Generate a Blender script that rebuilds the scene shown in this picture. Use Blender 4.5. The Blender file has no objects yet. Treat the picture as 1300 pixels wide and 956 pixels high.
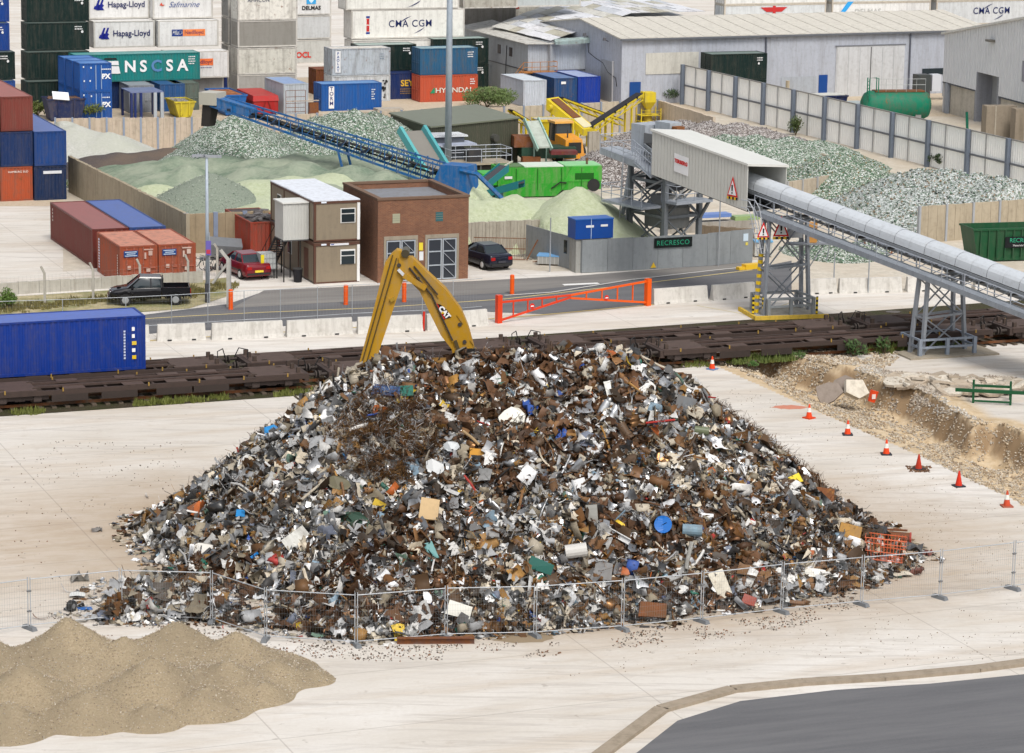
import bpy, math, random
import numpy as np
from mathutils import Vector, Matrix
random.seed(7); rng=np.random.default_rng(7)
R=math.radians; PI=math.pi
scn=bpy.context.scene; COL=scn.collection
# ---------------------------------------------------------------- camera model (photo pixels 1300x956 -> world)
F=3650.8; H=33.03; TH=R(11.4234); RO=R(0.9); CX,CY=650.,433.
cR,sR=math.cos(RO),math.sin(RO); cT,sT=math.cos(TH),math.sin(TH)
A=R(22); U=Vector((math.cos(A),math.sin(A),0)); V=Vector((-math.sin(A),math.cos(A),0))
def P(x,y,z=0.):
    a0=(x-CX)/F; b0=(y-CY)/F
    a=cR*a0+sR*b0; b=-sR*a0+cR*b0
    dy=cT-b*sT; dz=-sT-b*cT; t=(z-H)/dz
    return Vector((a*t,dy*t,z))
def proj(q):
    d=q.y*cT-(q.z-H)*sT; up=q.y*sT+(q.z-H)*cT
    a=q.x/d; b=-up/d
    return CX+F*(cR*a-sR*b), CY+F*(sR*a+cR*b)
def Zat(g,y):
    lo,hi=-5.,60.
    for _ in range(40):
        m=(lo+hi)/2
        if proj(Vector((g.x,g.y,m)))[1]>y: lo=m
        else: hi=m
    return lo
def angp(a,b): return math.atan2(b.y-a.y,b.x-a.x)
# ---------------------------------------------------------------- materials
MATS={}
def newmat(n):
    m=bpy.data.materials.new(n); m.use_nodes=True; nt=m.node_tree
    b=nt.nodes['Principled BSDF']; MATS[n]=m
    return m,nt,b
def N(nt,t,**k):
    n=nt.nodes.new(t)
    for a,v in k.items():
        if a in n.inputs.keys() if isinstance(a,str) else False: n.inputs[a].default_value=v
        else: setattr(n,a,v)
    return n
def noise(nt,vec,scale,detail=4,rough=.6,sc=None):
    if sc:
        mp=nt.nodes.new('ShaderNodeMapping'); mp.inputs['Scale'].default_value=sc; nt.links.new(vec,mp.inputs['Vector']); vec=mp.outputs[0]
    n=nt.nodes.new('ShaderNodeTexNoise'); n.inputs['Scale'].default_value=scale; n.inputs['Detail'].default_value=detail; n.inputs['Roughness'].default_value=rough
    nt.links.new(vec,n.inputs['Vector']); return n.outputs['Fac']
def ramp(nt,fac,stops):
    r=nt.nodes.new('ShaderNodeValToRGB'); e=r.color_ramp.elements
    while len(e)<len(stops): e.new(.5)
    for i,(p,c) in enumerate(stops):
        e[i].position=p; e[i].color=(c,c,c,1) if isinstance(c,(int,float)) else (*c,1)
    nt.links.new(fac,r.inputs[0]); return r.outputs[0]
def mix(nt,fac,a,b,blend='MIX'):
    m=nt.nodes.new('ShaderNodeMix'); m.data_type='RGBA'; m.blend_type=blend
    for s,v in ((m.inputs[0],fac),(m.inputs[6],a),(m.inputs[7],b)):
        if isinstance(v,(int,float)): s.default_value=v
        elif isinstance(v,tuple): s.default_value=(*v,1)
        else: nt.links.new(v,s)
    return m.outputs[2]
def bump(nt,b,h,strength=.3,dist=.05):
    n=nt.nodes.new('ShaderNodeBump'); n.inputs['Strength'].default_value=strength; n.inputs['Distance'].default_value=dist
    nt.links.new(h,n.inputs['Height']); nt.links.new(n.outputs[0],b.inputs['Normal'])
def objvec(nt):
    tc=nt.nodes.new('ShaderNodeTexCoord'); oi=nt.nodes.new('ShaderNodeObjectInfo')
    mu=nt.nodes.new('ShaderNodeMath'); mu.operation='MULTIPLY'; mu.inputs[1].default_value=97.; nt.links.new(oi.outputs['Random'],mu.inputs[0])
    ad=nt.nodes.new('ShaderNodeVectorMath'); ad.operation='ADD'; nt.links.new(tc.outputs['Object'],ad.inputs[0]); nt.links.new(mu.outputs[0],ad.inputs[1])
    return ad.outputs[0],oi
def painted(n,dirt=.35,rust=0.,rough=.45,metal=0.,dirtc=(.12,.10,.08),streak=True,bmp=0,var=.12,scale=1.):
    m,nt,b=newmat(n); v,oi=objvec(nt); L=nt.links
    c=oi.outputs['Color']
    f=noise(nt,v,.7*scale,5); c=mix(nt,ramp(nt,f,[(.3,0),(.7,var)]),c,mix(nt,1.,c,(1.5,1.5,1.5),'MULTIPLY'))
    if streak:
        s=noise(nt,v,1.2*scale,4,.7,(2.2,2.2,.22)); c=mix(nt,ramp(nt,s,[(.45,0),(.8,dirt)]),c,dirtc)
    f2=noise(nt,v,3.*scale,6,.7); c=mix(nt,ramp(nt,f2,[(.5,0),(.85,dirt)]),c,dirtc)
    if rust>0:
        f3=noise(nt,v,1.6*scale,8,.75); g=noise(nt,v,9*scale,3)
        rc=mix(nt,g,(.10,.035,.015),(.26,.10,.035))
        c=mix(nt,ramp(nt,f3,[(.62-rust*.22,0),(.70-rust*.16,1)]),c,rc)
    L.new(c,b.inputs['Base Color']); b.inputs['Roughness'].default_value=rough; b.inputs['Metallic'].default_value=metal; b.inputs['Specular IOR Level'].default_value=.5 if rough<.3 else .22
    if bmp: bump(nt,b,f2,bmp,.02)
    return m
painted('paint'); painted('worn',.7,.10,.6,scale=.8); painted('rusty',.6,1.,.75,bmp=.3); painted('oldsteel',.5,.0,.75,dirtc=(.035,.028,.024),bmp=.3,var=.25); painted('dusty',.5,0,.6,dirtc=(.26,.22,.16),var=.08); painted('clean',.1,0,.35,streak=False)
painted('gloss',.08,0,.15,streak=False,var=.03); painted('galv',.35,0,.5,.25,(.10,.11,.12)); painted('conc',.45,0,.9,dirtc=(.12,.095,.06),var=.2,bmp=.4)
painted('matte',.3,0,.85,streak=False); painted('rubber',.2,0,.8,streak=False); painted('wood',.3,0,.8,dirtc=(.1,.06,.03))
m,nt,b=newmat('glass'); b.inputs['Base Color'].default_value=(.02,.03,.035,1); b.inputs['Roughness'].default_value=.08; b.inputs['Specular IOR Level'].default_value=.8
m,nt,b=newmat('leaf'); v,oi=objvec(nt); geo=nt.nodes.new('ShaderNodeNewGeometry')
f=noise(nt,geo.outputs['Position'],1.3,3); c=mix(nt,f,mix(nt,1.,oi.outputs['Color'],(.55,.6,.5),'MULTIPLY'),mix(nt,1.,oi.outputs['Color'],(1.5,1.4,1.1),'MULTIPLY'))
nt.links.new(c,b.inputs['Base Color']); b.inputs['Roughness'].default_value=.7
# brick
m,nt,b=newmat('brick'); tc=nt.nodes.new('ShaderNodeTexCoord'); br=nt.nodes.new('ShaderNodeTexBrick')
sp=nt.nodes.new('ShaderNodeSeparateXYZ'); nt.links.new(tc.outputs['Object'],sp.inputs[0])
ad=nt.nodes.new('ShaderNodeMath'); ad.operation='ADD'; nt.links.new(sp.outputs[0],ad.inputs[0]); nt.links.new(sp.outputs[1],ad.inputs[1])
cb=nt.nodes.new('ShaderNodeCombineXYZ'); nt.links.new(ad.outputs[0],cb.inputs[0]); nt.links.new(sp.outputs[2],cb.inputs[1]); nt.links.new(cb.outputs[0],br.inputs['Vector'])
br.inputs['Color1'].default_value=(.26,.105,.05,1); br.inputs['Color2'].default_value=(.17,.065,.034,1); br.inputs['Mortar'].default_value=(.22,.16,.11,1)
br.inputs['Scale'].default_value=1; br.inputs['Brick Width'].default_value=.225; br.inputs['Row Height'].default_value=.075; br.inputs['Mortar Size'].default_value=.008
f=noise(nt,tc.outputs['Object'],.8,5); c=mix(nt,ramp(nt,f,[(.35,0),(.7,.55)]),br.outputs['Color'],(.13,.06,.038))
nt.links.new(c,b.inputs['Base Color']); b.inputs['Roughness'].default_value=.9
# vertex colour materials
def vcol(n,rough,metal,grime=.5,sc=4.):
    m,nt,b=newmat(n); at=nt.nodes.new('ShaderNodeAttribute'); at.attribute_name='Col'; geo=nt.nodes.new('ShaderNodeNewGeometry')
    f=noise(nt,geo.outputs['Position'],sc,6,.75)
    c=mix(nt,ramp(nt,f,[(.45,0),(.75,grime)]),at.outputs['Color'],(.055,.035,.022))
    nt.links.new(c,b.inputs['Base Color']); b.inputs['Roughness'].default_value=rough; b.inputs['Metallic'].default_value=metal; b.inputs['Specular IOR Level'].default_value=.25
    return m
vcol('scrap',.5,.0); vcol('scrap_metal',.32,.75,.35)
def granular(n,c1,c2,c3,scale=9.,big=.35,bstr=.6,speck=None,rough=.9):
    m,nt,b=newmat(n); geo=nt.nodes.new('ShaderNodeNewGeometry'); p=geo.outputs['Position']
    f=noise(nt,p,scale,6,.8); g=noise(nt,p,big,4,.6)
    c=mix(nt,ramp(nt,f,[(.35,0),(.65,1)]),c1,c2); c=mix(nt,ramp(nt,g,[(.4,0),(.65,.8)]),c,c3)
    if speck:
        vo=nt.nodes.new('ShaderNodeTexVoronoi'); vo.inputs['Scale'].default_value=speck[0]; nt.links.new(p,vo.inputs['Vector'])
        sp=nt.nodes.new('ShaderNodeSeparateColor'); nt.links.new(vo.outputs['Color'],sp.inputs[0])
        st=[(0,speck[1][0])]+[(speck[1][i][0],speck[1][i][1]) for i in range(1,len(speck[1]))]
        r=nt.nodes.new('ShaderNodeValToRGB'); r.color_ramp.interpolation='CONSTANT'; e=r.color_ramp.elements
        while len(e)<len(st): e.new(.5)
        for i,(q,cc) in enumerate(st): e[i].position=q; e[i].color=(*cc,1)
        nt.links.new(sp.outputs[0],r.inputs[0]); c=mix(nt,speck[2],c,r.outputs[0])
    nt.links.new(c,b.inputs['Base Color']); b.inputs['Roughness'].default_value=rough; b.inputs['Specular IOR Level'].default_value=.15; bump(nt,b,f,bstr,.15)
    return m
# ---------------------------------------------------------------- mesh builder
class MB:
    def __init__(s): s.v=[]; s.f=[]; s.M=None
    def at(s,M): s.M=M; return s
    def add(s,vs,fs):
        o=len(s.v)
        if s.M is not None: vs=[s.M@Vector(q) for q in vs]
        s.v+= [tuple(q) for q in vs]; s.f+=[tuple(o+i for i in q) for q in fs]; return s
    def bx(s,x0,x1,y0,y1,z0,z1):
        return s.add([(x0,y0,z0),(x1,y0,z0),(x1,y1,z0),(x0,y1,z0),(x0,y0,z1),(x1,y0,z1),(x1,y1,z1),(x0,y1,z1)],
            [(0,3,2,1),(4,5,6,7),(0,1,5,4),(1,2,6,5),(2,3,7,6),(3,0,4,7)])
    def hexa(s,p): # 8 points
        return s.add(p,[(0,3,2,1),(4,5,6,7),(0,1,5,4),(1,2,6,5),(2,3,7,6),(3,0,4,7)])
    def bar(s,p,q,w,h=None,up=(0,0,1)):
        p=Vector(p);q=Vector(q);h=h or w;d=(q-p)
        if d.length<1e-6: return s
        d.normalize();u=Vector(up)
        if abs(d.dot(u))>.98: u=Vector((1,0,0))
        a=d.cross(u).normalized()*w/2; b=a.cross(d).normalized()*h/2
        return s.hexa([p-a-b,p+a-b,q+a-b,q-a-b,p-a+b,p+a+b,q+a+b,q-a+b])
    def tube(s,pts,r,n=8,cap=True):
        pts=[Vector(p) for p in pts]; o=[]; vs=[];fs=[]
        for i,p in enumerate(pts):
            d=(pts[min(i+1,len(pts)-1)]-pts[max(i-1,0)]).normalized()
            u=Vector((0,0,1)) if abs(d.z)<.95 else Vector((1,0,0))
            a=d.cross(u).normalized(); b=a.cross(d).normalized()
            rr=r[i] if isinstance(r,(list,tuple)) else r
            for k in range(n):
                t=2*PI*k/n; vs.append(p+a*rr*math.cos(t)+b*rr*math.sin(t))
        for i in range(len(pts)-1):
            for k in range(n):
                fs.append((i*n+k,i*n+(k+1)%n,(i+1)*n+(k+1)%n,(i+1)*n+k))
        if cap: fs.append(tuple(range(n))[::-1]); fs.append(tuple(range((len(pts)-1)*n,len(pts)*n)))
        return s.add(vs,fs)
    def prism(s,poly,z0,z1):
        n=len(poly); vs=[(x,y,z0) for x,y in poly]+[(x,y,z1) for x,y in poly]
        fs=[tuple(range(n))[::-1],tuple(range(n,2*n))]+[(i,(i+1)%n,n+(i+1)%n,n+i) for i in range(n)]
        return s.add(vs,fs)
    def slab(s,poly,vec): # planar 3d polygon extruded
        n=len(poly); vec=Vector(vec); vs=[Vector(p) for p in poly]; vs+=[p+vec for p in vs]
        fs=[tuple(range(n))[::-1],tuple(range(n,2*n))]+[(i,(i+1)%n,n+(i+1)%n,n+i) for i in range(n)]
        return s.add(vs,fs)
    def corr(s,p,q,z0,z1,pitch=.28,dep=.036,nrm=None,th=.0):
        # trapezoid corrugated wall from p to q (xy), outer side to the right-hand normal
        p=Vector((p[0],p[1],0));q=Vector((q[0],q[1],0));d=q-p;L=d.length;d.normalize();n=Vector((d.y,-d.x,0))
        k=max(1,round(L/pitch));pt=L/k;prof=[]
        for i in range(k):
            x=i*pt; prof+=[(x,0),(x+pt*.28,0),(x+pt*.5,-dep),(x+pt*.78,-dep)]
        prof.append((L,0)); vs=[];fs=[]
        for x,o in prof:
            b=p+d*x+n*o; vs+=[(b.x,b.y,z0),(b.x,b.y,z1)]
        for i in range(len(prof)-1): fs.append((2*i,2*i+2,2*i+3,2*i+1))
        return s.add(vs,fs)
    def build(s,name,mat,parent=None,color=None,smooth=False,loc=None,rz=0):
        me=bpy.data.meshes.new(name); me.from_pydata(s.v,[],s.f); me.materials.append(MATS[mat])
        if smooth: me.polygons.foreach_set('use_smooth',[True]*len(me.polygons))
        o=bpy.data.objects.new(name,me); COL.objects.link(o)
        if parent: o.parent=parent
        if color: o.color=(*color,1)
        if loc is not None: o.location=loc; o.rotation_euler.z=rz
        return o
def thing(name,label,cat,loc=(0,0,0),rz=0,group=None):
    o=bpy.data.objects.new(name,None); COL.objects.link(o); o.empty_display_size=.3; o.location=loc; o.rotation_euler=(0,0,rz)
    o['label']=label; o['category']=cat
    if group: o['group']=group
    return o
def tag(o,label,cat,group=None,kind=None):
    o['label']=label; o['category']=cat
    if group: o['group']=group
    if kind: o['kind']=kind
    return o
def struct(o,label=None):
    o['kind']='structure'
    if label: o['label']=label
    return o
def copy_tree(o,loc=None,rz=None,label=None,color=None,parent=None):
    c=o.copy(); COL.objects.link(c)
    if parent: c.parent=parent
    if loc is not None: c.location=loc
    if rz is not None: c.rotation_euler=(0,0,rz)
    if label: c['label']=label
    for ch in list(o.children):
        d=ch.copy(); COL.objects.link(d); d.parent=c
        for g in list(ch.children):
            e=g.copy(); COL.objects.link(e); e.parent=d
    return c
TXT={}
def textmesh(s,size,bold=0.,shear=0.,sx=1.,space=1.):
    k=(s,size,bold,shear,sx,space)
    if k in TXT: return TXT[k]
    cu=bpy.data.curves.new('lettering','FONT'); cu.body=s; cu.size=size; cu.offset=bold; cu.shear=shear; cu.align_x='CENTER'; cu.align_y='CENTER'; cu.space_character=space; cu.resolution_u=3
    ob=bpy.data.objects.new('tmp',cu); COL.objects.link(ob); dg=bpy.context.evaluated_depsgraph_get(); dg.update()
    me=bpy.data.meshes.new_from_object(ob.evaluated_get(dg)); bpy.data.objects.remove(ob)
    for v in me.vertices: v.co.x*=sx
    TXT[k]=me; return me
def text(s,parent,loc,rot,size,color,mat='clean',bold=0.,shear=0.,sx=1.,name='lettering',space=1.):
    me=textmesh(s,size,bold,shear,sx,space).copy(); me.materials.clear(); me.materials.append(MATS[mat])
    o=bpy.data.objects.new(name,me); COL.objects.link(o); o.parent=parent; o.location=loc; o.rotation_euler=rot; o.color=(*color,1); return o
FRONT=(PI/2,0,0)      # text facing local -y
# ---------------------------------------------------------------- camera, world, sun
cam=bpy.data.cameras.new('camera'); co=bpy.data.objects.new('camera',cam); COL.objects.link(co); scn.camera=co
cam.sensor_width=36; cam.lens=F*36/1300; cam.shift_y=-45/1300; cam.clip_start=1; cam.clip_end=6000
fw=Vector((0,cT,-sT)); up0=Vector((0,sT,cT)); r0=Vector((1,0,0)); rt=r0*cR+up0*sR; up=-r0*sR+up0*cR
co.matrix_world=Matrix(((rt.x,up.x,-fw.x,0),(rt.y,up.y,-fw.y,0),(rt.z,up.z,-fw.z,H),(0,0,0,1)))
w=bpy.data.worlds.new('World'); scn.world=w; w.use_nodes=True; nt=w.node_tree; bg=nt.nodes['Background']
sky=nt.nodes.new('ShaderNodeTexSky'); sky.sky_type='NISHITA'; sky.sun_disc=False
SUN_EL,SUN_AZ=R(55),R(158)   # azimuth of the sun, clockwise from +Y
sky.sun_elevation=SUN_EL; sky.sun_rotation=SUN_AZ; sky.air_density=1.; sky.dust_density=4.; sky.ozone_density=1.
hs=nt.nodes.new('ShaderNodeHueSaturation'); hs.inputs['Saturation'].default_value=.35
nt.links.new(sky.outputs[0],hs.inputs['Color']); nt.links.new(hs.outputs[0],bg.inputs['Color']); bg.inputs['Strength'].default_value=.15
sl=bpy.data.lights.new('sun','SUN'); sl.energy=1.5; sl.angle=R(18); sl.color=(1,.96,.9); so=bpy.data.objects.new('sun',sl); COL.objects.link(so)
sd=Vector((math.sin(SUN_AZ)*math.cos(SUN_EL),math.cos(SUN_AZ)*math.cos(SUN_EL),math.sin(SUN_EL)))
so.rotation_euler=sd.to_track_quat('Z','Y').to_euler(); so.location=(0,0,80)
scn.view_settings.view_transform='Standard'; scn.view_settings.look='None'; scn.view_settings.gamma=1; scn.view_settings.use_curve_mapping=False
scn.view_settings.exposure=.22
# ---------------------------------------------------------------- ground
def pdist(p,poly,closed=False): # distance point to polyline (numpy arrays x,y)
    x,y=p; best=np.full(x.shape,1e9); n=len(poly)
    for i in range(n if closed else n-1):
        a=poly[i];b=poly[(i+1)%n];dx,dy=b[0]-a[0],b[1]-a[1];L=dx*dx+dy*dy
        t=np.clip(((x-a[0])*dx+(y-a[1])*dy)/L,0,1); best=np.minimum(best,np.hypot(x-a[0]-t*dx,y-a[1]-t*dy))
    return best
def inside(p,poly):
    x,y=p; c=np.zeros(x.shape,bool); n=len(poly); j=n-1
    for i in range(n):
        xi,yi=poly[i];xj,yj=poly[j]
        k=((yi>y)!=(yj>y))&(x<(xj-xi)*(y-yi)/(yj-yi+1e-12)+xi); c^=k; j=i
    return c
rs=np.random.RandomState(3); NT=rs.rand(64,64)
def vnoise(x,y,s):
    x=np.asarray(x)*s;y=np.asarray(y)*s;xi=np.floor(x).astype(int);yi=np.floor(y).astype(int);fx=x-xi;fy=y-yi
    fx=fx*fx*(3-2*fx);fy=fy*fy*(3-2*fy);g=lambda a,b:NT[a%64,b%64]
    return (g(xi,yi)*(1-fx)+g(xi+1,yi)*fx)*(1-fy)+(g(xi,yi+1)*(1-fx)+g(xi+1,yi+1)*fx)*fy
def fbm(x,y,s,o=4): return sum(vnoise(x+i*17.3,y+i*9.1,s*2**i)*.5**i for i in range(o))/sum(.5**i for i in range(o))
slab_edge=[P(*q) for q in ((905,462),(1040,523),(1180,583),(1300,640),(1420,695))]
bank=[P(*q) for q in ((905,460),(975,452),(1032,461),(1062,468),(1090,474),(1125,490),(1165,497),(1205,520),(1235,545),(1262,540),(1300,556),(1420,610))]
tr_poly=[(q.x,q.y) for q in slab_edge]+[(q.x,q.y) for q in bank[::-1]]
se=[(q.x,q.y) for q in slab_edge]; bk=[(q.x,q.y) for q in bank]
def smooth(t): t=np.clip(t,0,1); return t*t*(3-2*t)
def gz(x,y):
    x=np.asarray(x,float);y=np.asarray(y,float)
    ins=inside((x,y),tr_poly); d1=pdist((x,y),se);d2=pdist((x,y),bk); n=fbm(x,y,.5)
    w_=.55+1.3*fbm(x,y,.6,3); dep=smooth(d1/5.)*smooth((d2+.3*n)/w_)*(1.0+.7*n)+(.5*(fbm(x,y,.8,4)-.5)+.25*(fbm(x,y,3.)-.5))*smooth(d1/1.)*smooth(d2/.5)
    rim=np.exp(-(d2/1.3)**2)*.35*fbm(x,y,1.3)*smooth(pdist((x,y),se)/3)
    return np.where(ins,-dep,rim*(~ins)), ins.astype(float)+np.where(ins,0,np.exp(-(d2/1.6)**2)*smooth(pdist((x,y),se)/3))
def lines(a,b,st,far):
    l=list(np.arange(a,b+st,st)); o=list(a-np.array([1,3,8,20,50,120,300,800,2500]))[::-1]; q=list(l[-1]+np.array([1,3,8,20,50,120,300,800,2500])); return np.array(o+l+q)
gx=lines(8,40,.18,0); gy=lines(128,172,.18,0)
X,Y=np.meshgrid(gx,gy); Zg,So=gz(X,Y)
def gridmesh(name,X,Y,Z,mat,attr=None,keep=None,smoothf=True):
    ny,nx=X.shape; me=bpy.data.meshes.new(name); vs=np.stack([X,Y,Z],-1).reshape(-1,3)
    i=np.arange(ny*nx).reshape(ny,nx); f=np.stack([i[:-1,:-1],i[:-1,1:],i[1:,1:],i[1:,:-1]],-1).reshape(-1,4)
    if keep is not None:
        k=keep; kk=(k[:-1,:-1]|k[:-1,1:]|k[1:,1:]|k[1:,:-1]).reshape(-1); f=f[kk]
    me.from_pydata(vs.tolist(),[],f.tolist())
    if smoothf: me.polygons.foreach_set('use_smooth',[True]*len(me.polygons))
    if attr is not None:
        a=me.attributes.new('soil','FLOAT','POINT'); a.data.foreach_set('value',attr.reshape(-1).astype(np.float32))
    me.materials.append(MATS[mat]); o=bpy.data.objects.new(name,me); COL.objects.link(o); return o
def ground_mat():
    m,nt,b=newmat('ground'); geo=nt.nodes.new('ShaderNodeNewGeometry'); p=geo.outputs['Position']
    mp=nt.nodes.new('ShaderNodeMapping'); mp.inputs['Rotation'].default_value=(0,0,-R(20)); nt.links.new(p,mp.inputs['Vector']); q=mp.outputs[0]
    base=mix(nt,ramp(nt,noise(nt,q,.05,5,.65,(1,2.2,1)),[(.35,0),(.65,1)]),(.56,.52,.46),(.70,.675,.635))
    base=mix(nt,ramp(nt,noise(nt,q,.16,6,.7,(.35,2.4,1)),[(.48,0),(.72,.75)]),base,(.47,.38,.28))
    base=mix(nt,ramp(nt,noise(nt,q,.4,7,.75,(.25,3.,1)),[(.52,0),(.75,.55)]),base,(.44,.41,.385))
    base=mix(nt,ramp(nt,noise(nt,p,.9,7,.75),[(.57,0),(.75,.5)]),base,(.36,.29,.21))
    # tyre tracks
    for sc,rot,k in ((.55,R(-17),.5),(.4,R(-28),.45),(.7,R(62),.25)):
        mp=nt.nodes.new('ShaderNodeMapping'); mp.inputs['Rotation'].default_value=(0,0,rot); mp.inputs['Scale'].default_value=(.06,1,1); nt.links.new(p,mp.inputs['Vector'])
        base=mix(nt,ramp(nt,noise(nt,mp.outputs[0],sc*3,5,.7),[(.56,0),(.62,k),(.7,0)]),base,(.40,.36,.32))
    base=mix(nt,ramp(nt,noise(nt,p,6,4,.7),[(.3,.0),(.8,.22)]),base,(.40,.34,.27))
    dl=P(70,690); vd=nt.nodes.new('ShaderNodeVectorMath'); vd.operation='DISTANCE'; nt.links.new(p,vd.inputs[0]); vd.inputs[1].default_value=(dl.x-4,dl.y,0)
    ds=nt.nodes.new('ShaderNodeMath'); ds.operation='MULTIPLY_ADD'; ds.inputs[1].default_value=9.; nt.links.new(noise(nt,q,.3,5,.7),ds.inputs[0]); nt.links.new(vd.outputs['Value'],ds.inputs[2])
    mr=nt.nodes.new('ShaderNodeMapRange'); mr.inputs[1].default_value=6; mr.inputs[2].default_value=22; mr.inputs[3].default_value=.8; mr.inputs[4].default_value=0; nt.links.new(ds.outputs[0],mr.inputs[0])
    base=mix(nt,mr.outputs[0],base,mix(nt,ramp(nt,noise(nt,q,.5,6,.7,(.4,2,1)),[(.4,0),(.6,1)]),(.42,.33,.24),(.52,.45,.37)))
    hm=nt.nodes.new('ShaderNodeMapping'); hm.vector_type='TEXTURE'; hm.inputs['Location'].default_value=(.5,121,0); hm.inputs['Scale'].default_value=(19.5,14.5,1); nt.links.new(p,hm.inputs['Vector'])
    hl_=nt.nodes.new('ShaderNodeVectorMath'); hl_.operation='LENGTH'; nt.links.new(hm.outputs[0],hl_.inputs[0])
    ha=nt.nodes.new('ShaderNodeMath'); ha.operation='MULTIPLY_ADD'; ha.inputs[1].default_value=.55; nt.links.new(noise(nt,p,.45,6,.75),ha.inputs[0]); nt.links.new(hl_.outputs['Value'],ha.inputs[2])
    hr=nt.nodes.new('ShaderNodeMapRange'); hr.inputs[1].default_value=1.1; hr.inputs[2].default_value=1.5; hr.inputs[3].default_value=.75; hr.inputs[4].default_value=0; nt.links.new(ha.outputs[0],hr.inputs[0])
    base=mix(nt,hr.outputs[0],base,(.36,.27,.18))
    base=mix(nt,ramp(nt,noise(nt,p,1.7,3,.5),[(.68,0),(.74,.35)]),base,(.20,.165,.13))
    # slab joints
    br=nt.nodes.new('ShaderNodeTexBrick'); br.offset=0; br.inputs['Scale'].default_value=1; br.inputs['Brick Width'].default_value=14; br.inputs['Row Height'].default_value=6; br.inputs['Mortar Size'].default_value=.03
    mp=nt.nodes.new('ShaderNodeMapping'); mp.inputs['Rotation'].default_value=(0,0,-R(22)); nt.links.new(p,mp.inputs['Vector']); nt.links.new(mp.outputs[0],br.inputs['Vector'])
    base=mix(nt,mix(nt,.35,(0,0,0),br.outputs['Fac']),base,(.2,.17,.14))
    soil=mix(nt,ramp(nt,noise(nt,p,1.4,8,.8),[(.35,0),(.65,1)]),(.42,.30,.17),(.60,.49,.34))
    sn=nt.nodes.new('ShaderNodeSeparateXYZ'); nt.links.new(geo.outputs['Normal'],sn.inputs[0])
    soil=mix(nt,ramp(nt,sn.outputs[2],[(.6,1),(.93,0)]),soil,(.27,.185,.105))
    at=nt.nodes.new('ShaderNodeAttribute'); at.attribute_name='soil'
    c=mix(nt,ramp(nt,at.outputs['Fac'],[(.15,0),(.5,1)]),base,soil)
    nt.links.new(c,b.inputs['Base Color']); b.inputs['Roughness'].default_value=.85; b.inputs['Specular IOR Level'].default_value=.3
    bump(nt,b,noise(nt,p,5,8,.8),.35,.06)
ground_mat()
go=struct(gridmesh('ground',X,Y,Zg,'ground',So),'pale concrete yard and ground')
def flat(name,mat,pts,z,color=None,label=None):
    o=MB().add([(p.x,p.y,z) for p in pts],[tuple(range(len(pts)))]).build(name,mat,None,color); 
    return struct(o,label)
# ================================================================= scrap heap
Y0=121.; K=.76
def atY(x,y,Yv): # world point on vertical plane Y=Yv under pixel
    lo,hi=-5.,30.
    for _ in range(40):
        m=(lo+hi)/2
        if P(x,y,m).y>Yv: lo=m
        else: hi=m
    return P(x,y,lo)
ridge_px=[(440,478,0),(460,464,0),(482,458,0),(498,446,-.5),(540,450,1),(575,458,2.),(600,443,1),(640,436,0),(700,433,0),(765,430,-.5),(800,442,0),(843,472,0),(868,488,-.5),(892,514,-1),(915,541,-1),(945,550,-2),(962,570,-2.5),(985,590,-2.5),(1010,610,-3),(1055,632,-3.5),(1088,660,-4)]
ridge=[]
for i in range(len(ridge_px)-1):
    a=atY(ridge_px[i][0],ridge_px[i][1]-1,Y0+ridge_px[i][2]); b=atY(ridge_px[i+1][0],ridge_px[i+1][1]-1,Y0+ridge_px[i+1][2])
    for t in (0,.5): ridge.append(a.lerp(b,t))
ridge.append(b)
lobes=[(330,640,2.4),(250,690,1.5),(420,640,3.3),(560,600,5.4),(700,600,5.2),(560,680,3.2),(680,680,3.2),(850,650,3.2),(950,690,2.0),(1050,700,1.4),(180,735,.8),(1110,712,.8),(280,750,1.),(420,735,1.7),(560,730,2.),(330,775,.7),(560,775,.9),(760,760,1.),(900,735,1.2),(1020,725,.9),(190,715,1.9),(230,715,2.3),(160,718,1.2),(200,738,1.7),(262,735,2.2),(150,745,1.1),(190,745,1.4),(230,750,1.7),(270,752,1.8),(310,762,1.6),(350,772,1.5),(150,770,.6),(190,774,.7),(230,778,.8),(268,780,.8),(300,784,.8),(340,792,.8),(120,765,.5),(385,792,1.),(420,785,1.3)]
rg=np.array([(p.x,p.y,p.z) for p in ridge]+[tuple(P(x,y,z)) for x,y,z in lobes])
toe_px=[(60,770),(110,785),(150,790),(210,787),(270,790),(310,792),(345,797),(400,806),(450,812),(500,812),(560,803),(620,806),(690,799),(760,793),(800,787),(850,790),(890,775),(960,770),(1000,762),(1060,752),(1110,742),(1150,724),(1176,705)]
toe=[P(x,y) for x,y in toe_px]
TX=np.array([p.x for p in toe]);TY=np.array([p.y for p in toe])
def hh(x,y):
    x=np.asarray(x,float);y=np.asarray(y,float)
    d=np.sqrt((x[...,None]-rg[:,0])**2+(y[...,None]-rg[:,1])**2)
    c=rg[:,2]-K*d
    m=np.max(c,-1); sm=m+.25*np.log(np.sum(np.exp((c-m[...,None])/.25),-1))-.55
    sm=sm+1.0*(fbm(x,y,.28,3)-.5)+.7*(fbm(x,y,.9,3)-.5)
    # front toe limit
    ft=y-np.interp(x,TX,TY); sm=np.minimum(sm,ft*1.25+.15+.5*(fbm(x,y,.5,2)-.5))
    return sm
hx=np.arange(-19,21,.22);hy=np.arange(100,137,.22);HX,HY=np.meshgrid(hx,hy);HZ=hh(HX,HY)
keep=HZ>-.05; HZb=np.maximum(HZ,-.06)+np.where(HZ>.1,.35*(fbm(HX,HY,2.2,3)-.5),0)
VS=[];FS=[];CS=[];MS=[];nv=0
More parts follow.
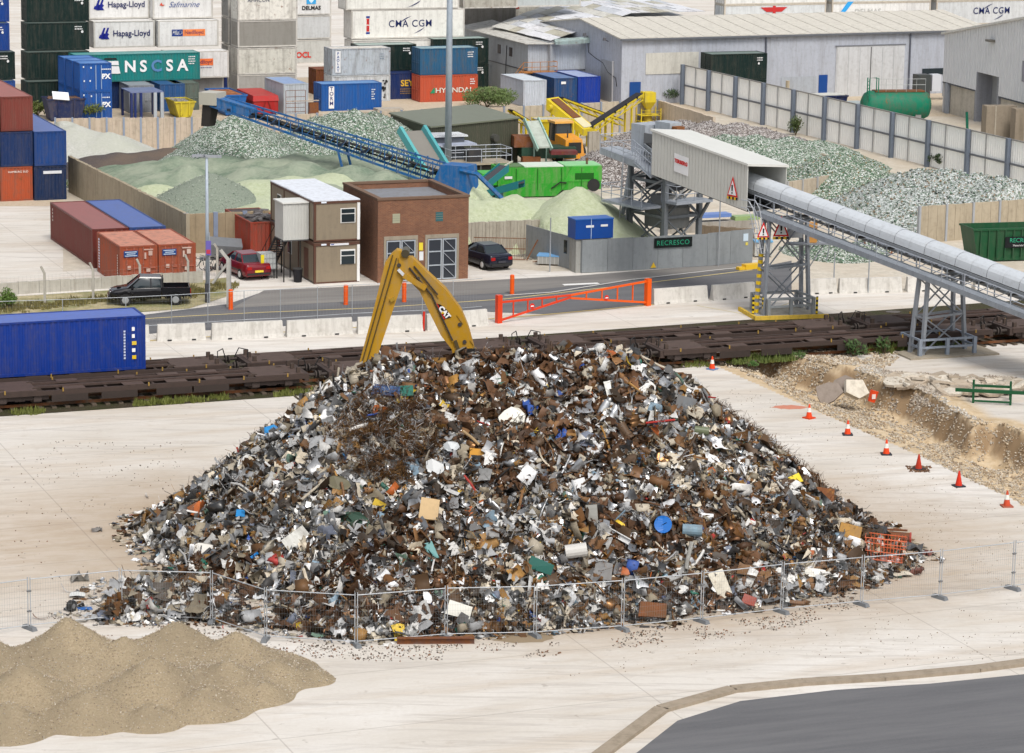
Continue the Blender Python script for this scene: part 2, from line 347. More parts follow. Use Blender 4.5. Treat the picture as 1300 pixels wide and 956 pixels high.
def addmesh(v,f,c,mi):
    global nv
    VS.append(v);FS.append(f+nv);CS.append(c);MS.append(np.full(len(f),mi));nv+=len(v)
i=np.arange(HX.size).reshape(HX.shape); f=np.stack([i[:-1,:-1],i[:-1,1:],i[1:,1:],i[1:,:-1]],-1).reshape(-1,4)
kk=(keep[:-1,:-1]|keep[1:,1:]|keep[:-1,1:]|keep[1:,:-1]).reshape(-1); f=f[kk]
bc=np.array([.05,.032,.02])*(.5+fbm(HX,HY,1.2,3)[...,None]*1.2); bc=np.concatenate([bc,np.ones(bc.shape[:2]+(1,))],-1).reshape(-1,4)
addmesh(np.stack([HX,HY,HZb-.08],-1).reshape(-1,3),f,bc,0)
# piece templates -> (verts, quad faces)
def T_plate(n=3,asp=1.,cr=.25,bend=0.):
    g=np.linspace(-.5,.5,n+1);x,y=np.meshgrid(g,g*asp);z=cr*(rng.random(x.shape)-.5)+bend*np.abs(x)*rng.choice([-1,1])*1.2
    x=x+.12*(rng.random(x.shape)-.5);y=y+.12*asp*(rng.random(x.shape)-.5)
    v=np.stack([x,y,z],-1).reshape(-1,3);i=np.arange(v.shape[0]).reshape(x.shape)
    return v,np.stack([i[:-1,:-1],i[:-1,1:],i[1:,1:],i[1:,:-1]],-1).reshape(-1,4)
def T_strip(n=6,w=.09,curl=1.5,prof=False):
    t=np.linspace(-.5,.5,n+1);a=curl*t+.5*(rng.random(n+1)-.5)*curl*.4
    dx=np.cos(a)/n;dz=np.sin(a)/n; x=np.cumsum(dx)-.5;z=np.cumsum(dz); z-=z.mean(); yv=(rng.random()-.5)*.3*t**2
    rows=[np.stack([x,yv-w/2,z],-1),np.stack([x,yv+w/2,z],-1)]
    if prof: rows.append(np.stack([x,yv+w/2,z+w*.7],-1))
    v=np.stack(rows,1).reshape(-1,3);m=len(rows);fs=[]
    for i in range(n):
        for j in range(m-1): fs.append((i*m+j,i*m+j+1,(i+1)*m+j+1,(i+1)*m+j))
    return v,np.array(fs)
def T_tube(n=4,r=.04,k=5,curl=.6,flat=1.):
    t=np.linspace(-.5,.5,n+1); p=np.stack([t,curl*.5*t**2*rng.choice([-1,1])+.05*(rng.random(n+1)-.5)*curl,curl*.5*(t**2)*(rng.random()-.3)*2+.08*curl*(rng.random(n+1)-.5)],-1)
    an=np.linspace(0,2*PI,k,endpoint=False); v=[]
    for q in p: 
        rr=r*(1 if r<.06 else .75+.5*rng.random())
        for a in an: v.append(q+np.array([0,math.cos(a)*rr,math.sin(a)*rr*flat]))
    fs=[(i*k+j,i*k+(j+1)%k,(i+1)*k+(j+1)%k,(i+1)*k+j) for i in range(n) for j in range(k)]
    return np.array(v),np.array(fs)
def T_box(a=1.,b=.7,c=.5,cr=.2,open_=False):
    v=np.array([(x,y,z) for z in (-c/2,c/2) for y in (-b/2,b/2) for x in (-a/2,a/2)],float)+cr*(rng.random((8,3))-.5)
    fs=[(0,2,3,1),(0,1,5,4),(1,3,7,5),(3,2,6,7),(2,0,4,6)]+([] if open_ else [(4,5,7,6)])
    return v,np.array(fs)
def T_wires(m=5,r=.006):
    vs=[];fs=[];o=0
    for _ in range(m):
        n=7;p=np.cumsum(rng.normal(0,.16,(n,3))+rng.normal(0,.06,3),0);p-=p.mean(0)
        for q in p:
            for a in (0,2.1,4.2): vs.append(q+np.array([math.cos(a)*r,math.sin(a)*r,math.sin(a+1)*r]))
        for i in range(n-1):
            for j in range(3): fs.append((o+i*3+j,o+i*3+(j+1)%3,o+(i+1)*3+(j+1)%3,o+(i+1)*3+j))
        o+=n*3
    return np.array(vs),np.array(fs)
tm={}
tm['plate']=[T_plate(3,rng.uniform(.5,1),rng.uniform(.1,.45),rng.choice([0,0,.8])) for _ in range(26)]
tm['flat']=[T_plate(2,rng.uniform(.4,1),.06,rng.choice([0,.25])) for _ in range(10)]
tm['crump']=[T_plate(4,rng.uniform(.6,1),.75) for _ in range(14)]
tm['strip']=[T_strip(6,rng.uniform(.05,.16),rng.uniform(0,3.5),rng.random()<.4) for _ in range(26)]
tm['tube']=[T_tube(4,rng.uniform(.02,.06),5,rng.uniform(0,1.)) for _ in range(16)]
tm['can']=[T_tube(2,rng.uniform(.14,.3),8,.1,rng.uniform(.5,1)) for _ in range(8)]
tm['box']=[T_box(1,rng.uniform(.4,.9),rng.uniform(.2,.6),rng.uniform(.1,.35),rng.random()<.5) for _ in range(14)]
tm['wire']=[T_wires(5,.008) for _ in range(8)]
pal=[((.075,.042,.02),13),((.14,.065,.022),9),((.30,.16,.045),6.5),((.05,.038,.028),13),((.025,.025,.025),8),((.12,.12,.12),11),((.30,.305,.31),16),((.52,.53,.54),13),((.72,.71,.68),10),((.52,.46,.36),12),((.27,.23,.165),13),
 ((.03,.08,.3),.55),((.02,.25,.6),.15),((.33,.03,.025),.6),((.5,.13,.03),.4),((.65,.45,.04),.35),((.02,.14,.10),.35),((.12,.2,.15),.7),((.22,.32,.40),1.),((.13,.15,.2),1)]
pc=np.array([c for c,_ in pal]);pw=np.array([w_ for _,w_ in pal]);pw=pw/pw.sum()
def scatter(n,kinds,smin,smax,lift=.0,tilt=.9,px=None,metalf=.3,colw=None,zmin=.0,spill=False,power=1.7):
    # positions
    got=0;xs=[];ys=[]
    while got<n:
        x=rng.uniform(-20,21,n);y=rng.uniform(101,136,n)
        h=hh(x,y)
        if spill: ok=(h>-.9)&(h<.25)&(rng.random(n)<.35)
        else: ok=h>zmin
        ok&=(y<Y0+3)|(rng.random(n)<.22)
        if px is not None: ok&=px(x,y)
        xs.append(x[ok]);ys.append(y[ok]);got+=ok.sum()
        if len(xs)>400: break
    x=np.concatenate(xs)[:n];y=np.concatenate(ys)[:n];n=len(x);z=np.maximum(hh(x,y),0)
    e=.4;gxn=-(np.maximum(hh(x+e,y),0)-np.maximum(hh(x-e,y),0))/(2*e);gyn=-(np.maximum(hh(x,y+e),0)-np.maximum(hh(x,y-e),0))/(2*e)
    nn=np.stack([gxn,gyn,np.ones(n)],-1);nn/=np.linalg.norm(nn,axis=1)[:,None]
    nn+=rng.normal(0,tilt*(.25 if spill else .42),(n,3));nn/=np.linalg.norm(nn,axis=1)[:,None]
    t=rng.normal(0,1,(n,3));t-=nn*(t*nn).sum(1)[:,None];t/=np.linalg.norm(t,axis=1)[:,None];bt=np.cross(nn,t)
    s=smin+(smax-smin)*rng.random(n)**power
    ki=rng.integers(0,1000,n)
    ci=rng.choice(len(pc),n,p=(pw if colw is None else colw/colw.sum())); col=pc[ci]*rng.uniform(.65,1.25,(n,1))+rng.uniform(-.01,.02,(n,1)); col=np.clip(col,.008,.8)
    lf=np.clip((x+2)/18,-1,1)+ .8*(fbm(x,y,.12,2)-.5)*2
    br=(rng.random(n)<.16-.12*lf)&(ci<5); col[br]=np.array([.42,.42,.41])*rng.uniform(.6,1.6,(br.sum(),1))
    rr_=(rng.random(n)<.10+.16*lf)&(ci<11)&(ci!=8); col[rr_]=np.array([.15,.078,.033])*rng.uniform(.4,1.7,(rr_.sum(),1))
    # rusty patches
    rp=(fbm(x,y,.25,2)>.58)&(ci!=8)&(rng.random(n)<.4); col[rp]=np.array([.09,.045,.022])*rng.uniform(.5,1.6,(rp.sum(),1))
    isg=np.isin(ci,[5,6,7])&(rng.random(n)<metalf/.5)
    pos=np.stack([x,y,z+lift+s*.08*rng.random(n)],-1)
    tl=[t_ for k in kinds for t_ in tm[k]]
    for j,(tv,tf) in enumerate(tl):
        for met in (0,1):
            sel=np.where((ki%len(tl)==j)&(isg==bool(met)))[0]
            if not len(sel): continue
            v=(tv[None,:,0:1]*t[sel][:,None]+tv[None,:,1:2]*bt[sel][:,None]+tv[None,:,2:3]*nn[sel][:,None])*s[sel][:,None,None]+pos[sel][:,None]
            v[...,2]=np.maximum(v[...,2],.01)
            m_=len(tv);f=(tf[None]+(np.arange(len(sel))*m_)[:,None,None]).reshape(-1,4)
            c=np.repeat(np.concatenate([col[sel],np.ones((len(sel),1))],-1),m_,0)
            addmesh(v.reshape(-1,3),f,c,met)
scatter(34000,['plate','strip','strip','box','crump','tube'],.10,.44,0,1.1)
scatter(24000,['strip','plate','tube','plate','crump'],.12,.5,.05,1.3)
scatter(7500,['crump','box','plate','can','crump'],.28,.85,.08,1.1,power=2.4)
scatter(600,['flat','plate'],.4,.85,.1,.9,power=2.)
scatter(1700,['tube','strip'],.6,1.5,.12,1.,power=2.)
scatter(1500,['wire'],.5,1.2,.12,1.,metalf=.0,colw=np.array([1,1.,.2,.5,.3,.8,.8,.5]+[0]*12))
scatter(2500,['plate','strip','box','can'],.1,.4,0,1.,spill=True)
# rust-brown wire tangles
def blob(px,py,z,r):
    c=P(px,py,z);return lambda x,y:((x-c.x)**2+(y-c.y)**2)<r*r
for (px,py,z,r,n) in ((490,545,5.5,2.1,420),(935,585,2.8,1.6,420),(880,560,3.6,1.3,200),(1010,640,1.6,1.5,150)):
    scatter(n,['wire'],.6,1.1,.25,1.3,px=blob(px,py,z,r),metalf=0,colw=np.array([2,3,1]+[0]*17)/6.)
V_=np.concatenate(VS);F_=np.concatenate(FS);C_=np.concatenate(CS);M_=np.concatenate(MS)
me=bpy.data.meshes.new('scrap_heap'); me.vertices.add(len(V_)); me.vertices.foreach_set('co',V_.astype(np.float32).ravel())
me.loops.add(F_.size); me.loops.foreach_set('vertex_index',F_.astype(np.int32).ravel()); me.polygons.add(len(F_))
me.polygons.foreach_set('loop_start',np.arange(0,F_.size,4,dtype=np.int32)); me.polygons.foreach_set('material_index',M_.astype(np.int32)); me.update(calc_edges=True)
at=me.attributes.new('Col','FLOAT_COLOR','POINT'); at.data.foreach_set('color',C_.astype(np.float32).ravel())
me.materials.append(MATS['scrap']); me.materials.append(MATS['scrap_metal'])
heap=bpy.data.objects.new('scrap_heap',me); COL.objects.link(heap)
tag(heap,'huge heap of mixed rusty scrap metal behind the wire fence','scrap heap',kind='stuff')
print('heap faces',len(F_))
def heap_at(x,y): # world point on the heap surface seen at photo pixel
    for h in np.arange(9.5,-.05,-.04):
        q=P(x,y,float(h))
        if float(hh(q.x,q.y))>=h-.02: return q
    return P(x,y,0)
# ---- single pieces that stand out on the heap
def piece(kind,name,label,cat,x,y,s,color,mat='worn',rot=0.,tilt=(0.,0.),asp=.7,thick=.04,lift=.3):
    q=heap_at(x,y); mb=MB()
    if kind=='sheet': # bent irregular sheet facing the viewer
        n=7;rr=random.Random(x*7+y); po=[]
        for i in range(9):
            a=2*PI*i/9; r=.5*rr.uniform(.82,1.1); po.append((math.cos(a)*r*s,-.04+.05*s*math.cos(2*a),math.sin(a)*r*s*asp))
        mb.slab(po,(0,thick,0))
    elif kind=='panel': mb.hexa([(-s/2,0,-s*asp/2),(s/2,.1*s,-s*asp/2+.05*s),(s/2,.1*s+thick,-s*asp/2+.05*s),(-s/2,thick,-s*asp/2),(-s/2+.03*s,-.03*s,s*asp/2),(s/2,.02*s,s*asp/2-.04*s),(s/2,.02*s+thick,s*asp/2-.04*s),(-s/2+.03*s,thick-.03*s,s*asp/2)])
    elif kind=='box': mb.hexa([(-s/2,0,-s*asp/2),(s/2,0,-s*asp/2),(s/2,.6*s,-s*asp/2),(-s/2,.6*s,-s*asp/2),(-s/2+.06*s,0.05*s,s*asp/2),(s/2,.0,s*asp/2-.05*s),(s/2,.6*s,s*asp/2),(-s/2,.55*s,s*asp/2)])
    elif kind=='pipe': mb.tube([(-s/2,0,0),(0,-.02*s,.03*s),(s/2,0,0)],thick,8)
    elif kind=='disc': mb.tube([(0,-.04,0),(0,-.09,0),(0,.06,0)],[s*.35,s*.5,s*.5],18)
    elif kind=='drum': mb.tube([(-s/2,0,0),(s/2,0,0)],s*asp/2,14)
    elif kind=='channel': mb.bx(-s/2,s/2,0,thick,-s*asp/2,s*asp/2).bx(-s/2,s/2,-s*asp*.5,0,s*asp/2-thick,s*asp/2).bx(-s/2,s/2,-s*asp*.5,0,-s*asp/2,-s*asp/2+thick)
    o=mb.build(name,mat,None,color); o.location=q+Vector((0,-lift,lift*.7)); o.rotation_euler=Matrix.Rotation(tilt[0]-.5,3,'X').to_4x4().to_euler()
    o.rotation_euler=(Matrix.Rotation(tilt[1],3,'Z')@Matrix.Rotation(tilt[0]-.45,3,'X')@Matrix.Rotation(rot,3,'Y')).to_euler()
    return tag(o,label,cat)
W=(.62,.60,.55);GR=(.32,.33,.34);RU=(.2,.08,.03)
for a in [('sheet','crumpled_sheet','big cream white crumpled sheet high in the middle of the scrap heap','sheet metal',651,535,1.15,(.72,.70,.62),'clean',.4,(0,0),.95,.08),
 ('disc','round_lid','bright blue round lid with a red centre on the scrap heap','lid',841,670,.72,(.01,.12,.42),'clean'),
 ('drum','steel_drum','pale blue steel drum lying on the scrap heap beside the blue lid','drum',878,677,.8,(.18,.27,.33),'worn',.05,(0,0),.6),
 ('panel','cardboard_box','tan brown open carton standing in the middle of the scrap heap','box',545,650,.75,(.50,.36,.20),'matte',.1,(0,0),1.15,.2),
 ('panel','metal_panel','yellow square panel at the right edge of the scrap heap','panel',1008,614,.62,(.72,.55,.03),'clean',-.5,(0,0),.8),
 ('box','rusty_casing','orange rusted casing below the yellow panel on the heap','casing',1046,632,.8,(.36,.16,.03),'rusty',.1,(0,0),.8),
 ('box','crushed_casing','golden brown crushed casing on the right slope of the heap','casing',1077,682,.95,(.36,.19,.04),'worn',.2,(0,0),.95),
 ('sheet','green_tarpaulin','dark green folded tarpaulin sheet on the lower left of the heap','tarpaulin',450,667,1.5,(.035,.07,.05),'matte',.2,(0,0),.6),
 ('channel','ribbed_panel','dark ribbed radiator panel leaning low on the left of the heap','panel',280,712,1.1,(.07,.07,.07),'worn',-.6,(0,0),.5),
 ('sheet','white_bag','white crumpled bag on the left side of the heap above the fence','bag',258,702,.95,W,'clean',.1,(0,0),.75,.1),
 ('panel','torn_panel','torn white and blue panel leaning on the left of the heap','panel',378,690,1.1,(.6,.6,.56),'worn',-.7,(0,0),.75),
 ('panel','white_board','white board lying low at the front of the heap behind the fence','board',583,778,.95,(.7,.69,.62),'clean',.25,(0,0),.6),
 ('sheet','white_sack','white sack hanging on the fence line in front of the heap','sack',543,762,.6,(.72,.72,.72),'clean',1.1,(0,0),.6,.1),
 ('box','teal_casing','small teal green casing on the front of the heap','casing',547,703,.75,(.10,.26,.26),'clean',1.1,(0,0),.55),
 ('panel','dark_green_board','dark green board with a red edge at the front of the heap','board',686,722,1.0,(.02,.10,.08),'clean',.35,(0,0),.5),
 ('drum','white_cylinder','grey white water cylinder in the lower middle of the heap','cylinder',731,703,.85,(.5,.49,.46),'clean',-.15,(0,0),.65),
 ('box','grey_box','wrapped grey box low on the front of the heap','box',764,728,.8,(.2,.2,.2),'worn',.1,(0,0),.9),
 ('panel','grey_trough','long grey trough leaning in the lower middle of the heap','trough',752,660,1.0,(.26,.26,.24),'worn',1.45,(0,0),.45),
 ('panel','slate_panel','slate grey square panel near the upper right of the heap','panel',870,516,.85,(.13,.14,.15),'worn',.2,(0,0),.7),
 ('drum','olive_tin','olive green round tin on the right slope of the heap','tin',890,551,.6,(.12,.14,.08),'clean',.1,(0,0),.6),
 ('panel','pale_plank','narrow white plank near the top right of the heap','plank',772,498,.7,(.72,.72,.68),'clean',1.35,(0,0),.4),
 ('sheet','olive_sheet','olive bulging sheet near the centre left of the heap','sheet metal',430,617,1.1,(.14,.13,.08),'worn',.2,(0,0),.55),
 ('pipe','white_tube','long white tube in the upper left of the heap','tube',455,547,.75,(.72,.70,.66),'clean',-.35,(0,0),.7,.09),
 ('pipe','red_pipe','thin red pipe left of the centre of the heap','pipe',598,620,1.0,(.32,.04,.03),'clean',.95,(0,0),.7,.05),
 ('pipe','brown_post','brown square post standing in the right of the centre','post',598,560,.9,(.34,.24,.13),'wood',.7,(0,0),.7,.06),
 ('box','blue_crate','dark blue and green crates near the top left of the heap','crate',490,499,1.2,(.02,.06,.16),'clean',.05,(0,0),.4),
 ('box','green_crate','green bin lying near the top left of the heap','bin',513,500,.8,(.01,.12,.09),'clean',-.1,(0,0),.6),
 ('box','brown_bin','dark brown rusted bin by the fence at the front right of the heap','bin',828,777,1.1,(.13,.06,.025),'rusty',.05,(0,0),.55),
 ('panel','cream_door','cream fridge door low on the front right of the heap','door',914,745,1.15,(.62,.58,.48),'worn',1.15,(0,0),.55),
 ('box','red_casing','brick red casing low on the right front of the heap','casing',950,765,.55,(.28,.06,.04),'clean',.3,(0,0),.7),
 ('sheet','white_tray','white tray low on the right front of the heap','tray',1034,731,.95,(.7,.68,.62),'clean',.1,(0,0),.45),
 ('panel','orange_box','small orange box in the middle of the heap','box',605,583,.6,(.5,.24,.03),'worn',.0,(0,0),1.1,.3),
 ('sheet','silver_funnel','silver crumpled funnel in the centre of the heap','funnel',552,597,.8,(.55,.56,.56),'clean',.3,(0,0),.8,.1),
 ('sheet','silver_bowl','silver white crumpled bowl near the centre of the heap','bowl',573,571,.7,(.42,.44,.45),'galv',.0,(0,0),.7,.1),
 ('channel','bent_channel','bent silver channel at the upper centre of the heap','channel',785,685,1.0,(.45,.45,.45),'galv',.5,(0,0),.25),
 ('pipe','grey_post','long grey pipe leaning at the right front of the heap','pipe',873,718,1.7,(.3,.3,.28),'worn',-1.4,(0,0),.7,.09),
 ('box','rust_box','rust brown box with a dark top in the middle left','box',252,654,.9,(.22,.09,.05),'rusty',.9,(0,0),.55),
 ('panel','blue_strip','bright blue strip on the left of the heap','strip',321,711,.6,(.01,.16,.45),'clean',-.7,(0,0),.25),
 ('box','blue_case','small bright blue case high on the left slope of the heap','case',306,655,.38,(.01,.2,.5),'clean',0,(0,0),.8)]:
    piece(*a)
# ================================================================= site fence in front
posts=[(-75,812),(37.6,796),(153.5,784),(269,787),(337,810),(452,817),(566,807.5),(679,805),(790,797),(890.5,787),(992,775),(1093.6,765.6),(1193,757),(1285.5,745.5),(1390,735)]
PW=[P(x,y+3) for x,y in posts]; fh=2.0
def fence_panel(a,b,label):
    d=(b-a);L=d.length-.1;rz=angp(a,b)
    t=thing('mesh_fence',label,'fence',a+d.normalized()*.05,rz,'mesh site fence panels in front of the scrap heap')
    MB().tube([(0,0,.12),(0,0,fh+.1)],.021,6).tube([(L,0,.12),(L,0,fh+.1)],.021,6).tube([(0,0,.18),(L,0,.18)],.019,6).tube([(0,0,fh),(L,0,fh)],.021,6).build('outer_frame','galv',t,(.42,.44,.46))
    mb=MB()
    for i in range(1,int(L/.1)): mb.bar((i*.1,0,.18),(i*.1,0,fh),.0032)
    for k in range(1,8): mb.bar((0,.004,.18+k*.23),(L,.004,.18+k*.23),.0036)
    mb.build('mesh','galv',t,(.25,.27,.28)); return t
mark=['far left of the photograph, beside bare ground','left end of the heap, behind the gravel','where loose scrap spills left of the heap','left corner, angled in front of black scrap','just right of the angled corner panel','behind the brown steel beam','in front of the middle of the heap','right of the middle of the heap, by a stain','in front of the rusty bin','in front of the cream door on the heap','near the right toe of the heap','beside the orange wire cage','standing clear on empty concrete','second panel on empty concrete, at the right edge']
for i in range(len(PW)-1): fence_panel(PW[i],PW[i+1],'galvanised mesh fence panel '+['at the far left edge over bare concrete','at the left behind the gravel mounds','by the loose scrap and the tyre','set at an angle at the left corner of the heap','between the corner and the brown steel beam','directly behind the brown steel beam','just right of the brown steel beam','in front of the white sheets at the middle','by the rusty brown bin','in front of the cream door','near the right end of the heap','crossing in front of the orange wire cage','on clear concrete right of the heap','at the right edge of the photo'][i])
for i,p in enumerate(PW):
    a=PW[max(i-1,0)];b=PW[min(i+1,len(PW)-1)];rz=angp(a,b)+PI/2+.3
    t=thing('fence_foot','grey rubber block holding up the mesh site fence','fence foot',p,rz,'rubber feet under the site fence')
    MB().hexa([(-.38,-.12,0),(.38,-.12,0),(.38,.12,0),(-.38,.12,0),(-.32,-.09,.14),(.32,-.09,.14),(.32,.09,.14),(-.32,.09,.14)]).build('block','rubber',t,(.16,.17,.18))
    MB().bx(-.05,.05,-.08,.08,1.5,1.56).build('clamp','galv',t,(.2,.2,.2)); MB().bx(-.05,.05,-.08,.08,.7,.76).build('clamp','galv',t,(.2,.2,.2))
# ================================================================= gravel
granular('gravel',(.42,.325,.205),(.62,.51,.35),(.40,.325,.22),scale=12,big=.4,bstr=1.)
def cones(name,mat,label,cat,cs,k=.62,res=.3,nz=.25,floor=0.,clipf=None,flatten=.0,ns=.6,group=None,add=None):
    pk=[(P(x,y,h),h,kk) for (x,y,h,*r) in cs for kk in [r[0] if r else k]]
    x0=min(p.x-h/kk for p,h,kk in pk)-1;x1=max(p.x+h/kk for p,h,kk in pk)+1;y0=min(p.y-h/kk for p,h,kk in pk)-1;y1=max(p.y+h/kk for p,h,kk in pk)+1
    X,Y=np.meshgrid(np.arange(x0,x1,res),np.arange(y0,y1,res)); Z=np.full(X.shape,-9.)
    for p,h,kk in pk:
        d=np.hypot(X-p.x,Y-p.y)+nz*1.5*(fbm(X,Y,ns*.5,2)-.5); c=h-kk*(np.sqrt(d*d+flatten**2)-flatten*.5)+ (0)
        Z=np.where(Z>c,Z+.12*np.exp(-np.abs(Z-c)*3),c+.12*np.exp(-np.abs(Z-c)*3))
    Z=Z+nz*(fbm(X,Y,ns,4)-.5)*np.clip(Z+.3,0,1)
    if clipf is not None: Z=np.where(clipf(X,Y),Z,-.3)
    Z=np.maximum(Z,-.12); o=gridmesh(name,X,Y,Z+floor,mat,keep=Z>-.1)
    tag(o,label,cat,group,kind='stuff'); return o,X,Y,Z
gv,gX,gY,gZ=cones('gravel_heap','gravel','sandy brown gravel heaps spread in front of the fence','gravel heap',[(84,784,1.9),(-20,806,1.5),(225,789,1.45),(158,806,1.35),(300,800,1.25),(28,842,1.5),(195,830,1.65),(288,838,1.15),(350,838,.75),(398,850,.4),(112,872,1.2),(262,868,1.),(10,890,1.1),(190,890,.8),(-90,845,1.6),(335,868,.55),(100,835,.85,.3),(200,815,.7,.28),(250,850,.7,.25),(0,835,.8,.3),(320,835,.5,.22)],k=.75,res=.14,nz=.16,flatten=.12,ns=1.4)
def follow(o,base=1.):
    me=o.data; c=np.zeros(len(me.vertices)*3,np.float32); me.vertices.foreach_get('co',c); c=c.reshape(-1,6,3); m_=c.mean(1); z_,_=gz(m_[:,0].astype(float),m_[:,1].astype(float)); c[...,2]+=(z_-base)[:,None]; me.vertices.foreach_set('co',c.reshape(-1))
def stones(hostname,X,Y,Z,n,s0,s1,cols,matn='scrap',parent=None,name='stones'):
    ok=np.argwhere(Z>.02); idx=ok[rng.integers(0,len(ok),n)]; step=X[0,1]-X[0,0]
    vs=[];fs=[];cc=[]
    x=X[idx[:,0],idx[:,1]]+rng.uniform(-step/2,step/2,n);y=Y[idx[:,0],idx[:,1]]+rng.uniform(-step/2,step/2,n);z=Z[idx[:,0],idx[:,1]]
    base=np.array([(1,0,0),(-1,0,0),(0,1,0),(0,-1,0),(0,0,1),(0,0,-1)],float);tf=np.array([(0,2,4),(2,1,4),(1,3,4),(3,0,4),(2,0,5),(1,2,5),(3,1,5),(0,3,5)])
    s=rng.uniform(s0,s1,(n,1,1)); v=base[None]*s*rng.uniform(.4,1.2,(n,6,3))
    a=rng.uniform(0,PI,n);ca,sa=np.cos(a),np.sin(a); vx=v[...,0]*ca[:,None]-v[...,2]*sa[:,None];vz=v[...,0]*sa[:,None]+v[...,2]*ca[:,None];v[...,0]=vx;v[...,2]=vz
    v=v+np.stack([x,y,z+s[:,0,0]*.3],-1)[:,None]
    f=(tf[None]+(np.arange(n)*6)[:,None,None]).reshape(-1,3); col=np.array(cols)[rng.integers(0,len(cols),n)]*rng.uniform(.7,1.2,(n,1))
    me=bpy.data.meshes.new(name);me.from_pydata(v.reshape(-1,3).tolist(),[],f.tolist());me.materials.append(MATS[matn])
    at=me.attributes.new('Col','FLOAT_COLOR','POINT');at.data.foreach_set('color',np.repeat(np.concatenate([col,np.ones((n,1))],-1),6,0).astype(np.float32).ravel())
    o=bpy.data.objects.new(name,me);COL.objects.link(o);o['kind']='stuff'
    if parent: o.parent=parent
    return o
stones('g',gX,gY,gZ,17000,.01,.036,[(.42,.34,.24),(.55,.47,.36),(.32,.25,.18),(.6,.55,.46)],parent=gv)
# ================================================================= shipping containers
def container_mesh(L,Hh,kind):
    # local: x along length, y depth 2.44, z up; -y long side; doors at x=0 end or x=L end
    W2=2.44;d={}
    fr=MB(); c=.16
    for x in (0,L-c):
        for y in (0,W2-c): fr.bx(x,x+c,y,y+c,0,Hh)
    for y in (0,W2-.1):
        fr.bx(c,L-c,y,y+.1,Hh-.1,Hh-.003); fr.bx(c,L-c,y,y+.1,.0,.14)
    for x in (0,L-.12):
        fr.bx(x,x+.12,c,W2-c,Hh-.11,Hh-.003); fr.bx(x,x+.12,c,W2-c,.0,.14)
    if L>5: # fork pockets read as darker gaps: cross members below
        for k in range(1,int(L/1.2)): fr.bx(k*1.2-.03,k*1.2+.03,.1,W2-.1,.02,.1)
    d['frame']=fr
    if kind=='reefer': w_=MB().corr((c,.03),(L-c,.03),.14,Hh-.1,1.2,.012).corr((L-c,W2-.03),(c,W2-.03),.14,Hh-.1,1.2,.012)
    else: w_=MB().corr((c,.02),(L-c,.02),.14,Hh-.1,.28,.045).corr((L-c,W2-.02),(c,W2-.02),.14,Hh-.1,.28,.045)
    d['side_wall']=w_
    d['roof']=MB().bx(.1,L-.1,.1,W2-.1,Hh-.06,Hh-.03)
    return d
CM={}
def cmesh(L,Hh,kind,part):
    k=(L,Hh,kind,part)
    if k not in CM:
        if part in('frame','side_wall','roof'): mb=container_mesh(L,Hh,kind)[part]
        elif part=='end_wall': mb=MB().corr((.16,.02),(2.28,.02),.14,Hh-.1,.28,.04) if kind!='reefer' else MB().bx(.16,2.28,.02,.05,.14,Hh-.1).bx(.5,1.94,.0,.03,.3,1.2).bx(.7,1.1,-.02,.0,1.5,1.9)
        elif part=='door':
            mb=MB().bx(0,1.05,.03,.07,.14,Hh-.11)
            for z in ((.3,.85),(1.0,1.6),(1.75,Hh-.25)): mb.bx(.08,.97,.018,.03,*z)
            mb.M=None
        elif part=='locking_bar': 
            mb=MB().tube([(0,0,.1),(0,0,Hh-.1)],.022,6)
            for z in (.2,Hh-.2,Hh*.55): mb.bx(-.05,.05,-.0,.04,z-.04,z+.04)
            mb.bx(-.03,.3,-.05,-.02,1.15,1.2)
        me=bpy.data.meshes.new(part); me.from_pydata(mb.v,[],mb.f); me.materials.append(MATS['paint']); CM[k]=me
    return CM[k]
def mobj(name,me,parent,mat,color,loc=(0,0,0),rz=0):
    o=bpy.data.objects.new(name,me); COL.objects.link(o); o.parent=parent; o.location=loc; o.rotation_euler=(0,0,rz); o.color=(*color,1)
    o.material_slots[0].link='OBJECT'; o.material_slots[0].material=MATS[mat]; return o
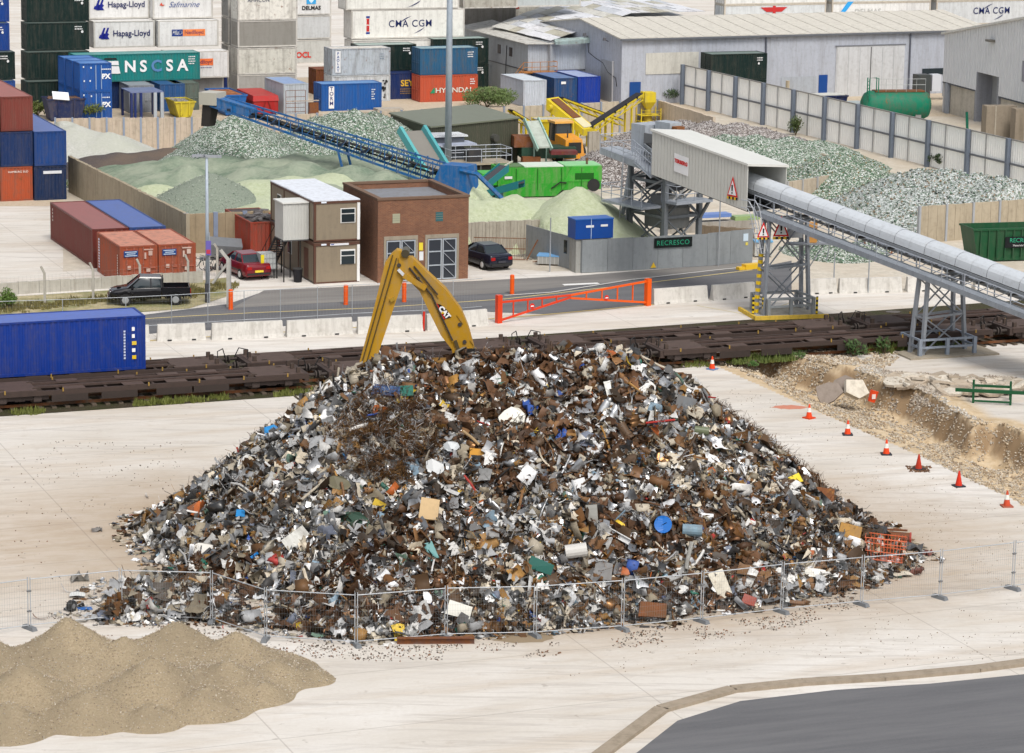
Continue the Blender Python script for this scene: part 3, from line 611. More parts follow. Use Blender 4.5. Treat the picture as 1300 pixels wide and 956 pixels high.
def container(px,py,z,label,color,L=6.06,Hh=2.59,kind='dry',orient='long',anchor='L',ang=None,mat='paint',doors='auto',roofc=None,group='stacked shipping containers',framec=None,name='shipping_container',loc=None,roofmat=None):
    p=loc if loc is not None else P(px,py,z)
    a=A if ang is None else ang
    if orient=='long':
        if anchor=='R': p=p-Vector((math.cos(a),math.sin(a),0))*L
        t=thing(name,label,'container',p,a,group); near='x0'
    else:
        if anchor=='R': p=p-Vector((math.cos(a),math.sin(a),0))*2.44
        # length runs away from camera: rotate so local x=v ; near end at x=0 ; local y would point to -u -> shift
        t=thing(name,label,'container',p+Vector((math.cos(a),math.sin(a),0))*2.44,a+PI/2,group)
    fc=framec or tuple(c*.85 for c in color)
    mobj('frame',cmesh(L,Hh,kind,'frame'),t,mat,fc); mobj('side_wall',cmesh(L,Hh,kind,'side_wall'),t,mat,color)
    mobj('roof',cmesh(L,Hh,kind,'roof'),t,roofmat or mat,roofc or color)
    de={'auto':('0' if orient=='long' else 'L'),'near':'0','far':'L','none':''}[doors]
    # end at x=0: plane facing -x. part meshes face -y with x from .. so rotate -90
    def end(which,part_door):
        if which=='0': o0=Vector((0,2.44,0)); r=-PI/2
        else: o0=Vector((L,0,0)); r=PI/2
        e=Vector((math.cos(r),math.sin(r),0))
        if part_door:
            for k in (0,1):
                dpos=o0+e*(.16+k*1.07); dd=mobj('door',cmesh(L,Hh,kind,'door'),t,mat,color,dpos,r)
                for bxx in (.28,.75): mobj('locking_bar',cmesh(L,Hh,kind,'locking_bar'),dd,mat,tuple(min(1,c*1.1+.05) for c in color),(bxx,-.02,0))
        else: mobj('end_wall',cmesh(L,Hh,kind,'end_wall'),t,mat,color,o0,r)
    end('0',de=='0'); end('L',de=='L')
    t['Ln']=L; del t['Ln']
    return t
def side_text(t,s,x,z,size,color,bold=0.,shear=0.,sx=1.,mat='clean',space=1.): return text(s,t,(x,-.018,z),FRONT,size,color,mat,bold,shear,sx,space=space)
def end_text(t,s,y,z,size,color,bold=0.,sx=1.,x=-.03): # on the x=0 end; y measured from left seen from outside
    return text(s,t,(x,2.44-y,z),(PI/2,0,-PI/2),size,color,'clean',bold,0,sx)
def side_rect(t,x0,x1,z0,z1,color,name='panel_mark',y=-.012,mat='clean'): return MB().bx(x0,x1,y-.006,y,z0,z1).build(name,mat,t,color)
def side_poly(t,pts,color,name='emblem',y=-.02): return MB().slab([(x,y,z) for x,z in pts],(0,.006,0)).build(name,'clean',t,color)
def smallprint(t,x,z,n=3,w=.9,col=(.7,.7,.7)):
    mb=MB()
    for i in range(n):
        xx=x-w/2; 
        while xx<x+w/2-.1:
            d=random.choice((.06,.1,.14)); mb.bx(xx,xx+d,-.024,-.018,z-i*.22,z-i*.22+.1); xx+=d+.04
    mb.build('small_print','clean',t,col)
WH=(.66,.655,.64); GY=(.42,.43,.43); NAVY=(.012,.03,.10); BLUE=(.015,.085,.30); DG=(.008,.022,.02); BR=(.18,.045,.035); OR=(.37,.075,.03); SIL=(.42,.46,.50)
# --- left stack, ends towards the viewer
g='containers stacked at the left edge'
t=container(1,256,0,'orange red container at the bottom of the left edge stack, under a navy one',OR,L=12.19,orient='end',doors='far',group=g,mat='worn',Hh=2.59); end_text(t,'HAMBURG SUD',1.35,2.2,.22,(.75,.7,.65),.0,1.)
t=container(1,212,2.62,'navy container in the middle of the left edge stack, between orange and red brown ones',NAVY,L=12.19,orient='end',doors='far',group=g)
t=container(1,167,5.24,'red brown container on top of the left edge stack',BR,L=12.19,orient='end',doors='far',group=g,roofc=(.30,.10,.08))
t=container(44,254.8,0,'navy container with a white lettering strip beside the orange one at left',(.01,.025,.075),L=12.19,orient='end',doors='far',group=g)
MB().bx(-.03,-.02,.35,1.75,2.0,2.22).build('lettering_strip','clean',t,(.6,.62,.65))
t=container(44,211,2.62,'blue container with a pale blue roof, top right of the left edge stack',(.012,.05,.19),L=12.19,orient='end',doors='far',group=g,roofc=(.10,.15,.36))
# rest of the left block (second column is partly outside)
container(-42,257.5,0,'dark container just beyond the left edge of the photo',NAVY,L=12.19,orient='end',doors='far',group=g)
container(-42,213.5,2.62,'blue container beyond the left edge, middle of its stack',BLUE,L=12.19,orient='end',doors='far',group=g)
container(-42,169,5.24,'faded red container at the far left edge with an orange roof',(.24,.07,.05),L=12.19,orient='end',doors='far',group=g,roofc=(.38,.15,.11))
# --- brown / blue 40ft and orange pair on the pale apron
g='containers standing on the apron by the low wall'
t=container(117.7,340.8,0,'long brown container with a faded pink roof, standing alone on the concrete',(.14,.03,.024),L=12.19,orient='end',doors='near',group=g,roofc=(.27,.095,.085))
for i in range(4): MB().bx(11.3,11.42,2.455,2.462,1.4+i*.24,1.55+i*.24).build('small_print','clean',t,(.55,.5,.48))
p=P(117.7,340.8)+U*2.5
t=container(0,0,0,'long blue container with a pale blue roof behind the orange pair',(.03,.07,.22),L=12.19,orient='end',doors='near',group=g,roofc=(.075,.125,.34),loc=p)
p0=P(152.7,364.6)
for k,(lb) in enumerate(('left orange container of the pair with blue door plates, behind the pickup','right orange container of the pair with blue door plates, behind the pickup')):
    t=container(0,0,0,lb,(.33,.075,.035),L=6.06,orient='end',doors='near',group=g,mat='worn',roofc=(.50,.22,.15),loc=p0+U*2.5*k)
    MB().bx(-.05,-.04,1.28,2.2,1.9,2.3).build('plate','clean',t,(.02,.06,.2)); 
    for q in range(3): MB().bx(-.06,-.05,1.35+.1*(q%2),2.12-.1*(q%2),2.2-.12*q,2.24-.12*q).build('small_print','clean',t,(.6,.7,.8))
    for (yy,zz,ww,hh_) in ((.35,1.95,.25,.3),(.75,1.75,.12,.4),(.3,2.3,.6,.07),(1.75,1.1,.22,.24),(.5,.9,.25,.22)):
        MB().bx(-.06,-.05,yy,yy+ww,zz,zz+hh_).build('sticker','clean',t,(.5,.35,.3) if k==0 else (.55,.42,.36))
    for i in range(9): MB().bx(.55,.66,2.45,2.462,.6+i*.16,.7+i*.16).build('small_print','clean',t,(.6,.55,.5)) if k==0 else None
    if k==0:
        for i in range(11): MB().bx(5.3,5.55,2.452,2.464,.35+i*.18,.47+i*.18).build('small_print','clean',t,(.6,.62,.75))
# orange open container behind the red car
t=container(318,331,0,'orange red open container with rubbish on top, behind the red car',(.36,.06,.035),L=6.06,Hh=2.59,orient='end',doors='far',group=g,mat='worn',name='open_container',roofc=(.05,.04,.04))
mb=MB()
for i in range(26): 
    x,y=random.uniform(.3,4),random.uniform(.2,2.2); mb.at(Matrix.Translation((x,y,2.6+random.uniform(0,.15)))@Matrix.Rotation(random.uniform(0,3),4,'Z')@Matrix.Rotation(random.uniform(-.4,.4),4,'X')).bx(-.3,.3,-.12,.12,-.06,.06)
o=mb.build('rubbish','worn',None,(.14,.13,.13)); o.matrix_world=t.matrix_basis.copy(); tag(o,'rubbish lying on top of the orange open container','rubbish',kind='stuff')
# --- dark green and blue stacks, far left
g='far stacks of containers'
def dgc(px,py,z,label,anchor='L',c=DG,**k):
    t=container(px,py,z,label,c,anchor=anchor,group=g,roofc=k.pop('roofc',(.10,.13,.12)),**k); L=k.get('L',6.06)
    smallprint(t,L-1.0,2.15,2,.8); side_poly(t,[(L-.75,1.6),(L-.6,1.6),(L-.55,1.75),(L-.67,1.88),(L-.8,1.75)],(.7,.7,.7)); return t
dgc(34,139,0,'dark green container at the bottom of the tall far left stack','L')
dgc(34,101.5,2.6,'dark green container, second from the ground in the tall far left stack')
dgc(34,64.5,5.2,'dark green container below the topmost visible one of the far left stack')
dgc(34,28,7.8,'dark green container cut by the top edge at the far left stack')
dgc(12.5,64,5.2,'blue container above the dark green one in the stack at the top left corner','R',c=(.01,.05,.24))
dgc(12,27.5,7.8,'blue container at the very top left corner of the photo','R',c=(.01,.05,.24))
dgc(19.5,100.5,2.6,'dark green container at the left edge between two blue ones','R')
dgc(20,137,0,'blue container at the left edge under the dark green one','R',c=(.015,.07,.27))
# --- white reefers
def reefer(px,py,z,label,c=WH,L=6.06,anchor='L',mat='paint',Hh=2.56,**k): return container(px,py,z,label,c,L=L,Hh=Hh,kind='reefer',anchor=anchor,mat=mat,group=g,framec=k.pop('framec',(.5,.48,.44)),doors='far',**k)
def hl(t):
    for dx in (0,.36):
        side_poly(t,[(.72+dx,1.28),(1.0+dx,1.95),(1.18+dx,1.95),(1.02+dx,1.45),(1.2+dx,1.28)][::1],(.012,.02,.22)); side_poly(t,[(.5+dx,1.0),(.62+dx,1.28),(1.12+dx,1.28),(1.02+dx,1.1),(1.2+dx,.86),(.85+dx,.86)],(.012,.02,.22))
    side_text(t,'Hapag-Lloyd',3.75,1.36,.80,(.015,.02,.10),.012,0,.92)
t=reefer(119,61.3,5.2,'white container with a dark blue ship emblem, directly above the teal container'); hl(t)
t=reefer(112.5,24.5,7.8,'white refrigerated container with a dark blue emblem, cut by the top edge'); hl(t)
t=reefer(201,60.3,5.2,'white container with a blue and orange name plate, above the teal container'); side_rect(t,1.35,2.45,1.05,1.7,(.02,.05,.22)); side_rect(t,2.46,4.7,1.05,1.7,(.75,.22,.07)); side_text(t,'P&O',1.9,1.38,.55,(.8,.8,.8),.02); t.children[-1].location.y=-.03; side_text(t,'Nedlloyd',3.58,1.38,.52,(.25,.08,.2),.015); t.children[-1].location.y=-.03
t=reefer(194,24.3,7.8,'white container with thin blue script lettering, cut by the top edge'); side_text(t,'Safmarine',3.1,1.35,.78,(.03,.07,.25),-.004,.45); side_poly(t,[(.7,1.35),(.9,1.6),(.95,1.4),(1.2,1.35),(1.0,1.25)],(.6,.08,.04)); 
t=reefer(290.5,98,2.6,'white container with an orange name plate, right of the teal container',anchor='R'); side_rect(t,2.5,4.5,1.2,1.85,(.75,.17,.05)); side_text(t,'Nedlloyd',3.5,1.52,.5,(.2,.05,.15),.015); t.children[-1].location.y=-.03; smallprint(t,3.6,.95,1,1.6,(.2,.2,.3))
reefer(207,133,0,'grey container under the white one, hidden behind the yellow skip',c=(.3,.3,.3),anchor='L')
# AMFICON column
t=reefer(302,26.5,7.8,'rust streaked white container with small dark lettering at the top edge',mat='worn',c=(.68,.66,.60)); side_text(t,'AMFICON',2.1,1.95,.5,(.04,.05,.1),0)
reefer(302,60.5,5.2,'plain mid grey container with a small yellow mark, second row of the grey stack',c=(.25,.24,.215)); side_rect(t,.1,.11,.1,.11,(.2,.2,.2)) ; 
reefer(301.5,95,2.6,'stained white container with patchy grime in the middle of the far stacks',mat='worn',c=(.55,.54,.48))
reefer(301.5,129,0,'grey container at the foot of the stack behind the red lidded skip',c=(.33,.32,.30))
for i,(z,y) in enumerate(((0,124.5),(2.6,91),(5.2,56.5),(7.8,22.5))):
    reefer(290,y,z,'grey dirty end of the container behind the rusty white stack, '+('at the ground','second up','third up','topmost')[i],c=(.3,.3,.29),mat='worn')
# DELMAS column
t=reefer(420.5,18.5,5.2,'white container with a pale blue square emblem and black capitals, top of its stack',anchor='R'); side_text(t,'DELMAS',3.75,.75,.6,(.03,.03,.03),.02,0,1.); side_rect(t,3.2,4.3,1.2,2.4,(.05,.33,.65)); side_poly(t,[(3.75,1.3),(4.0,1.55),(4.0,1.85),(3.75,2.1),(3.5,1.85),(3.5,1.55)],(.6,.75,.85),y=-.03)
reefer(420.5,49,2.6,'plain light grey container in the middle of the stack with black capitals above',anchor='R',c=(.50,.51,.51))
t=reefer(420.5,79.5,0,'light grey container with red letters at the foot of its stack',anchor='R',c=(.47,.47,.44)); side_text(t,'OCL',2.85,.9,.85,(.55,.04,.025),.03)
for i,(z,y) in enumerate(((0,79.5),(2.6,49),(5.2,18.5))):
    reefer(449,y-3,z,'white container end with dark stains behind the big white ones, '+('lowest','middle','upper')[i],c=(.5,.5,.48),mat='worn',anchor='L')
# CMA CGM 40ft stack
def arc(t,cx,cz,r,a0,a1,col,w1=.09):
    pts=[];n=10
    for i in range(n+1): a_=R(a0+(a1-a0)*i/n); pts.append((cx+r*math.cos(a_),cz+.45*r*math.sin(a_)))
    for i in range(n,-1,-1): a_=R(a0+(a1-a0)*i/n); q=w1*math.sin(PI*i/n); pts.append((cx+(r-q)*math.cos(a_),cz+.45*(r-q)*math.sin(a_)))
    side_poly(t,pts,col,'emblem')
def cma(t,x=6.3):
    side_text(t,'CMA CGM',x,1.45,1.0,(.01,.02,.10),.006,0,.95,space=1.1); arc(t,x+1.1,1.35,2.2,115,165,(.01,.02,.10),.16); arc(t,x-.6,1.35,2.2,-65,-15,(.01,.02,.10),.16)
WC=(.74,.73,.68)
t=reefer(446,50,5.2,'long white container with big dark letters and a red and blue strip',c=WC,L=12.19,Hh=2.89); cma(t)
side_rect(t,1.55,1.95,2.1,2.3,(.02,.05,.25)); side_rect(t,1.55,1.95,.5,.7,(.02,.05,.25)); side_rect(t,1.6,1.9,.75,1.35,(.55,.03,.03)); side_rect(t,1.6,1.9,1.45,2.05,(.55,.03,.03)); side_text(t,'H',1.75,1.75,.5,(.8,.8,.8),.02); side_text(t,'L',1.75,1.05,.5,(.8,.8,.8),.02)
for q in t.children[-2:]: q.location.y=-.035
t=reefer(439,13,8.12,'long white container above the one with big dark letters, cut by the top edge',c=WC,L=12.19,Hh=2.89); arc(t,5.7,1.2,2.4,-70,-15,(.01,.02,.10),.16)
reefer(447,84,2.6,'long white container under the one with big dark letters',c=WC,L=12.19); reefer(447,115,0,'long white container at the foot of the big letter stack',c=WC,L=12.19)
# right of the pole, far background, rusty ones
t=reefer(600,31,5.2,'long rust streaked cream container with an orange patch behind the patchwork roof',c=(.66,.63,.55),L=12.19,mat='worn'); side_rect(t,1.8,2.6,.2,2.4,(.55,.28,.10)); side_text(t,'REEFER',4.8,1.7,.35,(.5,.05,.03),.02)
reefer(600,10,7.8,'long pale grey container above the rusty cream one, behind the lamp post',c=(.42,.45,.45),L=12.19)
reefer(600,-24,10.4,'long white container at the top edge behind the lamp post',c=WH,L=12.19)
reefer(600,64,2.6,'long grey container low in the stack behind the lamp post',c=GY,L=12.19,mat='worn'); reefer(600,98,0,'long grey container on the ground behind the patchwork shed',c=GY,L=12.19)
reefer(588,33,5.2,'dirty container end beside the rusty cream one, third row',c=(.25,.24,.22),mat='worn'); reefer(588,11,7.8,'dirty container end beside the pale grey one, top row',c=(.4,.38,.33),mat='worn'); reefer(588,66,2.6,'dirty grey container end low behind the lamp post',c=(.25,.24,.22),mat='worn'); reefer(588,100,0,'dirty grey container on the ground behind the dark green one',c=(.25,.24,.22),mat='worn')
# behind the warehouses on the right
def bigrow(x,y,z,lab,c=(.62,.63,.63),L=12.19,anchor='L'): return reefer(x,y,z,lab,c=c,L=L,Hh=2.89,anchor=anchor)
B0=P(917,100,0)
def onrow(k,z): return B0+U*k*12.9+Vector((0,0,z))
names=[('white container with a red eagle emblem and blue letters behind the grey warehouse',),('white container with a slanted blue name strip behind the grey warehouse',),('white container with dark blue capitals at the top right corner of the photo',)]
for k in range(0,3):
    for lv in range(4):
        lab=names[k][0] if (lv==2 and k>=0) else 'white refrigerated container behind the grey warehouse, '+('far left','left','first','second','third')[k+2]+' column, '+('on the ground','second up','third up','topmost')[lv]
        t=container(0,0,0,lab,WH if (k+lv)%2 else (.55,.57,.58),L=12.19,Hh=2.59,kind='reefer',group=g,loc=onrow(k,lv*2.61),doors='near' if k==0 else 'far',framec=(.5,.45,.38),mat='paint' if k else 'paint')
        if lv==2 and k==0:
            side_poly(t,[(4.3,2.3),(7.5,2.3),(6.8,1.8),(5.0,1.8)],(.45,.03,.03)); side_poly(t,[(5.75,1.5),(6.1,1.5),(6.1,2.45),(5.75,2.45)],(.45,.03,.03),y=-.03); side_text(t,'APL',5.9,.95,1.0,(.01,.07,.3),.04)
        if lv==2 and k==1:
            side_poly(t,[(.5,.9),(1.0,.9),(2.6,2.75),(1.9,2.75)],(.03,.30,.65)); side_text(t,'DELMAS',4.4,1.6,.9,(.4,.4,.38),0)
        if lv==2 and k==2: cma(t,7.0)
# --- teal NSCSA
t=container(95,105,2.6,'long teal container with big white serif capitals spanning the dark sheds',(.012,.20,.19),L=12.19,group=g,roofc=(.10,.30,.29),framec=(.01,.15,.15)); 

for i,ch in enumerate('NSCSA'): side_text(t,ch,5.35+i*1.28,1.35,1.5,(.78,.78,.78) if ch!='C' else (.10,.22,.42),.045,0,1.0)
side_poly(t,[(2.6,1.95),(4.2,1.95),(4.25,1.55),(2.6,1.6)],(.75,.75,.75)); side_poly(t,[(2.8,1.5),(4.25,1.45),(4.4,.75),(3.5,.75)],(.75,.75,.75)); side_poly(t,[(2.9,2.25),(4.0,2.25),(4.1,2.08),(2.8,2.1)],(.02,.02,.02)); smallprint(t,11.4,2.15,4,.7)
container(253,139.5,0,'dull green container carrying the right end of the long teal one',(.10,.13,.11),anchor='R',orient='end',doors='near',group=g,mat='worn')
container(235,141,0,'dull blue container end under the long teal one, behind the yellow skip',(.02,.08,.22),anchor='R',orient='end',doors='near',group=g)
container(196,142.5,0,'grey container end deep in shade under the long teal one',(.25,.27,.3),anchor='R',orient='end',doors='near',group=g)
container(104,139,0,'navy container under the left end of the long teal one',NAVY,group=g)
# --- blue 10ft block
g2='small blue containers in a stepped block'
q0=P(102,152.5)
for r_ in range(3):
    for lv in range(2):
        t=container(0,0,0,('front','middle','rear')[r_]+' row '+('lower','upper')[lv]+' small blue container in the stepped block by the bushes',(.012,.085,.33),L=2.99,Hh=2.59,group=g2,loc=q0+V*2.5*r_+Vector((0,0,lv*2.6))-U*.15*r_,doors='far',roofc=(.09,.22,.50))
        if r_==0:
            MB().bx(1.48,1.54,-.03,.0,.2,2.4).build('locking_bar','clean',t,(.3,.4,.55)); MB().bx(2.0,2.05,-.03,.0,.2,2.4).build('locking_bar','clean',t,(.3,.4,.55))
            side_text(t,'PX',2.1+.35,1.35,.62,(.75,.77,.8),.03); smallprint(t,2.45,1.98,1,.9,(.7,.75,.8))
            for (xx,zz) in ((.3,2.2),(.9,.9),(.35,.9),(1.0,2.1)): MB().bx(xx,xx+.12,-.03,-.02,zz,zz+.16).build('sticker','clean',t,(.6,.65,.7))
t=container(72,116,0,'small blue container half hidden behind the navy skip',(.012,.08,.27),L=2.99,group=g)
# --- middle group
g3='containers in the middle of the storage yard'
def vtext(t,s,x,z0,size,col,white=True,h=2.1):
    if white: side_rect(t,x-.27,x+.27,z0-h+.25,z0+.25,(.72,.72,.72),'name_strip')
    for i,ch in enumerate(s):
        o=side_text(t,ch,x,z0-i*size*.92,size,col,.01); o.location.y=-.03
t=container(408,141.5,0,'blue container with vertical dark letters on a white strip, front of the middle group',(.012,.09,.32),group=g3,roofc=(.10,.24,.48)); vtext(t,'TORM',1.0,2.1,.5,(.02,.03,.15)); smallprint(t,5.2,1.9,5,.35,(.6,.65,.7))
t=container(421,96,2.6,'silver grey container with a vertical name strip, upper one behind the blue container',SIL,group=g3,mat='worn',roofc=(.60,.57,.52)); vtext(t,'PAOLAY',.65,2.12,.36,(.03,.08,.25)); smallprint(t,5.2,1.95,3,.5,(.2,.25,.3))
t=container(421,130.5,0,'white container with black blotches, lower one behind the blue container',(.55,.57,.58),group=g3,mat='worn'); side_poly(t,[(1.2,1.9),(1.4,2.1),(1.5,1.9)],(.05,.35,.3))
mb=MB()
for i in range(14): x=random.uniform(5.0,5.7);z=random.uniform(.3,2.);mb.bx(x,x+random.uniform(.1,.25),-.03,-.02,z,z+random.uniform(.1,.3))
mb.build('blotches','clean',t,(.03,.03,.03))
dg=container(455,127.5,0,'navy container with yellow letters, under a dark green one',(.012,.03,.12),group=g3); side_text(dg,'SEY',5.05,1.55,.85,(.72,.45,.05),.02); smallprint(dg,5.0,.95,3,1.3,(.30,.19,.09))
t=dgc(455,91,2.6,'dark green container above the navy one with yellow letters',roofc=(.28,.36,.33)); t['group']=g3
t=container(533,130,0,'orange red container with pale capitals and a green arrow, lamp post in front',(.48,.085,.04),group=g3,mat='paint'); side_text(t,'HYUNDAI',3.5,1.1,.68,(.62,.62,.55),.01,0,1.25); side_poly(t,[(1.05,.85),(1.55,.85),(1.55,1.45),(1.3,1.2)],(.02,.25,.12)); smallprint(t,5.5,2.1,3,.5)
t=container(533,95.5,2.6,'steel blue container on top of the orange red one, lamp post in front',(.02,.10,.20),group=g3,mat='worn',roofc=(.22,.34,.38)); smallprint(t,5.3,2.1,3,.6)
t=dgc(620,113,0,'dark green container on the ground behind the orange red one','R'); t['group']=g3
t=dgc(620,80.5,2.6,'dark green container behind the steel blue one, roof showing','R',roofc=(.28,.36,.33)); t['group']=g3
container(401,121,0,'rusty brown container glimpsed left of the silver one',(.2,.05,.03),group=g3,mat='rusty')
t=container(360,145.5,0,'tall pale grey container standing end on, with a gate rack in front',SIL,orient='end',Hh=2.89,doors='far',group=g3,roofc=(.22,.32,.52))
t=container(281,113,0,'small pale container with a rusty roof behind the blue skip',(.5,.5,.48),L=2.99,group=g3,mat='worn',Hh=2.2)
t=container(664,136,0,'pale grey container standing end on beside the shed bush',(.45,.49,.55),orient='end',doors='far',group=g3,roofc=(.58,.64,.68))
t=container(703,133,0,'dark blue container end on between the grey and the bright blue ones',(.015,.06,.17),orient='end',doors='far',group=g3,roofc=(.12,.2,.38),mat='worn'); MB().bx(-.03,-.02,1.2,1.7,2.0,2.25).build('sticker','clean',t,(.7,.7,.7))
t=container(733,131,0,'bright blue container with a white roof edge against the warehouse',(.008,.04,.30),orient='end',doors='far',group=g3,roofc=(.35,.42,.62)); 
# behind the white fence
for lv in (0,1):
    t=container(0,0,0,('lower dark green container hidden behind the tall white fence','dark green container showing above the tall white fence')[lv],DG,group='containers behind the white fence',roofc=(.15,.2,.18),ang=R(21),loc=P(901,136.5)+Vector((0,0,2.6*lv))); smallprint(t,5.3,2.1,2,.7); side_poly(t,[(5.1,1.5),(5.22,1.5),(5.27,1.62),(5.16,1.74),(5.05,1.62)],(.7,.7,.7))
# container on the train is built with the wagons
# ================================================================= roads, strips (structure)
def mat_asphalt(n,c1,c2):
    m,nt,b=newmat(n); geo=nt.nodes.new('ShaderNodeNewGeometry'); p=geo.outputs['Position']
    mp=nt.nodes.new('ShaderNodeMapping'); mp.inputs['Rotation'].default_value=(0,0,-R(20)); nt.links.new(p,mp.inputs['Vector'])
    c=mix(nt,ramp(nt,noise(nt,mp.outputs[0],.35,6,.7,(.2,1.6,1)),[(.35,0),(.7,1)]),c1,c2)
    c=mix(nt,ramp(nt,noise(nt,p,9,4,.8),[(.4,0),(.8,.4)]),c,(.16,.15,.14))
    nt.links.new(c,b.inputs['Base Color']); b.inputs['Roughness'].default_value=.9; bump(nt,b,noise(nt,p,20,3),.2,.02)
mat_asphalt('asphalt',(.085,.087,.095),(.15,.15,.155)); mat_asphalt('asphalt_old',(.15,.142,.135),(.24,.225,.205))
granular('sand',(.40,.32,.22),(.56,.48,.37),(.48,.40,.31),scale=3,big=.25,bstr=.3)
granular('verge',(.30,.25,.13),(.46,.40,.26),(.15,.17,.06),scale=2.5,big=.5,bstr=.5)
granular('ballast',(.035,.026,.018),(.11,.085,.06),(.05,.06,.02),scale=8,big=.5,bstr=.9)
granular('concrete_dusty',(.42,.38,.31),(.60,.55,.47),(.48,.41,.32),scale=1.2,big=.2,bstr=.15)
def strip(name,mat,near,far,z,label=None):
    pts=[P(*q) for q in near]+[P(*q) for q in far[::-1]]
    return flat(name,mat,pts,z,None,label)
# storage yard ground (dusty), recycling yard
strip('yard','sand',[(-500,262),(60,262),(700,215),(1400,160)],[(-500,118),(300,100),(800,90),(1500,40)],.004,'dusty ground of the container storage yard')
strip('recycling_yard','concrete_dusty',[(80,345),(345,316),(700,345),(960,330),(1010,345),(1420,330)],[(80,160),(640,150),(840,145),(1420,150)],.008,'dusty floor of the recycling yard')
# road behind the barriers
ROADN=[(-400,465),(0,444),(200,423),(400,412),(618,396),(690,399),(830,386),(960,374),(1300,367),(1700,355)]
strip('road','asphalt',ROADN,[(-400,437),(0,414),(150,404),(290,386),(330,372),(600,368),(700,362),(955,341),(1010,330),(1030,331),(1030,352),(1300,350),(1700,338)],.012,'dark asphalt road behind the concrete barriers')
strip('forecourt','asphalt_old',[(292,393),(300,391),(640,372),(730,363),(950,341)],[(335,369),(600,357),(735,350),(955,333)],.016,'worn asphalt forecourt in front of the cabins')
strip('old_yard_patch','concrete_dusty',[(1005,374),(1300,367),(1700,358)],[(1005,330),(1300,318),(1700,300)],.017,'pale concrete beyond the barriers at the right')
def line(pts,w,z,name,color,label):
    mb=MB(); q=[P(*a) for a in pts]
    for a,b in zip(q[:-1],q[1:]):
        d=(b-a).normalized();n=Vector((-d.y,d.x,0))*w/2; mb.add([(a-n).to_tuple()[:2]+(z,),(b-n).to_tuple()[:2]+(z,),(b+n).to_tuple()[:2]+(z,),(a+n).to_tuple()[:2]+(z,)],[(0,1,2,3)])
    return struct(mb.build(name,'matte',None,color),label)
line([(-50,419),(250,401),(330,397),(480,391),(640,380),(800,362),(955,343)],.14,.022,'yellow_line',(.62,.50,.22),'yellow line along the far side of the road')
line([(-50,448),(640,404),(700,399),(830,387)],.14,.022,'yellow_line',(.60,.45,.13),'yellow line along the near side of the road')
line([(640,376),(700,372),(800,356),(905,344),(945,340)],.25,.05,'kerb',(.45,.44,.42),'pale kerb between road and forecourt')
line([(715,362),(760,360)],.5,.024,'road_marking',(.7,.7,.68),'white give way mark')
line([(125,401),(153,399)],.5,.024,'road_marking',(.55,.53,.5),'worn white mark by the pickup')
line([(885,388),(950,400),(1010,383)],.1,.01,'yellow_line',(.55,.47,.25),'faint yellow lines on the apron')
# verge behind the pickup
strip('verge','verge',[(-300,428),(0,412),(130,400),(240,392),(290,376)],[(-300,398),(0,378),(152,368),(258,356),(292,352)],.02,'dry grass verge by the low wall')
# rail bed
strip('rail_bed','ballast',[(-300,553),(0,529),(330,506),(660,482),(900,465),(1300,434),(1600,411)],[(-300,494),(0,472),(200,457),(640,428),(1300,381),(1600,360)],.01,'dark ballast bed of the two railway tracks')
# bottom right kerb and road
strip('quay_road','asphalt',[(760,1300),(1700,1300)],[(745,1060),(790,970),(860,915),(940,890),(1060,876),(1180,868),(1300,856),(1500,832)],.004,'grey road at the bottom right corner')
mb=MB(); q=[P(*a) for a in ((700,1060),(760,962),(840,902),(930,877),(1020,868),(1120,862),(1240,851),(1300,843),(1500,818))]
for a,b in zip(q[:-1],q[1:]): mb.bar(a+Vector((0,0,.03)),b+Vector((0,0,.03)),.55,.2)
struct(mb.build('kerb','conc',None,(.30,.25,.19)),'worn stone kerb at the bottom right')
# rails
nearA=P(0,500,.98); railang=angp(P(0,500,.98),P(1300,417,.98)); RU_=Vector((math.cos(railang),math.sin(railang),0)); RV=Vector((-math.sin(railang),math.cos(railang),0))
print('rail ang',math.degrees(railang))
n0=Vector((nearA.x,nearA.y,0)); trackc=[n0+RV*1.3,n0+RV*4.75]
for i,c in enumerate(trackc):
    t=thing('railway_track',('near','far')[i]+' railway track under the flat wagons','railway track',c,railang,'railway tracks')
    for s in (-.75,.75): MB().bx(-60,90,s-.035,s+.035,.1,.24).build('rail','rusty',t,(.12,.07,.045))
    mb=MB()
    for k in range(-60,130): mb.bx(k*.7-.12,k*.7+.12,-1.25,1.25,.0,.10)
    o=mb.build('sleepers','wood',t,(.10,.08,.06)); o['kind']='stuff'
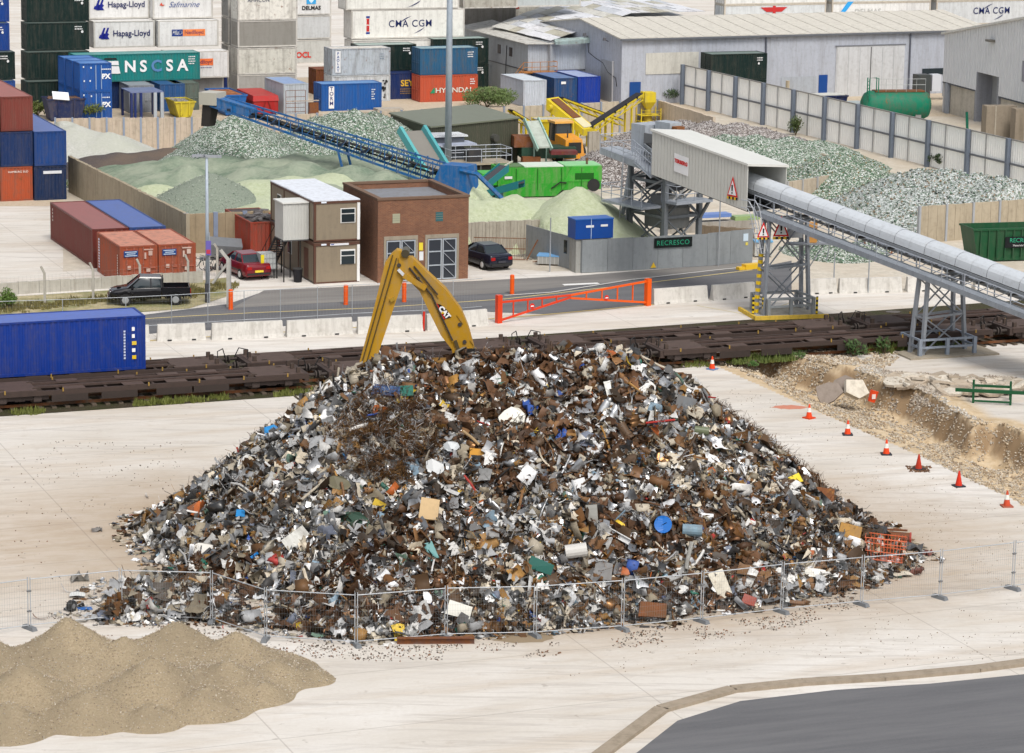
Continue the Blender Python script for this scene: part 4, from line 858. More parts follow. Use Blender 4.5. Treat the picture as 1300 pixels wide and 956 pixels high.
# ================================================================= flat wagons
def wheelset(x,t):
    w=MB()
    for s in (-.75,.75): w.tube([(x,s-.07,.66),(x,s+.07,.66)],.42,14)
    w.tube([(x,-1,.66),(x,1,.66)],.09,8); return w
def wagon(i,k,x0,L,label):
    t=thing('flat_wagon',label,'wagon',trackc[i]+RU_*x0,railang,'container flat wagons')
    rc=(.055,.038,.032); b0=MB().bx(.2,L-.2,-1.3,-1.16,.74,.98).bx(.2,L-.2,1.16,1.3,.74,.98).bx(.2,L-.2,-.3,-.1,.6,.95).bx(.2,L-.2,.1,.3,.6,.95)
    for a in np.arange(.3,L-.1,1.25): b0.bx(a-.07,a+.07,-1.08,1.08,.7,.93)
    b0.bx(0,.25,-1.25,1.25,.6,1.0).bx(L-.25,L,-1.25,1.25,.6,1.0); b0.build('frame','oldsteel',t,rc)
    for (a,b_) in ((.25,2.9),(L-2.9,L-.25)): MB().bx(a,b_,-1.2,1.2,.985,1.02).build('deck_plate','oldsteel',t,(.085,.058,.048))
    for a in (4.3,L/2-1.3,L/2+1.0,L-5.6):
        for (y0_,y1_) in ((-1.22,-.32),(.32,1.22)): MB().bx(a,a+1.1,y0_,y1_,.985,1.01).build('deck_plate','oldsteel',t,(.085,.058,.048))
    for y in (-.5,.38): MB().bx(2.9,L-2.9,y,y+.12,.95,1.06).build('long_beam','oldsteel',t,(.075,.05,.042))
    for y in (-1.33,1.3):
        for a in (3.6,6.2,L/2+.4,L-6.3): MB().bx(a,a+1.9,y,y+.03,.38,.74).build('side_gear','oldsteel',t,(.04,.03,.026))
    for xx in (1.2,4.2,L/2,L-6,L-1.2,L-3.6):
        for y in (-1.34,1.26): MB().bx(xx-.035,xx+.035,y,y+.06,.9,1.1).build('spigot','clean',t,(.30,.19,.05))
    for bx_ in (2.0,L-2.0):
        bg_=MB().bx(bx_-1.5,bx_+1.5,-1.12,-.98,.5,.78).bx(bx_-1.5,bx_+1.5,.98,1.12,.5,.78).bx(bx_-.25,bx_+.25,-1.1,1.1,.45,.7)
        for q in (-.9,.9): bg_.bx(bx_+q-.2,bx_+q+.2,-1.2,-1.0,.42,.8)
        bgo=bg_.build('bogie','oldsteel',t,(.06,.045,.04))
        for q in (-.9,.9): wheelset(bx_+q,t).build('wheelset','oldsteel',bgo,(.07,.05,.04))
    for e,s in ((0,-1),(L,1)):
        MB().tube([(e,-.88,.85),(e+s*.45,-.88,.85)],.09,8).tube([(e+s*.42,-.88,.85),(e+s*.5,-.88,.85)],.22,12).build('buffer','oldsteel',t,(.05,.04,.035))
        MB().tube([(e,.88,.85),(e+s*.45,.88,.85)],.09,8).tube([(e+s*.42,.88,.85),(e+s*.5,.88,.85)],.22,12).build('buffer','oldsteel',t,(.05,.04,.035))
        MB().tube([(e,0,.8),(e+s*.3,0,.7),(e+s*.5,0,.6)],.06,6).build('coupling','oldsteel',t,(.05,.04,.035))
        MB().tube([(e-s*.3,-.3,1.0),(e-s*.3,-.3,1.55),(e+s*.1,.1,1.6),(e+s*.3,.3,1.05)],.03,6).build('brake_hose','rubber',t,(.03,.03,.03))
        for yy in (-.9,.2,.9): MB().bx(e-s*.5-.1,e-s*.5+.1,yy-.08,yy+.08,1.0,1.3).build('end_bracket','oldsteel',t,(.07,.05,.04))
    return t
def onrail(px,i): # distance along track i for photo x
    best=0
    for s in np.arange(-40,90,.25):
        if proj(trackc[i]+RU_*float(s)+Vector((0,-.9,1)))[0]<px: best=s
    return float(best)
gaps0=[-420,-45,398,820,1262,1700]; gaps1=[-190,292,668,1082,1500]
for i,gl,nm in ((0,gaps0,'near'),(1,gaps1,'far')):
    for k in range(len(gl)-1):
        a,b_=onrail(gl[k],i),onrail(gl[k+1],i)
        wagon(i,k,a+.55,b_-a-1.1,('rusty container flat wagon on the near track, ' if i==0 else 'rusty container flat wagon on the far track, ')+
          (['beyond the left edge','from the left edge to the heap','behind the left shoulder of the heap','between the heap and the near trestle','at the right edge'] if i==0 else ['carrying the blue container','behind the excavator stick','right of the heap','crossing under the conveyor'])[k])
# container on the far wagon
endp=P(197,477.5,1.06); s1=(endp-trackc[1]).dot(RU_)
t=container(0,0,0,'long royal blue container loaded on the flat wagon at the left edge',(.006,.035,.24),L=12.19,Hh=2.89,loc=trackc[1]+RU_*(s1-12.19)-RV*1.22+Vector((0,0,1.04)),ang=railang,group='containers on the wagons',roofc=(.085,.14,.42),doors='near')
for i,(w1,c) in enumerate(((.13,(.8,.8,.8)),(.13,(.8,.8,.8)),(.22,(.7,.5,.05)),(.16,(.8,.8,.8)),(.2,(.75,.5,.02)))): MB().bx(11.45,11.45+w1+.02,-.03,-.02,2.1-i*.38,2.3-i*.38).build('sticker','clean',t,c)
for i in range(10): MB().bx(11.0,11.1,-.03,-.02,.6+i*.16,.7+i*.16).build('small_print','clean',t,(.5,.55,.7))
# ================================================================= grass & plants
def clump(mb,x,y,z,r,h,n,lw=.05,lh=.35,spread=1.):
    for _ in range(n):
        a=random.uniform(0,2*PI);q=r*math.sqrt(random.random());bx_=x+q*math.cos(a);by=y+q*math.sin(a);hh_=h*random.uniform(.4,1)*(1-.4*q/r if r>0 else 1)
        d=random.uniform(0,2*PI);lx,ly=math.cos(d)*lw,math.sin(d)*lw;tx,ty=random.uniform(-.3,.3)*hh_*spread,random.uniform(-.3,.3)*hh_*spread
        mb.add([(bx_-lx,by-ly,z),(bx_+lx,by+ly,z),(bx_+tx+lx*.3,by+ty+ly*.3,z+hh_)],[(0,1,2)])
def grass_line(pts,n,w,h,color,label,dens=26):
    mb=MB(); q=[P(*a) for a in pts]
    for _ in range(n):
        i=random.randrange(len(q)-1); t_=random.random(); p=q[i].lerp(q[i+1],t_)
        if fbm(np.array(p.x),np.array(p.y),.5,2)<.47: continue
        clump(mb,p.x+random.uniform(-w,w),p.y+random.uniform(-w,w),.01,random.uniform(.15,.4),h*random.uniform(.4,1.2),dens)
    o=mb.build('grass','leaf',None,color); return tag(o,label,'grass',kind='stuff')
grass_line([(0,526),(330,503),(660,479),(900,463),(1300,433)],520,.45,.45,(.13,.15,.035),'weedy grass along the near edge of the railway')
grass_line([(930,461),(1130,446),(1300,433)],300,.5,.7,(.11,.15,.04),'taller weeds along the railway at the right')
grass_line([(-20,398),(60,388),(150,380),(240,374),(290,362)],240,.9,.5,(.17,.15,.06),'dry grass on the verge by the low wall')
def leaves(mb,c,r,n,s):
    for _ in range(n):
        v=Vector((random.gauss(0,1),random.gauss(0,1),random.gauss(0,1))).normalized()*random.random()**.35
        p=Vector(c)+Vector((v.x*r[0],v.y*r[1],v.z*r[2])); a=Vector((random.gauss(0,1),random.gauss(0,1),random.gauss(0,1))).normalized(); b_=a.orthogonal().normalized()
        q=s*random.uniform(.5,1.3); mb.add([p-a*q-b_*q*.4,p+b_*q*.5*0+a*q*.1-b_*q*.5,p+a*q,p+a*q*.1+b_*q*.5],[(0,1,2,3)])
def bush(px,py,r,h,label,color=(.07,.11,.03),n=900,loc=None,s=.1,kind='bush'):
    p=loc or P(px,py); t=thing(kind,label,kind,p,0,'bushes and weeds'); mb=MB()
    for _ in range(9):
        a=random.uniform(0,2*PI);q=r*random.uniform(0,.75);hh_=h*random.uniform(.35,.75)
        leaves(mb,(q*math.cos(a),q*math.sin(a),hh_),(r*.42,r*.42,h*.30),n//9,s)
    mb.build('foliage','leaf',t,color); st=MB()
    for _ in range(7): 
        a=random.uniform(0,2*PI); st.tube([(0,0,0),(r*.3*math.cos(a),r*.3*math.sin(a),h*.4),(r*.6*math.cos(a),r*.6*math.sin(a),h*.8)],[.04,.03,.012],5)
    st.build('stems','wood',t,(.12,.09,.05)); return t
bush(618,137,2.9,2.4,'leafy green bush between the shed and the orange red container',(.09,.14,.045),4500,s=.11)
bush(108,151,2.2,1.6,'green bush in front of the stepped blue containers',(.085,.11,.025),1500,s=.13)
bush(48,148,1.4,1.5,'small bush between the navy skip and the left stack',(.085,.11,.025),800,s=.13)
bush(90,149,1.2,1.3,'low weed bush by the navy skip',(.085,.11,.025),600,s=.12)
bush(11,392,.85,1.3,'bright green weed bush at the left edge on the verge',(.07,.13,.02),900,s=.08)
bush(560,352,1.0,.9,'green weeds growing at the foot of the brick building doors',(.06,.10,.03),900,s=.08); bush(578,352,.7,.8,'green weeds at the right foot of the brick building',(.06,.10,.03),500,s=.08)
bush(1083,453,.8,1.1,'dark green weeds by the railway between the two trestles',(.045,.09,.025),420,s=.1); bush(1122,450,.6,1.1,'narrow dark green weeds left of the near trestle',(.045,.09,.025),240,s=.1)
bush(1010,456,.7,.5,'low weeds on the railway edge by the rubble',(.06,.11,.03),300,s=.08); bush(955,466,.5,.35,'tiny green weed in the rubble beside the top cone',(.06,.13,.03),220,s=.07)
bush(850,129,1.8,1.6,'dark bush with red flowers behind the beige wall corner',(.04,.07,.03),1200,s=.12); bush(835,128,1.2,1.3,'green bush at the corner of the beige wall',(.05,.08,.03),700,s=.12)
bush(1198,214,1.5,1.4,'dark green shrub at the foot of the white fence by the glass heap',(.03,.055,.02),1200,s=.14); bush(1010,172,.9,1.9,'green weeds climbing the white fence',(.06,.09,.03),500,s=.12)
bush(1288,232,.8,1.4,'ivy plant at the right edge of the white fence',(.04,.07,.025),500,s=.12)
bush(100,238,1.3,.8,'grass and weeds behind the left wall end',(.10,.12,.04),500,s=.1)
# ================================================================= walls and fences
def local(t): return t.matrix_basis.inverted()
def panel_wall(label,a,b,h,col,post=None,step=2.4,th=.25,z0=0.,pcol=(.30,.34,.40),mat='conc',pw_=.16,name='retaining_wall',proud=.06,slabs=True):
    L=(b-a).to_2d().length; rz=angp(a,b); t=thing(name,label,'wall',Vector((a.x,a.y,z0)),rz); mb=MB()
    n=max(1,round(L/step)); st=L/n
    k=3 if slabs else 1; w=st/ k
    for i in range(n*k): 
        o=random.uniform(0,.02); mb.bx(i*w+.008,(i+1)*w-.008,o,th+o,0,h+random.uniform(-.03,.03))
    mb.build('wall_panels',mat,t,col)
    if post:
        for i in range(n+1): MB().bx(i*st-pw_/2,i*st+pw_/2,-proud-.02,th*.5,0,h+.08).build('post','galv',t,pcol)
    return t
def g0(x,y,z): p=P(x,y,z); return Vector((p.x,p.y,0))
BEI=(.42,.34,.25)
panel_wall('beige concrete wall with slim posts behind the glass heaps at the left',g0(70,150.5,2.8),g0(265,149.5,2.8),2.8,(.50,.41,.32),True,1.45,pcol=(.28,.33,.42))
panel_wall('beige concrete wall running behind the green shed and mixed glass heap',g0(265,149.5,2.8),g0(640,136,2.8),2.8,(.48,.40,.31),True,1.9,pcol=(.28,.33,.42))
panel_wall('beige concrete wall behind the yellow screening plant',g0(640,136,2.8),g0(835,127,2.8),2.8,(.46,.40,.31),True,1.9,pcol=(.28,.33,.42))
panel_wall('beige board wall running from the plant corner along the foot of the white fence',g0(835,127,2.8),g0(905,149,2.8),2.8,(.55,.46,.36),None,1.2,slabs=False)
panel_wall('low beige wall continuing along the foot of the white fence',g0(905,149,2.6),g0(1060,198,1.6),1.5,(.50,.42,.33),None,1.2,slabs=False)
panel_wall('tall weathered concrete board wall beside the long brown container',g0(86,198,2.8),g0(236,272,2.8),2.8,(.34,.29,.21),None,1.0)
panel_wall('concrete wall with blue grey posts behind the lamp post and skip',g0(236,272,2.7),g0(348,268,2.7),2.7,(.33,.26,.17),True,2.2,pcol=(.26,.31,.42),pw_=.3)
panel_wall('grey concrete board wall below the pale green glass heap',g0(590,283,2.3),g0(697,279,2.3),2.3,(.38,.35,.29),None,.8)
panel_wall('low concrete wall in front of the mixed glass heaps under the conveyor',g0(1000,233,1.4),g0(1110,216,1.4),1.5,(.42,.36,.28),True,2.,pcol=(.4,.4,.4))
panel_wall('beige concrete wall beside the dark green skip at the right',g0(1168,263,2.6),g0(1400,246,2.6),2.6,(.40,.34,.25),True,2.4,pcol=(.4,.42,.45))
panel_wall('pale concrete block wall by the screening plant',g0(655,171,1.6),g0(668,170,1.6),1.6,(.5,.46,.38),None,1.2)
panel_wall('short concrete block wall near the grey heap',g0(748,168,2.0),g0(762,167,2.0),2.0,(.34,.31,.26),None,1.2); 
panel_wall('grey concrete bay wall behind the conveyor tower fence',g0(887,286,1.6),g0(957,291,1.6),1.6,(.22,.17,.12),None,1.2)
# white corrugated fence
fa=g0(868,82,3.9); fb=g0(1234,165,3.9); fdir=(fb-fa).normalized(); fb2=fb+fdir*22
Lf=(fb2-fa).length; t=thing('boundary_fence','tall white corrugated metal fence with steel posts, running back at the right','fence',fa,angp(fa,fb))
MB().corr((0,0),(Lf,0),0.05,3.85,.33,.05).build('sheeting','clean',t,(.86,.86,.83))
MB().bx(0,Lf,-.1,.02,3.82,3.92).build('top_rail','galv',t,(.30,.29,.27)); MB().bx(0,Lf,-.16,-.06,1.85,2.0).build('middle_rail','galv',t,(.17,.18,.20))
npst=round(29.3/5.6*1.0+ (22.8+22)/5.6); stp=5.6; k=0
px_posts=[870,903,937,973,1011,1051,1093,1137,1183,1233,1284]
for x in px_posts:
    s_=0
    for q in np.arange(0,Lf,.1):
        if proj(fa+fdir*float(q)+Vector((0,0,3.9)))[0]<x: s_=float(q)
    MB().bx(s_-.16,s_+.16,-.42,-.08,0,3.95).build('post','galv',t,(.16,.19,.24))
    MB().bx(s_+2.4,s_+2.5,-.1,-.055,0,3.83).build('sheet_joint','galv',t,(.35,.35,.35))
# grey enclosure fence
def plain_fence(a,b,h,label,step,col):
    L=(b-a).to_2d().length; t=thing('panel_fence',label,'fence',a,angp(a,b)); n=max(1,round(L/step)); st=L/n
    for i in range(n): MB().bx(i*st+.01,(i+1)*st-.01,0,.05,.03,h+ (0.02 if i%2 else 0)).build('sheet_panel','galv',t,(lambda f_:tuple(c*f_ for c in col))(random.uniform(.93,1.06)))
    MB().bx(0,L,.05,.12,h-.25,h-.15).build('back_rail','galv',t,(.2,.2,.2)); return t
FG=(.27,.29,.30)
e1,e2,e3,e4=g0(668,285,2.2),g0(739.5,305,2.2),g0(899,297,2.2),g0(956.5,292,2.2)
t=plain_fence(e1,e2,2.2,'grey sheet metal fence side facing the pale green heap',1.4,FG); 
MB().bx(4.9,5.3,-.02,-.005,1.0,1.9).build('window','glass',t)
t=plain_fence(e2,e3,2.2,'grey sheet metal fence carrying the black letter sign',1.8,FG)
t2=plain_fence(e3,e4,2.25,'grey sheet metal gate with a mirror panel right of the black sign',1.5,FG); MB().bx(2.9,3.3,-.03,-.005,1.5,2.0).build('notice','clean',t2,(.5,.6,.68)); MB().bx(3.1,3.3,-.03,-.005,1.2,1.4).build('notice','clean',t2,(.6,.5,.1))
fd=(e3-e2).normalized(); fn=Vector((fd.y,-fd.x,0))
def on_fence(px,z):
    for s_ in np.arange(0,9,.02):
        if proj(e2+fd*float(s_)+Vector((0,0,z)))[0]>=px: break
    return e2+fd*float(s_)+fn*.03
q_=on_fence(830,1.5); sgn=thing('sign','black sign with green dotted capitals fixed to the grey fence','sign',Vector((q_.x,q_.y,Zat(q_,315))),angp(e2,e3))
MB().bx(0,2.75,-.07,0,0,.66).build('board','clean',sgn,(.008,.012,.012)); text('RECRESCO',sgn,(1.35,-.08,.31),FRONT,.46,(.03,.30,.17),'clean',.0,0,1.0,space=1.1)
tri=thing('warning_sign','small yellow triangular warning sign low on the grey fence','sign',on_fence(829,.1)+Vector((0,0,.1)),angp(e2,e3)); MB().slab([(-.2,-.03,.02),(.2,-.03,.02),(0,-.03,.38)],(0,.02,0)).build('triangle','clean',tri,(.65,.42,.03))
# blue generator box on a grey plinth behind the fence
p=P(735,306,2.25)+V*.6; t=thing('generator','bright blue boxed generator showing above the grey fence','generator',p,A)
MB().bx(0,2.7,0,1.3,0,1.25).build('housing','clean',t,(.01,.06,.27)); MB().bx(-.03,2.73,-.03,1.33,1.25,1.33).build('lid','clean',t,(.02,.10,.36))
MB().bx(.75,1.3,-.02,-.002,.75,.9).build('label_plate','clean',t,(.7,.7,.7)); MB().bx(1.8,2.3,-.02,-.002,.78,.92).build('label_plate','clean',t,(.7,.7,.7)); MB().bx(1.1,1.13,-.03,0,0,1.35).build('strap','clean',t,(.5,.6,.7))
MB().bx(.1,2.6,.1,1.2,-2.25,0).build('plinth','conc',t,(.3,.3,.28))
# ================================================================= buildings
# brick building
p=g0(480,252.7,5.45); q_=g0(595.3,248,5.45); L=(q_-p).length; rz=angp(p,q_); D_=7.4; Hb=5.35
t=thing('brick_building','square brick building with two steel double doors and a flat roof','building',p,rz)
mb=MB().bx(0,L,0,.25,0,Hb).bx(0,.25,.25,D_,0,Hb).bx(L-.25,L,.25,D_,0,Hb).bx(.25,L-.25,D_-.25,D_,0,Hb); mb.build('wall','brick',t)
MB().bx(-.06,L+.06,-.06,.3,Hb,Hb+.14).bx(-.06,.3,.3,D_,Hb,Hb+.14).bx(L-.3,L+.06,.3,D_,Hb,Hb+.14).bx(.3,L-.3,D_-.3,D_+.06,Hb,Hb+.14).build('parapet','conc',t,(.16,.10,.07))
MB().bx(.25,L-.25,.25,D_-.25,Hb-.5,Hb-.35).build('roof','conc',t,(.20,.21,.23))
for (x0,c) in ((.98,(.03,.06,.08)),(3.9,(.05,.12,.13))):
    w_=MB().bx(x0,x0+.5,-.02,.0,3.85,4.45).build('window','clean',t,(.36,.36,.25) if x0<2 else (.04,.12,.13))
    for k in range(1,4): MB().bx(x0,x0+.5,-.03,-.02,3.85+k*.15,3.87+k*.15).build('glazing_bar','clean',w_,(.25,.25,.2))
for i,x0 in enumerate((.55,3.35)):
    MB().bx(x0-.15,x0+2.15,-.05,.0,2.75,3.0).bx(x0-.15,x0,-.05,.0,0,2.75).bx(x0+2.0,x0+2.15,-.05,.0,0,2.75).build('lintel','conc',t,(.30,.26,.20))
    for j in (0,1):
        xa=x0+j*1.0; dr=MB().bx(xa+.02,xa+.98,-.03,-.0,.05,2.72).build('door','clean',t,(.035,.04,.05))
        fr=MB()
        for xx in (xa+.02,xa+.9): fr.bx(xx,xx+.08,-.07,-.03,.05,2.72)
        for zz in (.05,.95,1.85,2.64): fr.bx(xa+.1,xa+.9,-.07,-.03,zz,zz+.08)
        if j==1:
            for zz in (.1,1.0,1.9): fr.bar((xa+.1,-.055,zz+.8),(xa+.9,-.055,zz+.02),.06,.03)
        fr.build('door_frame','galv',dr,(.42,.46,.5))
MB().bx(2.78,3.05,-.03,-.001,2.0,2.5).build('warning_notice','clean',t,(.75,.6,.05)); MB().bx(2.8,3.08,-.03,-.001,1.35,1.92).build('notice','clean',t,(.7,.72,.72))
# stacked site cabins
CB=(.25,.205,.145); cp=g0(399,254.5,5.4); cq=g0(457,252.7,5.4); Lc=3.0; Dc=9.3; crz=A
def cabin(z,label,low):
    t=thing('site_cabin',label,'cabin',cp+Vector((0,0,z)),crz,'stacked site cabins'); h=2.6
    MB().bx(0,Lc,0,Dc,.1,h-.08).build('wall','paint',t,CB)
    fr=MB()
    for x in (-.03,Lc-.12):
        for y in (-.03,3.2,6.3,Dc-.12): 
            if x<0 or y in(-.03,Dc-.12): fr.bx(x,x+.15,y,y+.15,0,h)
    fr.bx(-.04,Lc+.04,-.05,.0,h-.16,h-.0).bx(-.05,.0,0,Dc,h-.16,h).bx(Lc,Lc+.05,0,Dc,h-.16,h).bx(0,Lc,-.04,0,0,.1); fr.build('frame','paint',t,(.10,.045,.03))
    MB().bx(Lc-.13,Lc+.05,-.07,-.0,.05,h-.16).build('corner_trim','clean',t,(.75,.75,.73))
    MB().bx(-.06,Lc+.06,-.06,Dc+.06,h,h+.07).build('roof','paint',t,(.66,.69,.74) if not low else (.12,.07,.05))
    wn=MB().bx(1.75,2.75,-.045,-.002,1.15 if not low else 1.2,2.1 if not low else 2.15).build('window','clean',t,(.72,.72,.7))
    MB().bx(1.81,2.69,-.06,-.045,1.2,1.72).build('pane','glass',wn); MB().bx(1.81,2.69,-.06,-.045,1.78,2.05).build('pane','glass',wn)
    wn=MB().bx(-.04,-.002,7.0,7.8,1.15,2.0).build('window','clean',t,(.7,.7,.68)); MB().bx(-.055,-.04,7.06,7.74,1.2,1.95).build('pane','glass',wn)
    if low:
        wn=MB().bx(-.04,-.002,4.7,5.5,1.15,2.0).build('window','clean',t,(.7,.7,.68)); MB().bx(-.055,-.04,4.76,5.44,1.2,1.95).build('pane','glass',wn)
        MB().bx(1.05,2.3,-.07,-.05,2.44,2.57).build('name_plate','clean',t,(.7,.7,.72)); MB().bx(1.1,1.3,-.08,-.07,2.48,2.54).build('lettering','clean',t,(.05,.07,.3)); MB().bx(-.02,.0,1.2,2.1,.1,2.1).build('door','paint',t,(.13,.06,.04))
    else: MB().bx(-.02,.0,2.0,2.9,.1,2.1).build('door','paint',t,(.13,.06,.04))
    MB().bx(.45,.8,-.07,-.05,h-.12,h-.02).build('maker_plate','clean',t,(.7,.75,.82))
    MB().bx(Lc,Lc+.3,.6,1.3,1.4,1.9).build('air_unit','clean',t,(.3,.3,.28)) if not low else None
    return t
cabin(0,'lower brown site cabin under the upper one, with a name plate above its window',True); cabin(2.72,'upper brown site cabin with a white roof on top of the lower one',False)
t=thing('stair_porch','pale grey corrugated porch box hanging on the side of the upper cabin','porch',cp+Matrix.Rotation(crz,3,'Z')@Vector((-1.75,1.0,2.75)),crz)
MB().corr((0,0),(1.7,0),0,2.35,.2,.02).corr((0,1.8),(0,0),0,2.35,.2,.02).corr((1.7,1.8),(0,1.8),0,2.35,.2,.02).build('cladding','clean',t,(.50,.50,.47)); MB().bx(-.08,1.72,-.08,1.9,2.35,2.43).build('roof','clean',t,(.62,.62,.58)); MB().bx(0,1.7,0,1.8,-.08,0).build('floor','galv',t,(.1,.1,.1))
t=thing('staircase','black steel staircase climbing the side of the brown cabins','staircase',cp+Matrix.Rotation(crz,3,'Z')@Vector((-1.75,2.6,0)),crz); st=MB()
for k in range(13): st.bx(.1,.95,.3+k*.26,.55+k*.26,2.6-k*.2,2.63-k*.2)
st.build('treads','galv',t,(.03,.03,.03))
for x in (.08,.97):
    MB().bar((x,.2,2.75),(x,3.7,.05),.05,.2).build('stringer','paint',t,(.02,.02,.02)); MB().tube([(x,-.2,3.6),(x,.2,3.6),(x,3.7,1.0)],.025,6).build('handrail','paint',t,(.02,.02,.02))
    for k in range(4): MB().tube([(x,.3+k*1.1,2.7-k*.85),(x,.3+k*1.1,3.55-k*.85)],.02,5).build('baluster','paint',t,(.02,.02,.02))
for (x,y) in ((.1,-1.4),(1.2,-1.4),(.1,.1),(1.0,.1),(.1,2.0),(1,2.0)): MB().tube([(x,y,0),(x,y,2.75 if y<1 else 1.4)],.045,6).build('leg','paint',t,(.02,.02,.02))
# olive shed
p=g0(547,161.5,3.8); t=thing('shed','olive green flat roofed shed behind the blue conveyor','shed',p,angp(p,g0(658,150,3.8))); Ls=(g0(658,150,3.8)-p).length; Ds=9.6
ra=angp(p,g0(496,144,3.8))-t.rotation_euler.z; ly=(g0(496,144,3.8)-p).length; off=(ly*math.cos(ra),ly*math.sin(ra))
OL=(.062,.067,.047); q4=[(0,0),(Ls,0),(Ls+off[0],off[1]),(off[0],off[1])]
mb=MB()
for i in range(4):
    a,b_=q4[i],q4[(i+1)%4]; mb.corr(a,b_,0,3.75,.22,.025)
mb.build('wall','paint',t,OL)
o1=[(x+(-.12 if x<Ls/2 else .12),y+(-.12 if y<2 else .12)) for x,y in q4]; MB().prism(o1,3.75,3.87).build('roof','paint',t,(.15,.165,.12))
MB().tube([(7.0,-.0,2.4),(7.0,-.45,2.4)],.33,12).tube([(7.0,-.45,2.4),(7.0,-.46,2.4)],.25,12).build('vent_pipe','galv',t,(.08,.08,.07))
MB().bx(6.8,7.2,-.1,-.0,.2,2.2).build('downpipe','galv',t,(.05,.06,.05)); MB().bx(7.9,9.3,-.06,-.02,.0,1.0).build('opening','clean',t,(.012,.012,.012))
# main grey warehouse
p=g0(790,49.5,6.45); LW=42.; DW=19.; wa=R(23.5)
t=thing('warehouse','long pale grey warehouse with a shallow cream roof','warehouse',p,wa); GW=(.40,.425,.48); HW=6.45; HR=7.55
mb=MB().corr((0,0),(LW,0),0,HW,.5,.02)
mb.corr((0,DW),(0,0),0,HW,.5,.02).corr((LW,0),(LW,DW),0,HW,.5,.02).corr((LW,DW),(0,DW),0,HW,.5,.02)
mb.build('wall','paint',t,GW); MB().slab([(0,0,HW),(0,DW,HW),(0,DW/2,HR)],(.05,0,0)).build('gable','paint',t,GW); MB().slab([(LW-.05,0,HW),(LW-.05,DW,HW),(LW-.05,DW/2,HR)],(.05,0,0)).build('gable','paint',t,GW)
for sgn_,y0,y1 in ((1,-.25,DW/2),(-1,DW+.25,DW/2)):
    mb=MB(); n=42
    for k in range(n):
        x0=-.3+k*(LW+.6)/n; x1=x0+(LW+.6)/n-.02; zz=.03*(k%2)
        mb.hexa([(x0,y0,HW+zz-.05),(x1,y0,HW+zz-.05),(x1,y1,HR+zz-.0),(x0,y1,HR+zz-.0),(x0,y0,HW+.08+zz),(x1,y0,HW+.08+zz),(x1,y1,HR+.12+zz),(x0,y1,HR+.12+zz)])
    mb.build('roof','paint',t,(.56,.53,.46))
MB().bx(-.3,LW+.3,-.42,-.25,HW-.15,HW+.03).build('gutter','galv',t,(.14,.15,.17))
for x in (15.9,32.6): MB().tube([(x,-.12,0),(x,-.12,HW-.1)],.09,8).build('downpipe','galv',t,(.12,.13,.16))
dz=MB().bx(24.0,32.0,-.08,-.03,0,5.1).build('sliding_door','paint',t,(.52,.53,.54)); 
for k in range(0,24): MB().bx(24.1+k*.33,24.14+k*.33,-.1,-.08,.1,4.95).build('rib','paint',dz,(.4,.41,.43)) if k%4==0 else None
MB().bx(28.0,28.08,-.11,-.08,0,5.0).build('door_seam','clean',dz,(.1,.1,.1)); MB().bx(23.9,32.1,-.12,-.03,5.1,5.22).build('door_rail','galv',t,(.2,.21,.23))
MB().bx(2.6,8.4,-.06,-.025,2.9,5.0).build('roller_door','paint',t,(.52,.51,.46)); MB().bx(.9,2.1,-.06,-.025,.0,2.2).build('door','clean',t,(.012,.06,.22))
MB().bx(17.8,21.8,-.05,-.025,.5,2.2).build('roller_door','paint',t,(.36,.39,.43)); MB().bx(11,14.5,-.05,-.025,.3,2.3).build('roller_door','paint',t,(.34,.37,.41)); MB().bx(22.1,23.1,-.06,-.025,0,2.3).build('door','clean',t,(.012,.06,.24))
MB().bx(34.2,37.4,-.06,-.025,1.95,2.6).build('window_band','glass',t)
dm=MB().bx(-.07,-.03,2.0,4.6,0,4.0).build('roller_door','paint',t,(.30,.31,.32)); MB().bx(-.1,-.03,1.8,2.0,0,4.1).build('door_frame','clean',t,(.6,.6,.6))
for (x,y) in ((-.3,3.2),(-.3,7.9)): MB().tube([(0,y,5.9),(x,y,6.1)],.04,6).hexa([(x-.25,y-.2,6.0),(x,y-.2,6.0),(x,y+.2,6.0),(x-.25,y+.2,6.0),(x-.2,y-.15,6.3),(x,y-.15,6.3),(x,y+.15,6.3),(x-.2,y+.15,6.3)]).build('floodlight','clean',t,(.12,.12,.13))
MB().tube([(-.05,8,5.9),(-.06,7.6,4.4),(-.06,6,4.0),(-.06,4.2,3.7),(-.06,3,2.9),(-.06,1.2,2.5),(-.06,.9,1.7)],.035,5).build('cable','rubber',t,(.03,.03,.03))
# cabins with the patchwork roof
p=g0(670,90,2.6); rzc=A; t=thing('stacked_cabins','two storey row of pale grey cabins with orange stairs under a patchwork roof','building',p,rzc); Lx=8.;Dy=18.5
MB().bx(0,Lx,.05,Dy,0,2.55).build('lower_storey','paint',t,(.36,.39,.41)); MB().bx(0,Lx,.0,Dy,2.62,5.25).build('upper_storey','paint',t,(.38,.41,.44))
for x0,x1 in ((0,2.6),(2.75,5.6),(5.8,7.9)):
    MB().corr((x0,-.02),(x1,-.02),2.7,5.15,.25,.03).build('cladding','paint',t,(.40,.43,.47)); MB().corr((x0,.02),(x1,.02),.1,2.5,.25,.03).build('cladding','paint',t,(.36,.39,.43))
MB().bx(2.62,2.72,-.04,.0,0,5.2).build('joint','clean',t,(.04,.04,.05)); MB().bx(-.03,Lx,-.06,.0,2.55,2.62).build('floor_beam','clean',t,(.07,.07,.08)); MB().bx(-.05,.0,.0,Dy,2.55,2.64).build('floor_beam','clean',t,(.08,.08,.09))
for y in (4.2,7.4,13.9): MB().bx(-.04,-.0,y,y+.8,3.6,4.5).build('window','clean',t,(.06,.05,.05))
